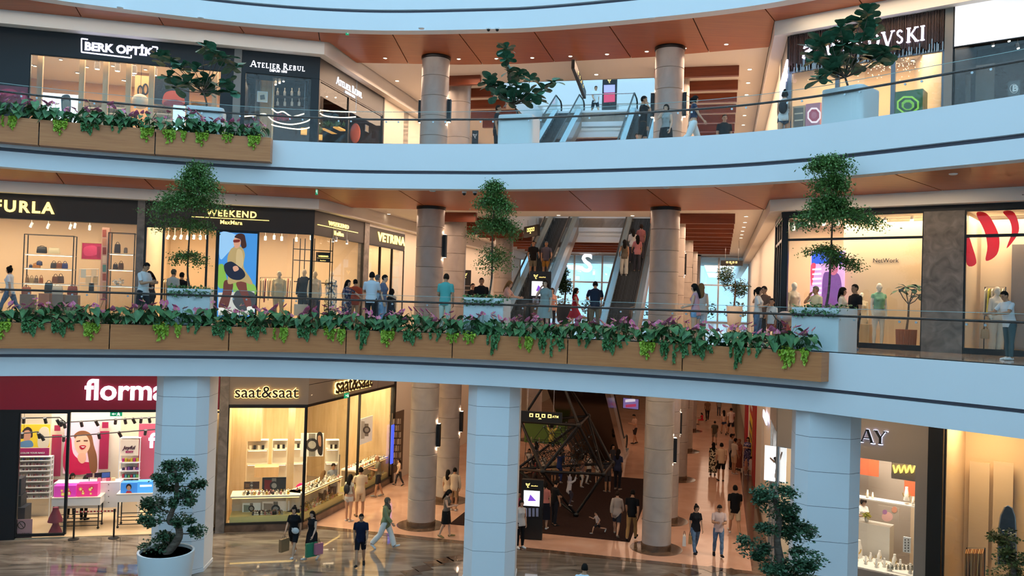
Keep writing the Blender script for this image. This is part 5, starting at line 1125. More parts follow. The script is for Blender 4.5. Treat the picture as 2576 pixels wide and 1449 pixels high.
P2_(1618, 240, 1.80, 85, 'm', 'phone', T('tee', '#121214'), T('shorts', '#141416'), '#1a1a1a', T('short', HK), 1, 'man in black with a phone at his ear, upper balcony')
P2_(1676, 262, 1.64, -35, 'f', 'phone', T('tank', '#9aa0a0'), T('midi', '#16161a'), '#222222', T('tail', HK), 2, 'woman in grey top and black skirt phoning, upper balcony')
P2_(1745, 236, 1.68, 90, 'f', 'walk', T('crop', '#222c46'), T('wide', '#dcdfe0'), '#e8e8e8', T('tail', HK), 0, 'woman in white trousers walking right, upper balcony')
P2_(1822, 286, 1.76, 0, 'm', 'stand', T('tee', '#101013'), T('pants', '#1b1b20'), '#1a1a1a', T('short', HK), 1, 'bearded man in black T-shirt facing the atrium, upper balcony')
P2_(1973, 226, 1.66, 150, 'f', 'stroll', T('tank', '#d3d3d1'), T('minishorts', '#3a4354'), '#c9c9c9', T('bun', HK), 0, 'woman with a black backpack by the crystal shop, upper balcony')
P2_(1252, 262, 1.78, 80, 'm', 'stand', T('tee', '#15161c'), T('pants', '#15161c'), '#111111', T('short', HB), 1, 'man in dark clothes behind the middle fig, upper balcony')
P2_(1603, 333, 1.62, -20, 'f', 'stand', T('tee', '#3a3a40'), T('pants', '#222228'), '#222222', T('long', HK), 2, 'dark-haired woman mostly hidden at the upper railing foot')
q=H(3.6, 15.9, Z3);PEOPLE.append(person(q, math.radians(20), 1.78, 'm', 'walk', T('tee', '#e9eef2'), T('shorts', '#1c2733'), '#dddddd', T('short', HB), 0, 'man in white T-shirt at the top of the upper escalators'))
P1_(25, 668, 76, -85, 'f', 'walk', T('tee', '#dde3ec'), T('pants', 'denim'), '#cfcfcf', T('bun', HK), 0, 'woman in white T-shirt and jeans before the bag shop')
P1_(360, 660, 84, 75, 'm', 'look', T('tee', '#d5d8da'), T('shorts', '#23262e'), '#d0d0d0', T('short', HK), 1, 'bearded man in white T-shirt beside the stone pilaster')
P1_(380, 682, 77, -30, 'f', 'look', T('tee', '#2a2326'), T('pants', '#1c1a20'), '#222222', T('long', HK), 1, 'dark-haired woman in dark clothes beside the bearded man')
P1_(435, 676, 76, 160, 'm', 'stand', T('tee', '#a8aaa4'), T('pants', '#34363c'), '#333333', T('short', '#4a4b42'), 1, 'man in grey T-shirt behind the left white tree box')
P1_(456, 684, 75, 175, 'f', 'stand', T('tee', '#15151a'), T('pants', '#20222a'), '#222222', T('short', HK), 1, 'person in black behind the left white tree box')
P1_(873, 704, 77, 60, 'f', 'arm', T('tee', 'floral_dark'), T('maxi', 'floral_dark'), '#222222', T('long', HK), 0, 'woman in dark floral dress embraced before the mannequins')
P1_(893, 702, 75, 200, 'm', 'arm', T('tee', '#b0492f'), T('pants', '#b99473'), '#555555', T('short', HK), 1, 'man in orange T-shirt embracing a woman')
P1_(934, 683, 80, 180, 'm', 'cross', T('tee', '#cdd4dd'), T('pants', '#17181c'), '#222222', T('short', HK), 1, 'man in white T-shirt seen from behind by the pilaster')
P1_(948, 690, 76, 140, 'm', 'stand', T('tee', '#9fb4c8'), T('pants', '#3c4656'), '#444444', T('short', HG), 2, 'grey-haired man in pale blue behind the white T-shirt man')
P1_(963, 690, 79, 80, 'f', 'hold', T('tee', 'stripe_blue'), T('wide', 'denim_light'), '#888888', T('short', HK), 2, 'woman in striped top and light jeans by the third shop')
P1_(985, 726, 78, 170, 'f', 'stand', T('tee', '#2b2a33'), T('pants', '#2a2c38'), '#333333', T('long', HK), 0, 'child with long dark hair by the third shop', child=True)
P1_(1120, 687, 82, 165, 'm', 'hold', T('tee', '#5aa9a4'), T('pants', '#cfdccf'), '#dddddd', T('short', HB), 1, 'man in teal T-shirt beside the front left column')
P1_(1210, 698, 72, 10, 'm', 'stand', T('tee', '#131317'), T('pants', '#1c1c22'), '#222222', T('short', HK), 3, 'man in black T-shirt behind the middle white tree box')
P1_(1188, 712, 66, 30, 'f', 'stand', T('tee', '#1a1a20'), T('pants', '#26262c'), '#222222', T('short', HK), 1, 'woman in black left of the middle white tree box')
P1_(1270, 704, 70, 70, 'f', 'rail', T('tee', '#c9a39a'), T('pants', '#51576a'), '#555555', T('long', HY), 2, 'woman with light hair at the foot of the left escalator')
P1_(1371, 704, 81, -15, 'f', 'phone', T('tee', 'stripe_white'), T('dress', 'stripe_white'), '#dddddd', T('long', HB), 2, 'woman in striped white dress phoning beside the information pillar')
P1_(1388, 724, 66, 0, 'f', 'stand', T('tank', '#d39c8a'), T('pants', '#2a2a33'), '#222222', T('long', HB), 2, 'woman in pink top behind the striped dress')
P1_(1446, 722, 70, 85, 'f', 'walk', T('tank', '#a3182c'), T('dress', '#a3182c'), '#c9a58a', T('long', HK), 0, 'woman in red dress walking before the escalators')
P1_(1497, 705, 74, 178, 'm', 'rail', T('tee', '#1d2f46'), T('pants', '#77705f'), '#333333', T('short', HK), 1, 'man in navy T-shirt seen from behind between the escalators')
P1_(1750, 713, 88, -125, 'f', 'hold', T('tank', '#c79aa6'), T('minishorts', 'denim_light'), '#999999', T('long', HK), 2, 'woman in denim shorts right of the front right column')
P1_(1763, 712, 84, 170, 'f', 'stand', T('tank', '#b9b4b2'), T('shorts', '#aeb4bd'), '#999999', T('long', HY), 2, 'woman with light hair beside the denim shorts woman')
P1_(1907, 722, 86, 60, 'f', 'cross', T('tee', '#d8d6d4'), T('pants', 'denim'), '#cccccc', T('tail', HK), 0, 'woman in white T-shirt left of the pushchair')
P1_(1922, 720, 83, -60, 'm', 'phone', T('tee', '#6d5347'), T('pants', '#32302f'), '#333333', T('short', HK), 1, 'man in brown T-shirt left of the pushchair')
P1_(1942, 750, 86, -40, 'm', 'stand', T('tee', '#dedad6'), T('shorts', '#a8503a'), '#bbbbbb', T('short', HK), 1, 'boy in white T-shirt and red shorts beside the pushchair', child=True)
P1_(2052, 720, 84, -70, 'm', 'phone', T('tee', '#d2cfae'), T('pants', '#4c5058'), '#555555', T('short', HG), 1, 'man in pale yellow behind the right white tree box')
P1_(2118, 722, 88, 60, 'f', 'stand', T('tee', '#d8d2c6'), T('pants', '#2c2c33'), '#444444', T('long', HK), 0, 'woman with dark hair behind the right white tree box')
P1_(2150, 714, 91, -75, 'm', 'stand', T('tee', '#16161b'), T('pants', '#33271f'), '#7a90a8', T('short', HK), 1, 'man in black T-shirt right of the right white tree box')
P1_(2540, 730, 104, -80, 'm', 'rail', T('tee', '#d7dcdf'), T('pants', '#4d6064'), '#e2e4e6', T('short', HK), 1, 'man in white T-shirt and grey green trousers at the right frame edge')
def on_esc(u, hy, h, deg, *a):
 best=min((abs(proj(H(u, 4.9+s*0.05, Z1+5.6*s*0.05/9.7+h))[1]-hy), s*0.05)for s in range(0, 195));s=best[1];n=26
 k=math.floor(s/9.7*n);PEOPLE.append(person(H(u, 4.9+9.7*(k+0.3)/n, Z1+5.6*k/n+0.005), math.radians(deg), h, *a))
on_esc(UA-0.32, 604, 1.76, 10, 'm', 'ride', T('tee', '#211d1c'), T('shorts', '#857a66'), '#b8a890', T('short', HK), 1, 'man in dark T-shirt riding the left escalator down')
on_esc(UA+0.30, 607, 1.74, 0, 'm', 'ride', T('tee', '#5b5560'), T('shorts', '#a8783a'), '#777777', T('short', HG), 1, 'man in mustard shorts riding the left escalator down')
on_esc(UB-0.30, 594, 1.68, 178, 'f', 'ride', T('tank', '#6b6154'), T('wide', '#d8d4ca'), '#cccccc', T('long', HK), 0, 'woman in wide white trousers riding the right escalator up')
on_esc(UB+0.25, 590, 1.70, 182, 'f', 'ride', T('tee', '#cf8a90'), T('pants', '#4b4a55'), '#777777', T('long', HK), 0, 'woman in pink T-shirt riding the right escalator up')
on_esc(UB-0.05, 572, 1.66, 175, 'f', 'hold', T('long', '#d9d6d4'), T('pants', '#4a4550'), '#777777', T('long', HK), 0, 'woman in white sleeves higher on the right escalator')
on_esc(UB+0.3, 556, 1.68, 180, 'f', 'ride', T('tee', '#a86d70'), T('pants', '#5b5560'), '#777777', T('tail', HB), 0, 'woman in rose top highest on the right escalator')
W1=P0_(737, 1272, 1403, -8, 'f', 'walk', T('tee', '#121216'), T('shorts', '#131318'), '#d9d9d9', T('bun', HK), 0, 'woman in black shorts carrying a brown paper bag')
W2=P0_(783, 1286, 1409, -25, 'f', 'stroll', T('tank', '#131317'), T('skirt', '#15151a'), '#cfcfcf', T('long', HK), 2, 'woman in black dress carrying a green shopping bag')
P0_(905, 1293, 1425, 5, 'm', 'stroll', T('tee', '#141a30'), T('shorts', '#11131c'), '#202020', T('short', HK), 1, 'man in navy T-shirt and dark shorts walking forward')
P0_(968, 1250, 1380, 80, 'f', 'walk', T('jacket', '#7d8663'), T('wide', '#dadad6'), '#d0d0d0', T('scarf', '#5b5347'), 0, 'woman in headscarf and green tunic walking right')
W5=P0_(876, 1194, 1311, 155, 'f', 'hold', T('crop', '#d8cdb8'), T('minishorts', '#c9c4bb'), '#d8cfc4', T('long', HK), 0, 'woman with dark backpack looking into the watch shop')
P0_(904, 1174, 1300, 200, 'm', 'cross', T('tee', '#e0c9a8'), T('shorts', '#d4bd9c'), '#6a5a48', T('short', HK), 1, 'man in beige T-shirt and shorts beside the watch shop window')
W7=P0_(950, 1146, 1250, -75, 'm', 'look', T('tee', '#79725f'), T('shorts', '#2a2a30'), '#8d8a84', T('bald', HK), 1, 'bald man holding a brown jacket by the watch shop')
P0_(1003, 1155, 1222, -60, 'f', 'stroll', T('tank', '#c9a98c'), T('pants', '#3a3536'), '#333333', T('long', HB), 2, 'woman in beige half hidden by the front left column')
P0_(1141, 1177, 1284, 175, 'm', 'arm', T('long', '#d3bfa6'), T('shorts', '#a07f5d'), '#d8d4cc', T('short', HK), 1, 'man in pale shirt embracing a woman behind the column')
P0_(1124, 1182, 1282, 170, 'f', 'stand', T('tee', '#cdb79d'), T('pants', '#8b7a6c'), '#cfc9c0', T('long', HK), 0, 'woman in pale top embraced behind the column')
P0_(1121, 1232, 1352, 75, 'f', 'look', T('tank', '#6d635b'), T('skirt', '#141417'), '#8c7a50', T('long', HK), 2, 'woman in black skirt left of the middle white column')
P0_(1308, 1258, 1378, 30, 'f', 'stand', T('tank', '#c8c4c2'), T('pants', '#141418'), '#d8d8d8', T('tail', HK), 0, 'woman in white top and black trousers right of the middle white column')
P0_(1302, 1236, 1345, 10, 'f', 'stand', T('tee', '#b03a4c'), T('pants', '#2a2228'), '#333333', T('short', HK), 0, 'person in red behind the middle white column')
P0_(1368, 1212, 1330, 165, 'f', 'hold', T('tee', '#c07a72'), T('midi', '#171a26'), '#cfcfcf', T('tail', HK), 0, 'woman with beige shoulder bag beside the ground floor information pillar')
P0_(1394, 1208, 1322, 120, 'm', 'hold', T('tee', '#15161c'), T('pants', '#22242c'), '#222222', T('short', HK), 1, 'man in black right of the ground floor information pillar')
P0_(1503, 1280, 1342, -80, 'm', 'run', T('tee', '#b9a7a0'), T('shorts', '#2c2a30'), '#c8c4c0', T('short', HB), 0, 'small child running on the dark carpet', child=True)
P0_(1550, 1234, 1348, 165, 'f', 'walk', T('jacket', '#a89a90'), T('shorts', '#2b2f3a'), '#a89a8a', T('short', HB), 0, 'woman in pale jacket walking away on the carpet')
P0_(1588, 1233, 1360, 160, 'm', 'stroll', T('tee', '#101014'), T('pants', '#a07b4d'), '#1a1a1a', T('short', HK), 1, 'man in black T-shirt and tan trousers left of the front right column')
W16=P0_(1748, 1271, 1394, 10, 'f', 'stroll', T('tee', '#17181d'), T('pants', 'denim'), '#1c1c20', T('bun', HK), 0, 'woman in black T-shirt and jeans carrying handbags')
P0_(1806, 1269, 1400, -5, 'm', 'look', T('tee', '#c9b0aa'), T('pants', 'denim'), '#17171a', T('short', HK), 1, 'man in pale pink T-shirt looking at his phone')
P0_(1847, 1219, 1348, 175, 'm', 'walk', T('tee', '#111114'), T('shorts', '#c9b596'), '#d8d4cc', T('short', HK), 1, 'man in black T-shirt and cream shorts walking away')
P0_(1793, 1113, 1195, 170, 'f', 'stand', T('tee', 'floral_bw'), T('maxi', 'floral_bw'), '#555555', T('long', HK), 0, 'woman in black and cream patterned dress in the corridor')
P0_(1813, 1114, 1210, 175, 'm', 'stand', T('tee', '#d0b294'), T('shorts', '#17171a'), '#222222', T('short', HK), 1, 'man in white T-shirt with a crossbody strap in the corridor')
P0_(1846, 1102, 1192, 110, 'm', 'hold', T('tee', 'stripe_beige'), T('shorts', '#c9a887'), '#ccc4ba', T('short', HK), 1, 'man in striped T-shirt in the corridor')
P0_(1838, 1091, 1180, 90, 'm', 'stand', T('tee', '#9f9088'), T('pants', '#2a2a30'), '#333333', T('short', HK), 1, 'man in grey behind the striped T-shirt man')
P0_(1858, 1104, 1182, -60, 'f', 'stand', T('long', '#8a4b39'), T('maxi', '#8a4b39'), '#555555', T('scarf', '#8a5a48'), 0, 'woman in rust brown dress in the corridor')
P0_(1880, 1100, 1180, -30, 'f', 'cross', T('tee', 'floral_blue'), T('maxi', 'floral_blue'), '#777777', T('long', HB), 2, 'woman in blue floral dress by the corridor shop')
P0_(1888, 1148, 1196, 120, 'f', 'stand', T('tee', '#cfbfb2'), T('skirt', '#c8bcb4'), '#cccccc', T('short', HB), 2, 'little girl in pale dress beside the blue floral dress', child=True)
P0_(1876, 1152, 1194, 30, 'f', 'stand', T('tee', '#cf9a80'), T('skirt', '#c98f78'), '#cccccc', T('short', HB), 2, 'little girl in orange pink by the corridor shop', child=True)
P0_(1797, 1058, 1118, 170, 'm', 'walk', T('tee', '#4a4136'), T('shorts', '#7a6d60'), '#555555', T('short', HK), 3, 'man in dark green T-shirt walking down the corridor')
P0_(1820, 1031, 1093, 175, 'f', 'walk', T('crop', '#d6b8a2'), T('minishorts', '#3a4560'), '#444444', T('long', HK), 0, 'woman in denim shorts walking down the corridor')
P0_(1838, 1025, 1095, 180, 'm', 'walk', T('tee', '#e0cfc2'), T('shorts', '#26262c'), '#333333', T('short', HK), 1, 'man in white T-shirt with red print down the corridor')
P0_(1766, 1030, 1068, -90, 'f', 'sit', T('tee', '#c81f33'), T('skirt', '#c81f33'), '#333333', T('long', HK), 1, 'woman in bright red far down the corridor')
P0_(1779, 1004, 1058, 175, 'm', 'stroll', T('tee', '#7d5a42'), T('pants', '#2b2420'), '#222222', T('short', HK), 3, 'man in brown far down the corridor')
P0_(1808, 1000, 1045, 0, 'm', 'stand', T('tee', '#8f8a86'), T('pants', '#555560'), '#222222', T('short', HK), 3, 'man in grey at the far end of the corridor')
P0_(1596, 1042, 1117, -70, 'm', 'look', T('tee', '#c09a86'), T('shorts', '#332b2b'), '#333333', T('short', HK), 1, 'man in pale shirt below the hanging television')
q=at_y(1470, 1426, FPX/98.0);q.z=0.004;PEOPLE.append(person(q, math.radians(160), 1.76, 'm', 'hold', T('tee', '#cfdbe6'), T('pants', '#3a3f4a'), '#444444', T('short', HK), 1, 'man whose head shows at the bottom frame edge'))
KID=['#8a8f9c', '#b9b2ac', '#2b3350', '#8c3a3c', '#c9c4bc', '#3a3a3f', '#6d7b66', '#a3906f']
for i, (x, hy, fy, dg_, c)in enumerate(((1553, 1130, 1232, 150, 2), (1528, 1152, 1238, 200, 5), (1345, 1150, 1228, 90, 3), (1320, 1160, 1240, 60, 5), (1480, 1140, 1212, 10, 4), (1502, 1158, 1216, 170, 1), (1440, 1142, 1205, 30, 0), (1392, 1150, 1215, 190, 7), (1367, 1140, 1200, 20, 4), (1462, 1168, 1226, 120, 6), (1330, 1128, 1190, 0, 1), (1415, 1130, 1185, 200, 5), (1540, 1118, 1190, 20, 5))):
 kid=fy-hy<85;P0_(x, hy, fy, dg_, 'm' if i%2 else 'f', ['stand', 'hold', 'walk', 'cross'][i%4], T('tee', KID[c]), T(['pants', 'shorts'][i%2], ['#23242c', '#3c3a40', '#4a3f3a'][i%3]), '#8a8580', T(['short', 'long'][(i+1)%2], HK), i%3, ['man in dark blue at the right edge of the carpet', 'man in black right of the climbing frame', 'child in dark red left in the climbing frame', 'child in black left of the climbing frame', 'child in white right inside the climbing frame', 'child in pale top at the right frame tube', 'child in grey in the middle of the net', 'child in tan under the hanging sign', 'child in white under the hanging sign', 'child in green low in the net', 'child in pale grey at the far left of the net', 'child in black at the back of the net', 'woman in black behind the climbing frame'][i], child=kid)
def on_net(px, hy, y, h, deg, sex, pose, top, bottom, hair, lab):
 g=at_y(px, hy, y);PEOPLE.append(person(Vector((g.x, g.y, g.z-h)), math.radians(deg), h, sex, pose, top, bottom, '#8a8580', hair, 0, lab, child=True))
on_net(1388, 1066, 34.2, 1.35, 170, 'm', 'climb', T('tee', '#c9b85a'), T('shorts', '#2d4a46'), T('short', HK), 'boy in yellow T-shirt climbing the rope net')
on_net(1408, 1134, 33.6, 1.30, 150, 'm', 'climb', T('tee', '#22305e'), T('pants', '#22305e'), T('short', HK), 'child in blue climbing the rope net')
on_net(1432, 1198, 32.6, 1.15, 120, 'f', 'climb', T('jacket', '#b5b0b4'), T('pants', '#3b3540'), T('scarf', '#a5a2ae'), 'child in white hooded top low on the rope net')
on_net(1465, 1150, 34.0, 1.2, 60, 'm', 'climb', T('tee', '#8f6a62'), T('pants', '#c8c2bc'), T('short', HK), 'child in white trousers on the right of the rope net')
on_net(1350, 1110, 34.5, 1.2, 200, 'f', 'climb', T('tee', '#6f6a70'), T('pants', '#2d2a30'), T('long', HK), 'girl in grey on the left of the rope net')
# ------------------------------------------------------------------ shop contents: shared builders
def at(fr, px, py, d):return fr.at(px, py, d)
def panel(name, fr, rc, d, mt, label, cat, th=0.03, frame=None, group=None):
 """an upright flat thing (poster, screen, board) shown at a pixel rectangle"""
 s0, s1, z0, z1=fr.rect(*rc, d);t=thing(name, fr.pt((s0+s1)/2, d, z0), label, cat, group)
 mb=MB();fr.box(mb, s0, s1, d, d+th, z0, z1);mb.build('board', mt, t)
 if frame:
  w=0.025
  for a, b, c, e in((s0-w, s0, z0-w, z1+w), (s1, s1+w, z0-w, z1+w), (s0, s1, z1, z1+w), (s0, s1, z0-w, z0)):
   mb=MB();fr.box(mb, a, b, d-0.015, d+th, c, e);mb.build('frame', frame, t)
 return t
def block(name, fr, rc, d, depth, mt, label, cat, group=None):
 s0, s1, z0, z1=fr.rect(*rc, d);t=thing(name, fr.pt((s0+s1)/2, d+depth/2, z0), label, cat, group);mb=MB();fr.box(mb, s0, s1, d, d+depth, z0, z1);mb.build('body', mt, t);return t, (s0, s1, z0, z1)
def shelf_unit(name, fr, x0, x1, ytop, ybot, shelf_y, d, depth, label, post='dark_steel', board='cream', back=None, lit=False):
 s0, s1, z0, z1=fr.rect(x0, ytop, x1, ybot, d);z0=max(q for q in(0.03, Z1+0.03, Z2+0.03)if q<z0+0.3);t=thing(name, fr.pt((s0+s1)/2, d+depth/2, z0), label, 'shelf')
 for a in(s0, s1):
  for e in(d, d+depth):mb=MB();fr.box(mb, a-0.015, a+0.015, e-0.015, e+0.015, z0, z1);mb.build('post', post, t)
 for y in shelf_y:
  z=fr.hit((x0+x1)/2, y, d)[1];mb=MB();fr.box(mb, s0, s1, d, d+depth, z-0.035, z);q=mb.build('shelf_board', board, t)
  if lit:mb=MB();fr.box(mb, s0+0.05, s1-0.05, d+0.03, d+0.05, z-0.05, z-0.036);mb.build('light_strip', 'lamp_warm', q)
 mb=MB();fr.box(mb, s0, s1, d, d+depth, z1-0.02, z1);mb.build('top_rail', post, t)
 if back:mb=MB();fr.box(mb, s0, s1, d+depth, d+depth+0.02, z0, z1);mb.build('back_panel', back, t)
 return t
BAGM={}
def handbag(fr, px, y0, y1, wpx, d, col, label, group='handbags in the bag shop', rz=0.0, tall=0.5):
 a=fr.at(px, y1, d);b=fr.at(px, y0, d);h=b.z-a.z;w=wpx/FPX*a.y;t=thing('handbag', a+Vector((0, 0, 0)), label, 'handbag', group, rz=fr.rz+rz)
 m=mat('bag_'+col.strip('#'), col, 0.4);bh=h*(1-tall*0.6);dp=min(0.16, w*0.5)
 mb=MB();n=10
 secs=[(0.0, 0.92, 0.9), (bh*0.12, 1.0, 1.0), (bh*0.6, 0.95, 0.8), (bh*0.95, 0.86, 0.45), (bh, 0.82, 0.3)];P=superpoly(w, dp, dp*0.35, 3);k=len(P)
 vs=[(x*sx_, y*sy_, z)for z, sx_, sy_ in secs for x, y in P];fs=[(i*k+j, i*k+(j+1)%k, (i+1)*k+(j+1)%k, (i+1)*k+j)for i in range(4)for j in range(k)]+[tuple(range(k-1, -1, -1)), tuple(4*k+j for j in range(k))]
 mb.add(vs, fs).build('bag_body', m, t, 50, local=True)
 for s in(-1, 1):
  MB().tube([(w*0.25*math.cos(q)if True else 0, s*dp*0.12, bh*0.92+(h-bh)*math.sin(q))for q in np.linspace(0, math.pi, 9)], 0.008, 5).build('handle', m, t, 60, local=True)
 return t
def spot(loc, aim, label, group, mt='soft_black', r=0.045, L=0.16, lens='lamp_warm', stem=0.12, zc=None):
 """a cylindrical track spotlight hanging under its mount"""
 t=thing('spotlight', loc, label, 'lamp', group);d=Vector(aim).normalized();p=Vector((0, 0, -stem))
 MB().tube([(0, 0, zc-loc[2]if zc else 0), p], 0.01, 5).build('stem', mt, t, 60, local=True);MB().tube([p-d*L*0.4, p+d*L*0.6], r, 10).build('can', mt, t, 40, local=True);MB().tube([p+d*(L*0.6+0.001), p+d*(L*0.6+0.006)], r*0.8, 10).build('lens', lens, t, local=True);return t
DLM=MB().lathe([(0.085, 0.0), (0.085, 0.012), (0.06, 0.012)], n=20).mesh('downlight', None, True);DLM.materials.append(MATS['white_gloss'])
DLL=MB().lathe([(0.062, -0.003), (0.062, 0.004)], n=16).mesh('lens', None, True);DLL.materials.append(MATS['lamp_warm'])
def downlight(p, label, group, sc=1.0):
 t=thing('downlight', Vector(p)-Vector((0, 0, 0.012)), label, 'lamp', group, scale=sc);link_mesh('trim_ring', DLM, t);link_mesh('lens', DLL, t)
def downs(lst, z, label, group, sc=1.0):
 for x, y in lst:downlight(at_z(x, y, z), label, group, sc)
downs([(969, 146), (1154, 148), (1249, 147), (1339, 145), (1435, 141), (1527, 136), (1627, 129), (1722, 121), (1827, 111)], ZW2, 'round lit downlight in the wooden ceiling of the upper storey', 'downlights of the upper wooden ceiling')
downs([(999, 203), (1500, 187), (1886, 174), (1882, 208), (1878, 238), (1875, 265), (1873, 290), (1870, 314)], ZH2, 'round lit downlight in the white ceiling of the upper storey', 'downlights of the upper white ceiling', 1.2)
downs([(978, 538), (1107, 539), (1405, 541), (1591, 542), (1723, 543), (1877, 544), (1874, 559), (1871, 571), (1868, 581), (1866, 590), (1864, 598)], ZH1, 'round lit downlight in the white ceiling of the middle storey', 'downlights of the middle white ceiling', 1.1)
def flat_ceiling_lights(lst, z, label, group):downs(lst, z, label, group, 0.9)
# ================================================================== optician (upper left)
for i, x in enumerate((98, 204, 264, 322, 380, 540)):
 a, b, z0, z1=FL.rect(x-3, 140, x+3, 330, 1.0);mb=MB();FL.box(mb, a, b, 1.0, 1.12, Z2, 16.6);o=mb.build('window_post', 'oak');o['kind']='structure'
flat_ceiling_lights([(153, 150), (78, 163), (88, 166), (219, 169), (208, 170), (194, 183), (202, 184), (284, 166), (336, 189), (328, 188), (310, 202), (316, 203), (461, 192), (366, 175)], 16.58, 'small lit downlight in the optician ceiling', 'downlights in the optician shop')
for i, (x, y)in enumerate(((245, 160), (296, 165), (338, 171), (389, 176))):
 p=FL.at(x, y, 1.6);t=thing('pendant_lamp', Vector((p.x, p.y, p.z)), f'grey cylindrical pendant lamp, {NUM[i]} from the left in the optician shop', 'lamp', 'pendants of the optician')
 MB().lathe([(0.10, -0.2), (0.09, 0.06), (0.04, 0.1)], n=16).build('shade', 'taupe', t, 40, local=True);MB().tube([(0, 0, 0.09), (0, 0, max(0.12, 16.59-p.z))], 0.01, 5).build('cord', 'soft_black', t, local=True);MB().lathe([(0.08, -0.205), (0.08, -0.2)], n=16).build('lens', 'lamp_warm', t, local=True)
t=panel('display_screen', FL, (94, 231, 197, 310), 1.25, 'screen_white', 'white lit screen with a person in the optician window', 'screen', 0.05)
art(t, FL, 1.25, [('print', '#1b1b1f', [(156, 241), (176, 241), (178, 275), (172, 292), (158, 290), (154, 262)]), ('print', '#8a8d84', [(158, 254), (176, 254), (175, 276), (160, 276)]), ('print', '#c3362e', [(130, 272), (140, 274), (141, 288), (131, 288)]), ('print', '#4c9a5a', [(96, 300), (118, 294), (125, 308), (96, 309)])])
t=panel('wall_poster', FL, (384, 191, 475, 268), 1.5, 'soft_black', 'dark poster with a red disc in the optician shop', 'poster')
art(t, FL, 1.5, [('print', '#d2542f', [(410, 245), (418, 232), (436, 228), (455, 234), (464, 250), (460, 264), (412, 264)]), ('print', '#8c1c22', [(414, 256), (440, 250), (462, 260), (458, 266), (416, 266)])])
t=panel('display_screen', FL, (436, 264, 461, 404), 0.5, mat('screen_blue', '#bfe8ff', 0.3, emit=1.1), 'narrow pale blue lit display behind the left fig pot', 'screen', 0.05)
t=panel('display_screen', FL, (0, 214, 68, 262), -0.1, mat('magenta_print', '#7a2740', 0.4), 'dark magenta poster at the left edge of the upper storey', 'poster', 0.03)
art(t, FL, -0.1, [('print', '#c23a5c', [(4, 226), (30, 224), (46, 234), (22, 242), (4, 240)]), ('print', '#c94a68', [(52, 232), (64, 234), (63, 252), (54, 250)])])
mb=MB();FL.box(mb, FL.hit(338, 240, 3.05)[0], FL.hit(382, 240, 3.05)[0], 3.05, 3.15, Z2, 16.6);struct('wall_back', mb, 'shop_tan')
g=thing('eyewear_logo', FL.at(360, 243, 3.0), 'large black pair of eyeglasses on the optician side wall', 'sign')
for cx in(353, 366):
 P=[FL.at(cx+6.0*math.cos(a), 229+13*math.sin(a)-(cx-353)*0.35, 3.0)for a in np.linspace(0, 2*math.pi, 18)[:-1]];MB().tube(P, 0.03, 6, True).build('rim', 'black', g, 60)
t=thing('globe_lamp', FL.at(352, 275, 1.4), 'large cream globe lamp in the optician shop', 'lamp');MB().ball((0, 0, 0.28), (0.29, 0.29, 0.27), 20, 12).build('globe', 'cream', t, 180, local=True);MB().tube([(0, 0, 0.54), (0, 0, 16.6-t.location.z)], 0.008, 5).build('cord', 'soft_black', t, local=True)
for i, (x0, x1)in enumerate(((206, 258), (266, 316), (381, 432), (478, 535))):
 shelf_unit('eyewear_shelf', FL, x0, x1, 252, 335, (270, 285, 300, 318), 1.9, 0.3, f'oak eyewear shelf, {NUM[i]} from the left in the optician shop', 'oak', 'cream', 'oak')
 for y in(269, 284, 299):
  for k in range(4):
   c=FL.at(x0+(x1-x0)*(k+0.7)/4.4, y, 1.98);mb=MB()
   for s in(-0.035, 0.035):mb.tube([c+Vector((s+0.028*math.cos(a), 0, 0.03+0.024*math.sin(a)))for a in np.linspace(0, 2*math.pi, 9)[:-1]], 0.006, 4, True)
   mb.tube([c+Vector((-0.01, 0, 0.035)), c+Vector((0.01, 0, 0.035))], 0.005, 4);one('eyeglasses', mb, 'soft_black', 'dark eyeglasses on the optician shelves', 'eyeglasses', 'eyeglasses on the optician shelves')
# ================================================================== perfumer (upper left corner)
t=thing('slat_wall', FL.at(666, 350, 0.9), 'backlit wall of vertical slats in the perfumer window', 'wall panel')
for k in range(11):
 a, b, z0, z1=FL.rect(644+k*4, 192, 646+k*4, 345, 0.9);mb=MB();FL.box(mb, a, b, 0.9, 1.0, Z2, 16.2);mb.build('slat', 'oak' if k>2 else 'taupe', t)
t=panel('picture', FL, (649, 231, 671, 256), 0.6, 'cream', 'small framed picture in the perfumer window', 'picture', 0.02, 'white_gloss')
art(t, FL, 0.6, [('print', '#6d6a66', [(654, 240), (665, 238), (667, 250), (655, 251)], False)])
shelf_unit('bottle_shelf', FL, 688, 770, 195, 345, (242, 268, 300), 1.2, 0.3, 'dark bottle shelf in the perfumer window', 'black', 'shop_dark')
BTM=MB().lathe([(0.045, 0), (0.05, 0.02), (0.05, 0.15), (0.02, 0.18), (0.018, 0.24), (0.024, 0.245), (0.024, 0.29)], n=10).mesh('bottle', 40, True);BTM.materials.append(mat('bottle_glass', '#d8d3c8', 0.15))
def bottle(p, label, group, sc=1.0, mt=None, cat='bottle', name='bottle'):
 o=link_mesh(name, BTM);o.location=p;o.scale=(sc, )*3;tag(o, label, cat, group)
 if mt:s=o.material_slots[0];s.link='OBJECT';s.material=MATS[mt]
for y in(241, 267):
 for k in range(4):bottle(FL.at(698+k*18, y, 1.32), 'pale glass bottle on the perfumer shelves', 'bottles on the perfumer shelves')
for i in range(3):
 spot(FL.at(800+i*22, 228+i*2, 2.0), (0.2, -0.3, -1), f'black track spotlight, {NUM[i]} from the left in the perfumer shop', 'perfumer spots', zc=16.5)
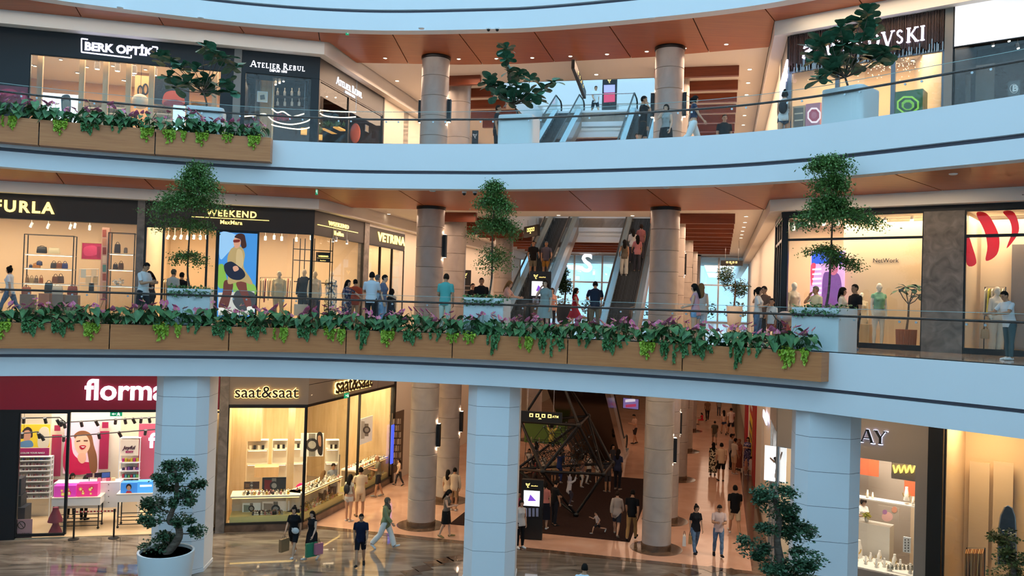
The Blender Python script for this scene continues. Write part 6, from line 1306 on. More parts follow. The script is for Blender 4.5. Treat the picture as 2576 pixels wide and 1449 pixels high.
for i in range(3):spot(FL.at(694+i*10, 200-i*4, 1.6), (0.1, -0.5, -1), f'white lit spotlight, {NUM[i]} from the left in the perfumer window', 'perfumer window spots', 'white_gloss', lens='lamp_white', zc=16.5)
mat('amber_box', '#f0b45a', 0.5, emit=0.7)
for i, (x0, y0, x1, y1)in enumerate(((816, 322, 849, 337), (787, 337, 811, 350), (757, 321, 772, 337), (852, 318, 870, 330))):
 q, _=block('light_box', FLS if x0>795 else FL, (x0, y0, x1, y1), 0.9, 0.25, 'amber_box', f'amber lit display box, {NUM[i]} listed among the perfumer displays', 'display');q['label']=['wide amber lit box in the perfumer side window', 'square amber lit box at the perfumer corner', 'small amber lit box in the perfumer front window', 'narrow amber lit box deep in the perfumer shop'][i]
for i, (x0, x1, y)in enumerate(((816, 850, 321), (785, 812, 336), (684, 734, 306))):
 f=FLS if x0>795 else FL;c=f.at((x0+x1)/2, y, 1.0);t=thing('grass_box', c, ['green grass on the wide amber box', 'green grass on the square amber box', 'red flowers in the perfumer front window'][i], 'plant');w=(f.at(x1, y, 1.0)-f.at(x0, y, 1.0)).length/2
 cloud_obj(blob(c+Vector((0, 0, 0.1)), (w, 0.12, 0.12), 160, 0.1), 0.12, 'pothos_dark' if i<2 else 'red_petal', t, 'foliage', -0.9, 0.25)if mat('red_petal', '#b5203a', 0.5)else 0
t=panel('picture', FLS, (920, 315, 938, 338), 0.6, 'cream', 'framed print in the perfumer side window', 'picture', 0.02, 'white_gloss');q=FLS.at(929, 338, 0.61);MB().tube([q, Vector((q.x, q.y, Z2))], 0.015, 5).build('stand', 'black', t)
t=thing('oval_stand', FLS.at(893, 356, 0.7), 'orange oval display stand in the perfumer side window', 'display');MB().ball((0, 0, 0.35), (0.22, 0.06, 0.42), 16, 10).build('disc', mat('coral', '#d9694a', 0.5), t, 180, local=True)
mat('neon_and_reflection', '#fff6e0', 0.4, emit=4.0, ecol='#ffe9c4')  # glow shared by the neon outline and the modelled reflection lines
for i, P in enumerate([[(614, 293), (645, 290), (667, 287), (690, 305), (730, 313), (770, 306), (790, 292), (805, 279)], [(684, 274), (697, 283), (713, 281), (735, 293), (765, 286)], [(805, 277), (840, 280), (895, 282)], [(683, 313), (700, 318), (760, 325), (805, 310)], [(805, 285), (820, 292), (860, 296), (895, 294)]]):  # railing glass reflections of light strips, added here as glowing tubes behind the window
 f=FL;pts=[f.at(x, y, 0.45)for x, y in P];pts=catmull(pts, 5);t=thing('light_reflection', pts[0], ['long wavy light reflection across the perfumer window', 'short zigzag light reflection above the others', 'straight light reflection at the perfumer corner', 'lowest wavy light reflection in the perfumer window', 'curved light reflection at the perfumer corner'][i], 'lamp');MB().tube(pts, 0.02, 6).build('tube', 'neon_and_reflection', t, 60)
 for e in(pts[0], pts[-1]):MB().tube([e, e+Vector((0, 0, min(1.2, 16.4-e.z)))], 0.003, 3).build('added_wire', 'steel', t)
# ================================================================== crystal shop (upper right)
s0=0.08;zt2=ZS2;t=thing('rod_curtain', FR.pt(w1/2, -0.1, zc2), 'fascia of hanging brown and glass rods over the crystal shop', 'facade')
mb=MB();mb2=MB();k=s0
while k<w1-0.02:
 l=R.uniform(0.0, 0.22);FR.box(mb, k, k+0.022, -0.12-R.uniform(0, 0.05), -0.06, zc2+l, zt2-0.02)
 if R.random()<0.4:FR.box(mb2, k, k+0.02, -0.13, -0.08, zc2-0.05, zc2+R.uniform(0.15, 0.4))
 k+=R.uniform(0.028, 0.04)
mb.build('rods', mat('rod_brown', '#4a2e26', 0.4), t, kind='stuff');mb2.build('glass_rods', mat('rod_glass', '#aeb6bd', 0.15, 0.4), t, kind='stuff');mb=MB();FR.box(mb, 0, w1, -0.05, 0.1, zc2, zt2);mb.build('backing', 'sign_brown', t)
flat_ceiling_lights([(2016, 197), (2092, 196), (2061, 175), (2206, 191), (2255, 125), (2296, 152), (2328, 146), (2148, 192)], 16.73, 'small lit downlight in the crystal shop ceiling', 'downlights in the crystal shop')
t=thing('chandelier', FR.at(2250, 165, 1.5), 'cloud of small crystals under the crystal shop ceiling', 'chandelier')
cs=np.stack([rng.normal(0, 0.7, 170), rng.normal(0, 0.25, 170), rng.normal(0, 0.13, 170)+0.2*np.abs(rng.normal(0, 1, 170))-0.1], 1);mb=MB();c0=t.location
for q in cs[:170]:mb.ball(FR.pt(FR.hit(2250, 165, 1.5)[0]+q[0], 1.5+q[1], c0.z+q[2]*1.2), 0.018, 5, 3)
mb.build('crystals', mat('crystal', '#f5e6cf', 0.1, emit=0.7), t, kind='stuff');MB().tube([c0, Vector((c0.x, c0.y, 16.75))], 0.01, 5).build('stem', 'steel', t);MB().lathe([(0.3, 0), (0.32, 0.02), (0.3, 0.05)], c=(0, 0, 0.15), n=24).build('canopy_ring', 'grey_wall', t, local=True)
def octa(cx, cy, rx, ry, n=8, a0=0.39):return[(cx+rx*math.cos(a0+2*math.pi*k/n), cy+ry*math.sin(a0+2*math.pi*k/n))for k in range(n)]
t, _=block('display_cube', FR, (2246, 232, 2320, 300), 0.35, 0.6, mat('emerald', '#2f6a1e', 0.3), 'green lit display cube with an octagonal jewel box', 'display')
art(t, FR, 0.34, [('print', '#8fd23c', octa(2284, 264, 30, 24), False, 0.5), ('print', '#23520f', octa(2284, 264, 25, 19), False), ('print', '#79c22e', octa(2284, 264, 17, 14), False, 0.4), ('print', '#2c6414', octa(2284, 266, 11, 9), False)])
t, _=block('display_cube', FR, (2027, 262, 2062, 318), 0.35, 0.5, mat('rose', '#c9788f', 0.3), 'pink lit display cube with an octagonal jewel box', 'display')
art(t, FR, 0.34, [('print', '#f7dfe6', octa(2048, 290, 18, 21), False, 0.6), ('print', '#b0304f', octa(2048, 290, 14, 16), False, 0.2), ('print', '#d86a84', octa(2048, 290, 7, 9), False)])
t, _=block('display_case', FR, (1994, 268, 2024, 322), 0.4, 0.4, 'beige_wall', 'small tan display case at the left of the crystal shop', 'display')
art(t, FR, 0.39, [('print', '#6d5d49', [(1997, 272), (2021, 270), (2021, 320), (1997, 321)], False), ('print', '#efe2c6', [(1999, 285), (2020, 283), (2020, 286), (1999, 288)], False), ('print', '#efe2c6', [(1999, 302), (2020, 300), (2020, 303), (1999, 305)], False)])
t=thing('neon_line', FR.at(2175, 305, 0.1), 'thin white neon outline low in the crystal shop window', 'sign');MB().tube(catmull([FR.at(x, y, 0.12)for x, y in((2142, 306), (2150, 291), (2158, 302), (2180, 299), (2204, 303), (2206, 292), (2214, 303))], 4), 0.012, 5).build('tube', 'neon_and_reflection', t)
t=panel('light_box', FR, (2403, 6, 2600, 88), -0.12, mat('lightbox_white', '#f1eef0', 0.5, emit=0.75), 'large blank white light box at the upper right', 'sign', 0.1, 'dark_frame')
for i, (x, y)in enumerate(((2497, 104), (2537, 92), (2560, 110))):spot(FR.at(x, y-6, 1.2), (0, -0.4, -1), f'small ceiling spotlight, {NUM[i]} from the left behind the upper right window', 'upper right shop spots', lens='lamp_white', zc=16.7)
t=panel('window_emblem', FR, (2536, 205, 2566, 242), 0.03, 'shop_glass', 'round letter emblem on the upper right window', 'sign', 0.006)
P=[FR.at(2551+10*math.cos(a), 223+11*math.sin(a), 0.02)for a in np.linspace(0, 2*math.pi, 21)[:-1]];MB().tube(P, 0.008, 5, True).build('ring', 'white_gloss', t)
letters(t, sans_word('B', 0.1, 0.01, 0.004), FR, FR.hit(2546, 228, 0)[0], FR.hit(2556, 228, 0)[0], FR.hit(2551, 229, 0)[1], 0.02, 'white_gloss')
for i, (x0, y0, x1, y1)in enumerate(((2412, 190, 2440, 260), (2455, 165, 2500, 250))):
 panel('wall_poster', FR, (x0, y0, x1, y1), 1.8, 'taupe', ['narrow grey brown print behind the upper right window', 'wide grey brown print behind the upper right window'][i], 'poster')
# ================================================================== bag shop (middle left)
shelf_unit('bag_shelf', FL, 62, 178, 588, 800, (640, 675, 713), 2.0, 0.4, 'lit steel shelf of handbags in the bag shop', 'dark_steel', 'cream', None, True)
for(x, y0, y1, w, c, lab, tl)in((105, 617, 637, 24, '#2a2520', 'black handbag on the top shelf', 0.3), (136, 622, 638, 28, '#d8cfae', 'cream handbag on the top shelf', 0.2), (77, 664, 674, 8, '#34406e', 'small blue bag on the middle shelf', 0.4), (92, 660, 674, 18, '#b9782f', 'ochre bag on the middle shelf', 0.3), (99, 655, 668, 14, '#3a3c66', 'dark blue bag stacked on the ochre one', 0.3), (135, 655, 675, 15, '#3a3030', 'dark bag right on the middle shelf', 0.5), (149, 656, 675, 15, '#8a4f2c', 'brown bag right on the middle shelf', 0.5), (163, 656, 676, 14, '#3b3f78', 'blue bag at the end of the middle shelf', 0.5), (68, 690, 712, 9, '#8a6a4a', 'small tan tote, first on the lower shelf', 0.6), (79, 692, 712, 11, '#a08a66', 'small beige tote, second on the lower shelf', 0.6), (91, 692, 713, 10, '#6d5a48', 'small brown tote, third on the lower shelf', 0.6), (103, 691, 713, 10, '#9a5f3c', 'small rust tote, fourth on the lower shelf', 0.6), (139, 688, 713, 16, '#7a4a2c', 'brown tote with a scarf on the lower shelf', 0.5), (152, 687, 713, 16, '#5b4030', 'dark brown tote beside the scarf tote', 0.5)):
 handbag(FL, x, y0, y1, w, 2.2, c, lab+' of the bag shop', tall=tl)
PD=[(50, 740, 83, 790), (131, 740, 157, 790), (164, 742, 194, 790), (97, 738, 122, 790)]
for i, rc in enumerate(PD):block('display_pedestal', FL, rc, 0.9, 0.35, ['taupe', 'taupe', 'taupe', 'coral2'][i]if mat('coral2', '#b07a5c', 0.5)else 'taupe', ['grey pedestal at the left of the bag window', 'grey pedestal with the white bag', 'grey pedestal under the red bag', 'rose brown pedestal in the bag window'][i], 'pedestal', None)
for(x, y0, y1, w, c, lab, tl)in((182, 714, 742, 24, '#8f3b28', 'red brown bag on the right pedestal', 0.35), (144, 712, 740, 26, '#d9cfc0', 'white bag on the middle pedestal', 0.4), (122, 703, 738, 20, '#2c2a28', 'black and cream bag on the rose pedestal', 0.4), (66, 716, 740, 22, '#a5593c', 'small red bag on the left pedestal', 0.4)):
 handbag(FL, x, y0, y1, w, 1.05, c, lab+' of the bag shop', tall=tl)
t=panel('picture', FL, (207, 611, 255, 653), 2.6, mat('hot_pink', '#c2255f', 0.6), 'framed hot pink scarf on the bag shop wall', 'picture', 0.03, 'oak')
art(t, FL, 2.6, [('print', '#e0447c', [(212, 622), (240, 619), (243, 640), (214, 643)], True), ('print', '#a3184a', [(244, 620), (252, 620), (252, 650), (244, 648)], False)])
shelf_unit('bag_shelf', FL, 274, 333, 584, 765, (638, 678, 719), 1.3, 0.5, 'right lit glass shelf of the bag shop', 'dark_steel', 'cream', None, True)
for(x, y0, y1, w, c, lab, tl)in((295, 607, 637, 15, '#4a3c3a', 'tall dark bag on the right shelf', 0.4), (290, 660, 678, 12, '#3a2a24', 'dark bag on the second right shelf', 0.4), (304, 655, 678, 13, '#6b4a34', 'brown bag on the second right shelf', 0.5), (316, 622, 637, 9, '#8a7a70', 'small grey box bag on the right shelf', 0.2)):
 handbag(FL, x, y0, y1, w, 1.5, c, lab+' of the bag shop', tall=tl)
t=thing('paper_flower', FL.at(298, 719, 1.5), 'large white paper flower on the lowest right shelf', 'decoration');cloud_obj(blob(FL.at(298, 711, 1.5), (0.16, 0.1, 0.14), 60, 0.5), 0.11, 'white_gloss', t, 'petals', 0, 0.8)
t, rc=block('pattern_column', FL, (257, 572, 268, 780), 1.8, 0.25, mat('pale_pink', '#d8ab98', 0.6), 'slim patterned column beside the right bag shelf', 'column')
for k, c in enumerate(('#a8503c', '#c98a6c', '#8a3a30', '#e6c9b4', '#5b8f8a', '#a8503c', '#c9a27c', '#7a3028')):
 art(t, FL, 1.79, [('tile', c, [(258, 578+k*22), (267, 578+k*22), (267, 596+k*22), (258, 596+k*22)], False)])
t=thing('scarf_rack', FL.at(222, 790, 2.2), 'white rack of hanging scarves in the bag shop', 'rack')
for x in(200, 248):q=FL.at(x, 677, 2.2);MB().tube([q, Vector((q.x, q.y, Z1+0.03))], 0.012, 5).build('post', 'white_gloss', t)
for y in(677, 695, 712):MB().tube([FL.at(200, y, 2.2), FL.at(248, y, 2.2)], 0.012, 5).build('rail', 'white_gloss', t)
for x, y, c in((210, 677, '#c9d2cf'), (236, 677, '#e6d9c0'), (222, 695, '#dccdb0'), (240, 695, '#c9b48a'), (230, 712, '#2c2a2c')):
 a, b, z0, z1=FL.rect(x-6, y, x+6, y+22, 2.2);mb=MB();FL.box(mb, a, b, 2.19, 2.21, z0, z1);mb.build('scarf', cloth(c), t)
for i, (x, y)in enumerate(((80, 563), (122, 566), (178, 568), (189, 565), (226, 570))):spot(FL.at(x, y-7, 1.2), (0.1*(i-2), -0.5, -1), f'white track spotlight, {NUM[i]} from the left in the bag shop', 'bag shop spots', 'white_gloss', lens='lamp_white', zc=11.15)
# ================================================================== fashion shop on the corner (middle left)
s0, s1, z0, z1=FL.rect(548, 580, 641, 800, 0.0)
t=thing('advertising_screen', FL.pt((s0+s1)/2, 0, Z1+0.1), 'tall lit advertising screen of a woman in a beige coat', 'screen');mb=MB();FL.box(mb, s0-0.05, s1+0.05, -0.02, 0.12, Z1+0.06, zw1);mb.build('housing', 'black', t)
mb=MB();FL.box(mb, s0, s1, -0.03, -0.02, Z1+0.16, z1-0.05);mb.build('screen', mat('ad_sky', '#3f86c9', 0.4, emit=0.85), t)
E_=0.75
art(t, FL, -0.031, [('print', '#8fbfe6', [(552, 590), (575, 584), (600, 600), (570, 640), (553, 650)], True, E_), ('print', '#7fae46', [(549, 672), (556, 664), (563, 668), (568, 690), (572, 720), (549, 722)], True, E_), ('print', '#83b04c', [(586, 708), (600, 706), (640, 716), (640, 745), (592, 742)], True, E_), ('print', '#c9c6bd', [(549, 736), (640, 733), (640, 793), (549, 793)], False, E_), ('print', '#565a5e', [(590, 738), (604, 730), (640, 738), (640, 772), (606, 782), (586, 760)], True, 0.3), ('print', '#6d3b33', [(565, 706), (586, 712), (581, 745), (572, 775), (556, 778), (550, 768), (560, 738)], True, 0.5), ('print', '#7a4238', [(594, 712), (617, 708), (622, 730), (632, 760), (630, 774), (620, 774), (606, 740)], True, 0.5), ('print', '#e3dfd6', [(551, 774), (566, 776), (566, 784), (550, 785)], True, E_), ('print', '#e3dfd6', [(622, 772), (637, 772), (640, 782), (624, 783)], True, E_), ('print', '#b9a06c', [(580, 628), (594, 620), (608, 622), (616, 640), (613, 672), (630, 700), (634, 716), (606, 708), (574, 714), (576, 680), (572, 652)], True, 0.6), ('print', '#cdb584', [(596, 630), (609, 632), (612, 664), (600, 684), (594, 672)], True, 0.6), ('print', '#232b45', [(566, 664), (582, 658), (598, 668), (612, 680), (617, 694), (604, 704), (584, 702), (570, 690), (564, 676)], True, 0.3), ('print', '#d9a184', [(586, 672), (596, 669), (601, 678), (590, 683)], True, 0.6), ('print', '#d6a183', [(589, 600), (601, 597), (606, 610), (601, 622), (592, 624), (588, 613)], True, 0.6), ('print', '#4c2a22', [(590, 596), (600, 588), (614, 590), (618, 604), (620, 620), (611, 625), (606, 616), (606, 604), (598, 600)], True, 0.35), ('print', '#8a2f22', [(588, 604), (603, 603), (602, 609), (589, 610)], True, 0.35)])
for i in range(7):spot(FL.at(424+i*16, 587+(i%2), 1.4), (0.1*(i-3), -0.4, -1), f'small entrance spotlight, {NUM[i]} from the left of the fashion shop', 'fashion shop entrance spots', 'white_gloss', 0.05, 0.14, 'lamp_white', zc=11.1)
for i, (x, y)in enumerate(((668, 597), (690, 595), (709, 598), (746, 600), (783, 596), (838, 602), (873, 607), (846, 600))):spot(FL.at(x, y-7, 1.3), (0.1, -0.4, -1), f'white window spotlight, {NUM[i]} from the left of the fashion shop', 'fashion shop window spots', 'white_gloss', 0.05, 0.14, 'lamp_white', zc=11.1)
nmat('mannequin_skin', [(0.3, '#d8c3a4'), (0.8, '#e6d4b8')], (1, 1, 1), 3, 2, 0.5)
mat('mannequin_white', '#e9e2d6', 0.4)
def mannequin(fr, px, hy, d, z, deg, sex, top, bottom, label, skin='mannequin_skin', pose='stand', shoes=None, base=True):
 p=fr.at(px, hy, d);h=p.z-z;q=Vector((p.x, p.y, z));t, B=person(q, math.radians(deg), h, sex, pose, top, bottom, shoes, None, 0, label, name='mannequin', skinmat=skin)
 if base:MB().lathe([(0.19, 0.0), (0.19, 0.012)], n=20).build('base_plate', 'steel', t, local=True)
 return t
zfl=Z1+0.035
mannequin(FL, 703, 681, 0.7, zfl, 10, 'f', T('jacket', '#d6c49c'), T('pants', '#cbb896'), 'mannequin in a cream suit, first in the fashion window')
mannequin(FL, 766, 676, 1.0, zfl, -5, 'f', T('jacket', '#17161a'), T('pants', '#2a2830'), 'mannequin in a black jacket in the fashion window')
mannequin(FL, 793, 681, 0.6, zfl, 15, 'f', T('long', '#e0d4bc'), T('wide', '#3d4a60'), 'mannequin in white shirt and jeans at the shop corner')
mannequin(FLS, 834, 682, 0.55, zfl, 35, 'f', T('tee', 'floral_bw'), T('maxi', 'floral_bw'), 'mannequin in a patterned long dress in the side window')
mannequin(FLS, 854, 694, 1.3, zfl, 40, 'f', T('tee', '#6d6a68'), T('midi', '#3c3a3c'), 'mannequin in grey deep in the side window')
def clothes_rack(fr, x0, x1, y_rail, d, z, cols, label, n=12, hang=0.9):
 a, b=fr.at(x0, y_rail, d), fr.at(x1, y_rail, d);t=thing('clothes_rack', Vector(((a.x+b.x)/2, (a.y+b.y)/2, z)), label, 'rack')
 MB().tube([(a.x, a.y, z), a, b, (b.x, b.y, z)], 0.014, 6).build('frame', 'dark_steel', t)
 out=[]
 for k in range(n):
  p=a.lerp(b, (k+0.5)/n)+Vector((0, 0, -0.04));L=hang*R.uniform(0.75, 1.0);e=Vector((fr.n.x, fr.n.y, 0));s=Vector((fr.e.x, fr.e.y, 0))*0.018;tilt=Vector((R.uniform(-0.03, 0.03), 0, 0))
  P=[p-e*0.02, p-e*0.2+Vector((0, 0, -0.08)), p-e*0.24+Vector((0, 0, -L))+tilt, p+e*0.24+Vector((0, 0, -L))+tilt, p+e*0.2+Vector((0, 0, -0.08)), p+e*0.02]
  mb=MB();mb.slab(P, s.normalized(), 0.03);g=one('garment', mb, cloth(cols[k%len(cols)]), label.split(',')[0]+': hanging garment', 'garment', 'garments: '+label);out.append(g)
 return t
clothes_rack(FL, 655, 735, 698, 1.6, Z1, ['#c9b48c', '#d8c8a4', '#8a2f3a', '#e0d4b8', '#bda67c'], 'rail of cream clothes behind the cream suit', 14)
clothes_rack(FL, 412, 470, 702, 2.2, Z1, ['#d9cbb0', '#b8a48a', '#6a584a', '#e0d6c0'], 'rail of pale clothes in the fashion shop entrance', 10)
clothes_rack(FLS, 850, 895, 700, 2.2, Z1, ['#c9b48c', '#3a3634', '#d8c8a4'], 'rail of clothes in the side window', 8)
t=thing('grid_frame', FL.at(790, 790, 1.1), 'black metal grid frame in the fashion window', 'display')
for x in(739, 756, 768, 792):MB().tube([FL.at(x, 600, 1.1), Vector((FL.at(x, 600, 1.1).x, FL.at(x, 600, 1.1).y, Z1))], 0.018, 5).build('upright', 'black', t)
for x in(832, 838):MB().tube([FL.at(x, 602, 1.1), Vector((FL.at(x, 602, 1.1).x, FL.at(x, 602, 1.1).y, Z1))], 0.018, 5).build('upright', 'black', t)
for y in(626, 654, 708):MB().tube([FL.at(739, y, 1.1), FL.at(838, y+6, 1.1)], 0.018, 5).build('crossbar', 'black', t)
t=panel('hanging_sign', FL, (795, 634, 831, 660), 0.9, 'soft_black', 'small black hanging sign in the fashion window', 'sign', 0.03)
a, b, z0, z1=FL.rect(801, 640, 825, 647, 0.9);letters(t, sans_word('WEEKEND', 0.1, 0.01, 0.004), FL, a, b, z0, 0.89, 'letter_gold');mb=MB();a, b, z0, z1=FL.rect(797, 649, 829, 650, 0.9);FL.box(mb, a, b, 0.88, 0.9, z0, z1);mb.build('underline', 'letter_gold', t);a, b, z0, z1=FL.rect(805, 652, 819, 657, 0.9);letters(t, sans_word('MaxMara', 0.1, 0.01), FL, a, b, z0, 0.89, 'letter_gold')
block('clothes_plinth', FL, (740, 765, 790, 795), 0.8, 0.5, 'cream', 'low cream plinth at the mannequins feet', 'pedestal')
for i, (x, y, c)in enumerate(((976, 702, '#b56a3c'), (985, 690, '#8a4a2c'), (990, 716, '#d08a4c'))):
 handbag(FLS, x, y-14, y+8, 12, 1.2, c, ['tan bag in the third shop window', 'brown bag highest in the third shop window', 'orange bag lowest in the third shop window'][i], 'bags in the third shop')
for i, (x, y)in enumerate(((976, 710), (985, 698), (990, 724))):block('bag_plinth', FLS, (x-6, y, x+6, 806), 1.1, 0.2, 'cream', ['cream plinth under the tan bag', 'tallest cream plinth in the third shop', 'cream plinth under the orange bag'][i], 'pedestal')
t=thing('wood_slats', FLS.at(975, 800, 2.3), 'pale vertical slats on the third shop back wall', 'wall panel')
for k in range(6):
 mb=MB();q=s_v+0.3+k*0.45;FLS.box(mb, q, q+0.06, 2.5, 2.58, Z1, 11.0);mb.build('slat', 'oak', t)
block('shop_counter', FLS, (965, 740, 1005, 800), 1.4, 0.4, 'beige_wall', 'beige counter in the third shop', 'counter')
# ================================================================== right fashion shop (middle right)
t=thing('lettering', FR.at(2228, 661, 1.5), 'dark lettering on the cream wall of the right fashion shop', 'sign')
a, b, z0, z1=FR.rect(2196, 645, 2261, 660, 1.5);letters(t, sans_word('NetWork', 0.3, 0.01), FR, a, b, z0, 1.49, 'letter_dark')
mb=MB();FR.box(mb, FR.hit(2120, 700, 1.52)[0], q0-0.02, 1.52, 1.6, Z1, 11.2);struct('wall_back', mb, 'shop_cream')
t=panel('led_screen', FR, (2040, 632, 2120, 858), 1.3, mat('led_pink', '#d9a9e0', 0.4, emit=0.75), 'tall pink and blue video screen in the right fashion shop', 'screen', 0.06)
art(t, FR, 1.3, [('print', '#2c55d8', [(2042, 634), (2118, 634), (2118, 662), (2042, 664)], False, 0.8), ('print', '#e8456a', [(2040, 668), (2052, 664), (2048, 690), (2041, 720)], True, 0.7), ('print', '#7c4a9c', [(2072, 690), (2084, 684), (2110, 690), (2118, 730), (2114, 790), (2070, 790), (2068, 730)], True, 0.6), ('print', '#c46a8c', [(2088, 664), (2104, 662), (2108, 680), (2100, 692), (2090, 688)], True, 0.6), ('print', '#5b2a50', [(2086, 662), (2098, 654), (2108, 662), (2106, 674), (2098, 664), (2088, 672)], True, 0.4)]+[('print', '#eef0ff', [(2044, 676+12*k), (2066, 675+12*k), (2066, 679+12*k), (2044, 680+12*k)], False, 0.9)for k in range(7)])
mannequin(FR, 2212, 711, 0.7, Z1+0.035, 0, 'f', T('crop', '#7fb596'), T('minishorts', '#d9d0c4'), 'mannequin in a green knotted shirt and white shorts', 'mannequin_white')
mannequin(FR, 1998, 709, 0.9, Z1+0.035, 20, 'f', T('tee', '#cbbfae'), T('midi', '#b7a890'), 'mannequin in beige at the left of the right fashion window', 'mannequin_white')
mannequin(FR, 2168, 735, 1.1, Z1+0.035, -10, 'f', T('tank', '#d8cdb9'), T('midi', '#cfc4b0'), 'pale mannequin half hidden behind the man in black', 'mannequin_white')
block('wooden_cube', FR, (2160, 815, 2185, 872), 0.6, 0.4, 'oak', 'wooden display cube in the right fashion window', 'pedestal')
p=FR.at(2279, 868, 0.6);p.z=Z1+0.03;t=thing('fluted_pot', p, 'terracotta fluted pot in the right fashion window', 'planter')
mb=MB();n=48;ht=FR.at(2279, 829, 0.6).z-p.z;vs=[];fs=[]
for z in(0, ht*0.5, ht):
 for k in range(n):a=2*math.pi*k/n;r=(0.26 if k%2 else 0.285)*(0.94+0.08*z/ht);vs.append((r*math.cos(a), r*math.sin(a), z))
for i in range(2):
 for k in range(n):fs.append((i*n+k, i*n+(k+1)%n, (i+1)*n+(k+1)%n, (i+1)*n+k))
mb.add(vs, fs+[tuple(range(n-1, -1, -1)), tuple(2*n+k for k in range(n))]).build('pot', mat('terracotta', '#a8603f', 0.7), t, local=True)
t=thing('potted_plumeria', p+Vector((0, 0, ht)), 'leafy branching plant in the terracotta pot', 'plant');b0=p+Vector((0, 0, ht-0.05));hub=FR.at(2286, 766, 0.6)
MB().tube([b0, b0.lerp(hub, 0.5)+Vector((0.02, 0, 0)), hub], [0.035, 0.03, 0.025], 6).build('trunk', 'bark', t, 60)
for x, y in((2262, 730), (2278, 722), (2296, 728), (2308, 722), (2312, 745)):
 c=FR.at(x, y, 0.6);MB().tube([hub, hub.lerp(c, 0.6)+Vector((0, 0, -0.05)), c], 0.014, 5).build('branch', 'bark', t, 60)
 for k in range(7):
  o=link_mesh('leaf', FIGM[1], t);o.location=c-t.location;o.rotation_euler=(R.uniform(-0.3, 0.3), R.uniform(-0.5, 0.4), k*0.9);o.scale=(0.95, 0.55, 0.9)
for i, (x, y)in enumerate(((1997, 572), (2034, 562), (2073, 560), (2109, 559), (2193, 556), (2227, 552), (2295, 549))):spot(FR.at(x, y-9, 1.0), (0, 0.3, -1), f'white spotlight, {NUM[i]} from the left in the right fashion window', 'right fashion spots', 'white_gloss', 0.05, 0.14, 'lamp_white', zc=11.3)
def decal_mat():
 if 'decal' in MATS:return MATS['decal']
 m=mat('decal', '#d23b4e', 0.5);N=m.node_tree.nodes;L=m.node_tree.links;t=N.new('ShaderNodeBsdfTranslucent');t.inputs[0].default_value=(*lin('#e0485c'), 1);x=N.new('ShaderNodeMixShader');x.inputs[0].default_value=0.75;L.new(N['Principled BSDF'].outputs[0], x.inputs[1]);L.new(t.outputs[0], x.inputs[2]);L.new(x.outputs[0], N['Material Output'].inputs[0]);return m
t=thing('window_decal', FR.at(2500, 660, 0.02), 'red and cream curved stripe sticker on the right corner window', 'sticker')
for k, P in enumerate(([(2432, 600), (2436, 592), (2446, 620), (2456, 662), (2432, 665)], [(2456, 537), (2480, 536), (2500, 562), (2514, 600), (2508, 640), (2480, 656), (2484, 620), (2476, 580)], [(2523, 533), (2548, 532), (2562, 560), (2560, 590), (2532, 625), (2545, 585), (2540, 555)])):
 Q=catmull([FR.at(x, y, 0.03)for x, y in P], 4, True);mb=MB();mb.slab(Q, FR.n3, 0.004);mb.build('stripe', decal_mat(), t)
mannequin(FR, 2508, 720, 0.8, Z1+0.035, 10, 'f', T('long', '#e6ddd0'), T('wide', '#ddd2c2'), 'white mannequin in white at the right corner window', 'mannequin_white')
clothes_rack(FR, 2478, 2530, 722, 1.6, Z1, ['#e6e0d0', '#d8d23c', '#e0d8c8'], 'rail of clothes behind the white mannequin', 6, 0.8)
handbag(FR, 2478, 818, 852, 20, 0.4, '#b08a5a', 'straw handbag hanging in the right corner window', 'bags in the right corner window')
mb=MB();FR.box(mb, q1+0.1, q1+2.2, 1.9, 2.0, Z1, 11.2);struct('wall_back', mb, 'shop_cream')
block('dark_panel', FR, (2546, 615, 2580, 880), 1.7, 0.1, 'taupe', 'brown panel behind the white mannequin at the right edge', 'panel')
# ================================================================== lettering of the upper two storeys
def sign(fr, words, x0, y0, x1, y1, mt, label, d=-0.08, height=None, halo=None, wb=None):
 a=fr.hit(x0, y1, d);b=fr.hit(x1, y1, d);c=fr.hit(x0, y0, d);t=thing('shop_sign', fr.pt((a[0]+b[0])/2, d, a[1]), label, 'sign')
 hh=(c[1]-a[1])
 if halo:letters(t, wb, fr, a[0], b[0], a[1], d+0.02, halo, height=height or None)
 letters(t, words, fr, a[0], b[0], a[1], d, mt, height=height);return t
t=sign(FL, sans_word('BERK OPTİK', 1, 0.03, 0.035), 212, 104, 386, 125, 'letter_blue', 'white blue lit letters in a bracket outline over the optician')
def strip(t, fr, pts, d, w, mt, name='bracket_line'):
 for(x0, y0), (x1, y1)in zip(pts, pts[1:]):
  a, b=fr.at(x0, y0, d), fr.at(x1, y1, d);MB().tube([a, b], w, 4).build(name, mt, t)
strip(t, FL, [(221, 99), (205, 97), (205, 131), (330, 145.5), (330, 139)], -0.08, 0.022, 'letter_blue');strip(t, FL, [(383, 117.5), (396, 119), (395, 146), (388, 145)], -0.08, 0.025, 'letter_blue')
t=sign(FL, serif_word('ATELIER REBUL', 1, 0.03), 630, 152, 769, 167, 'letter_white', 'white lit serif letters over the perfumer front window');a=FL.hit(678, 179.5, -0.08);b=FL.hit(722, 181, -0.08);letters(t, sans_word('DEPUIS 1895', 1, 0.02, 0.02), FL, a[0], b[0], a[1], -0.08, 'letter_white')
t=sign(FLS, serif_word('ATELIER REBUL', 1, 0.03), 846, 190, 912, 236, 'letter_white', 'white lit serif letters on the perfumer side', height=0.34)if False else None
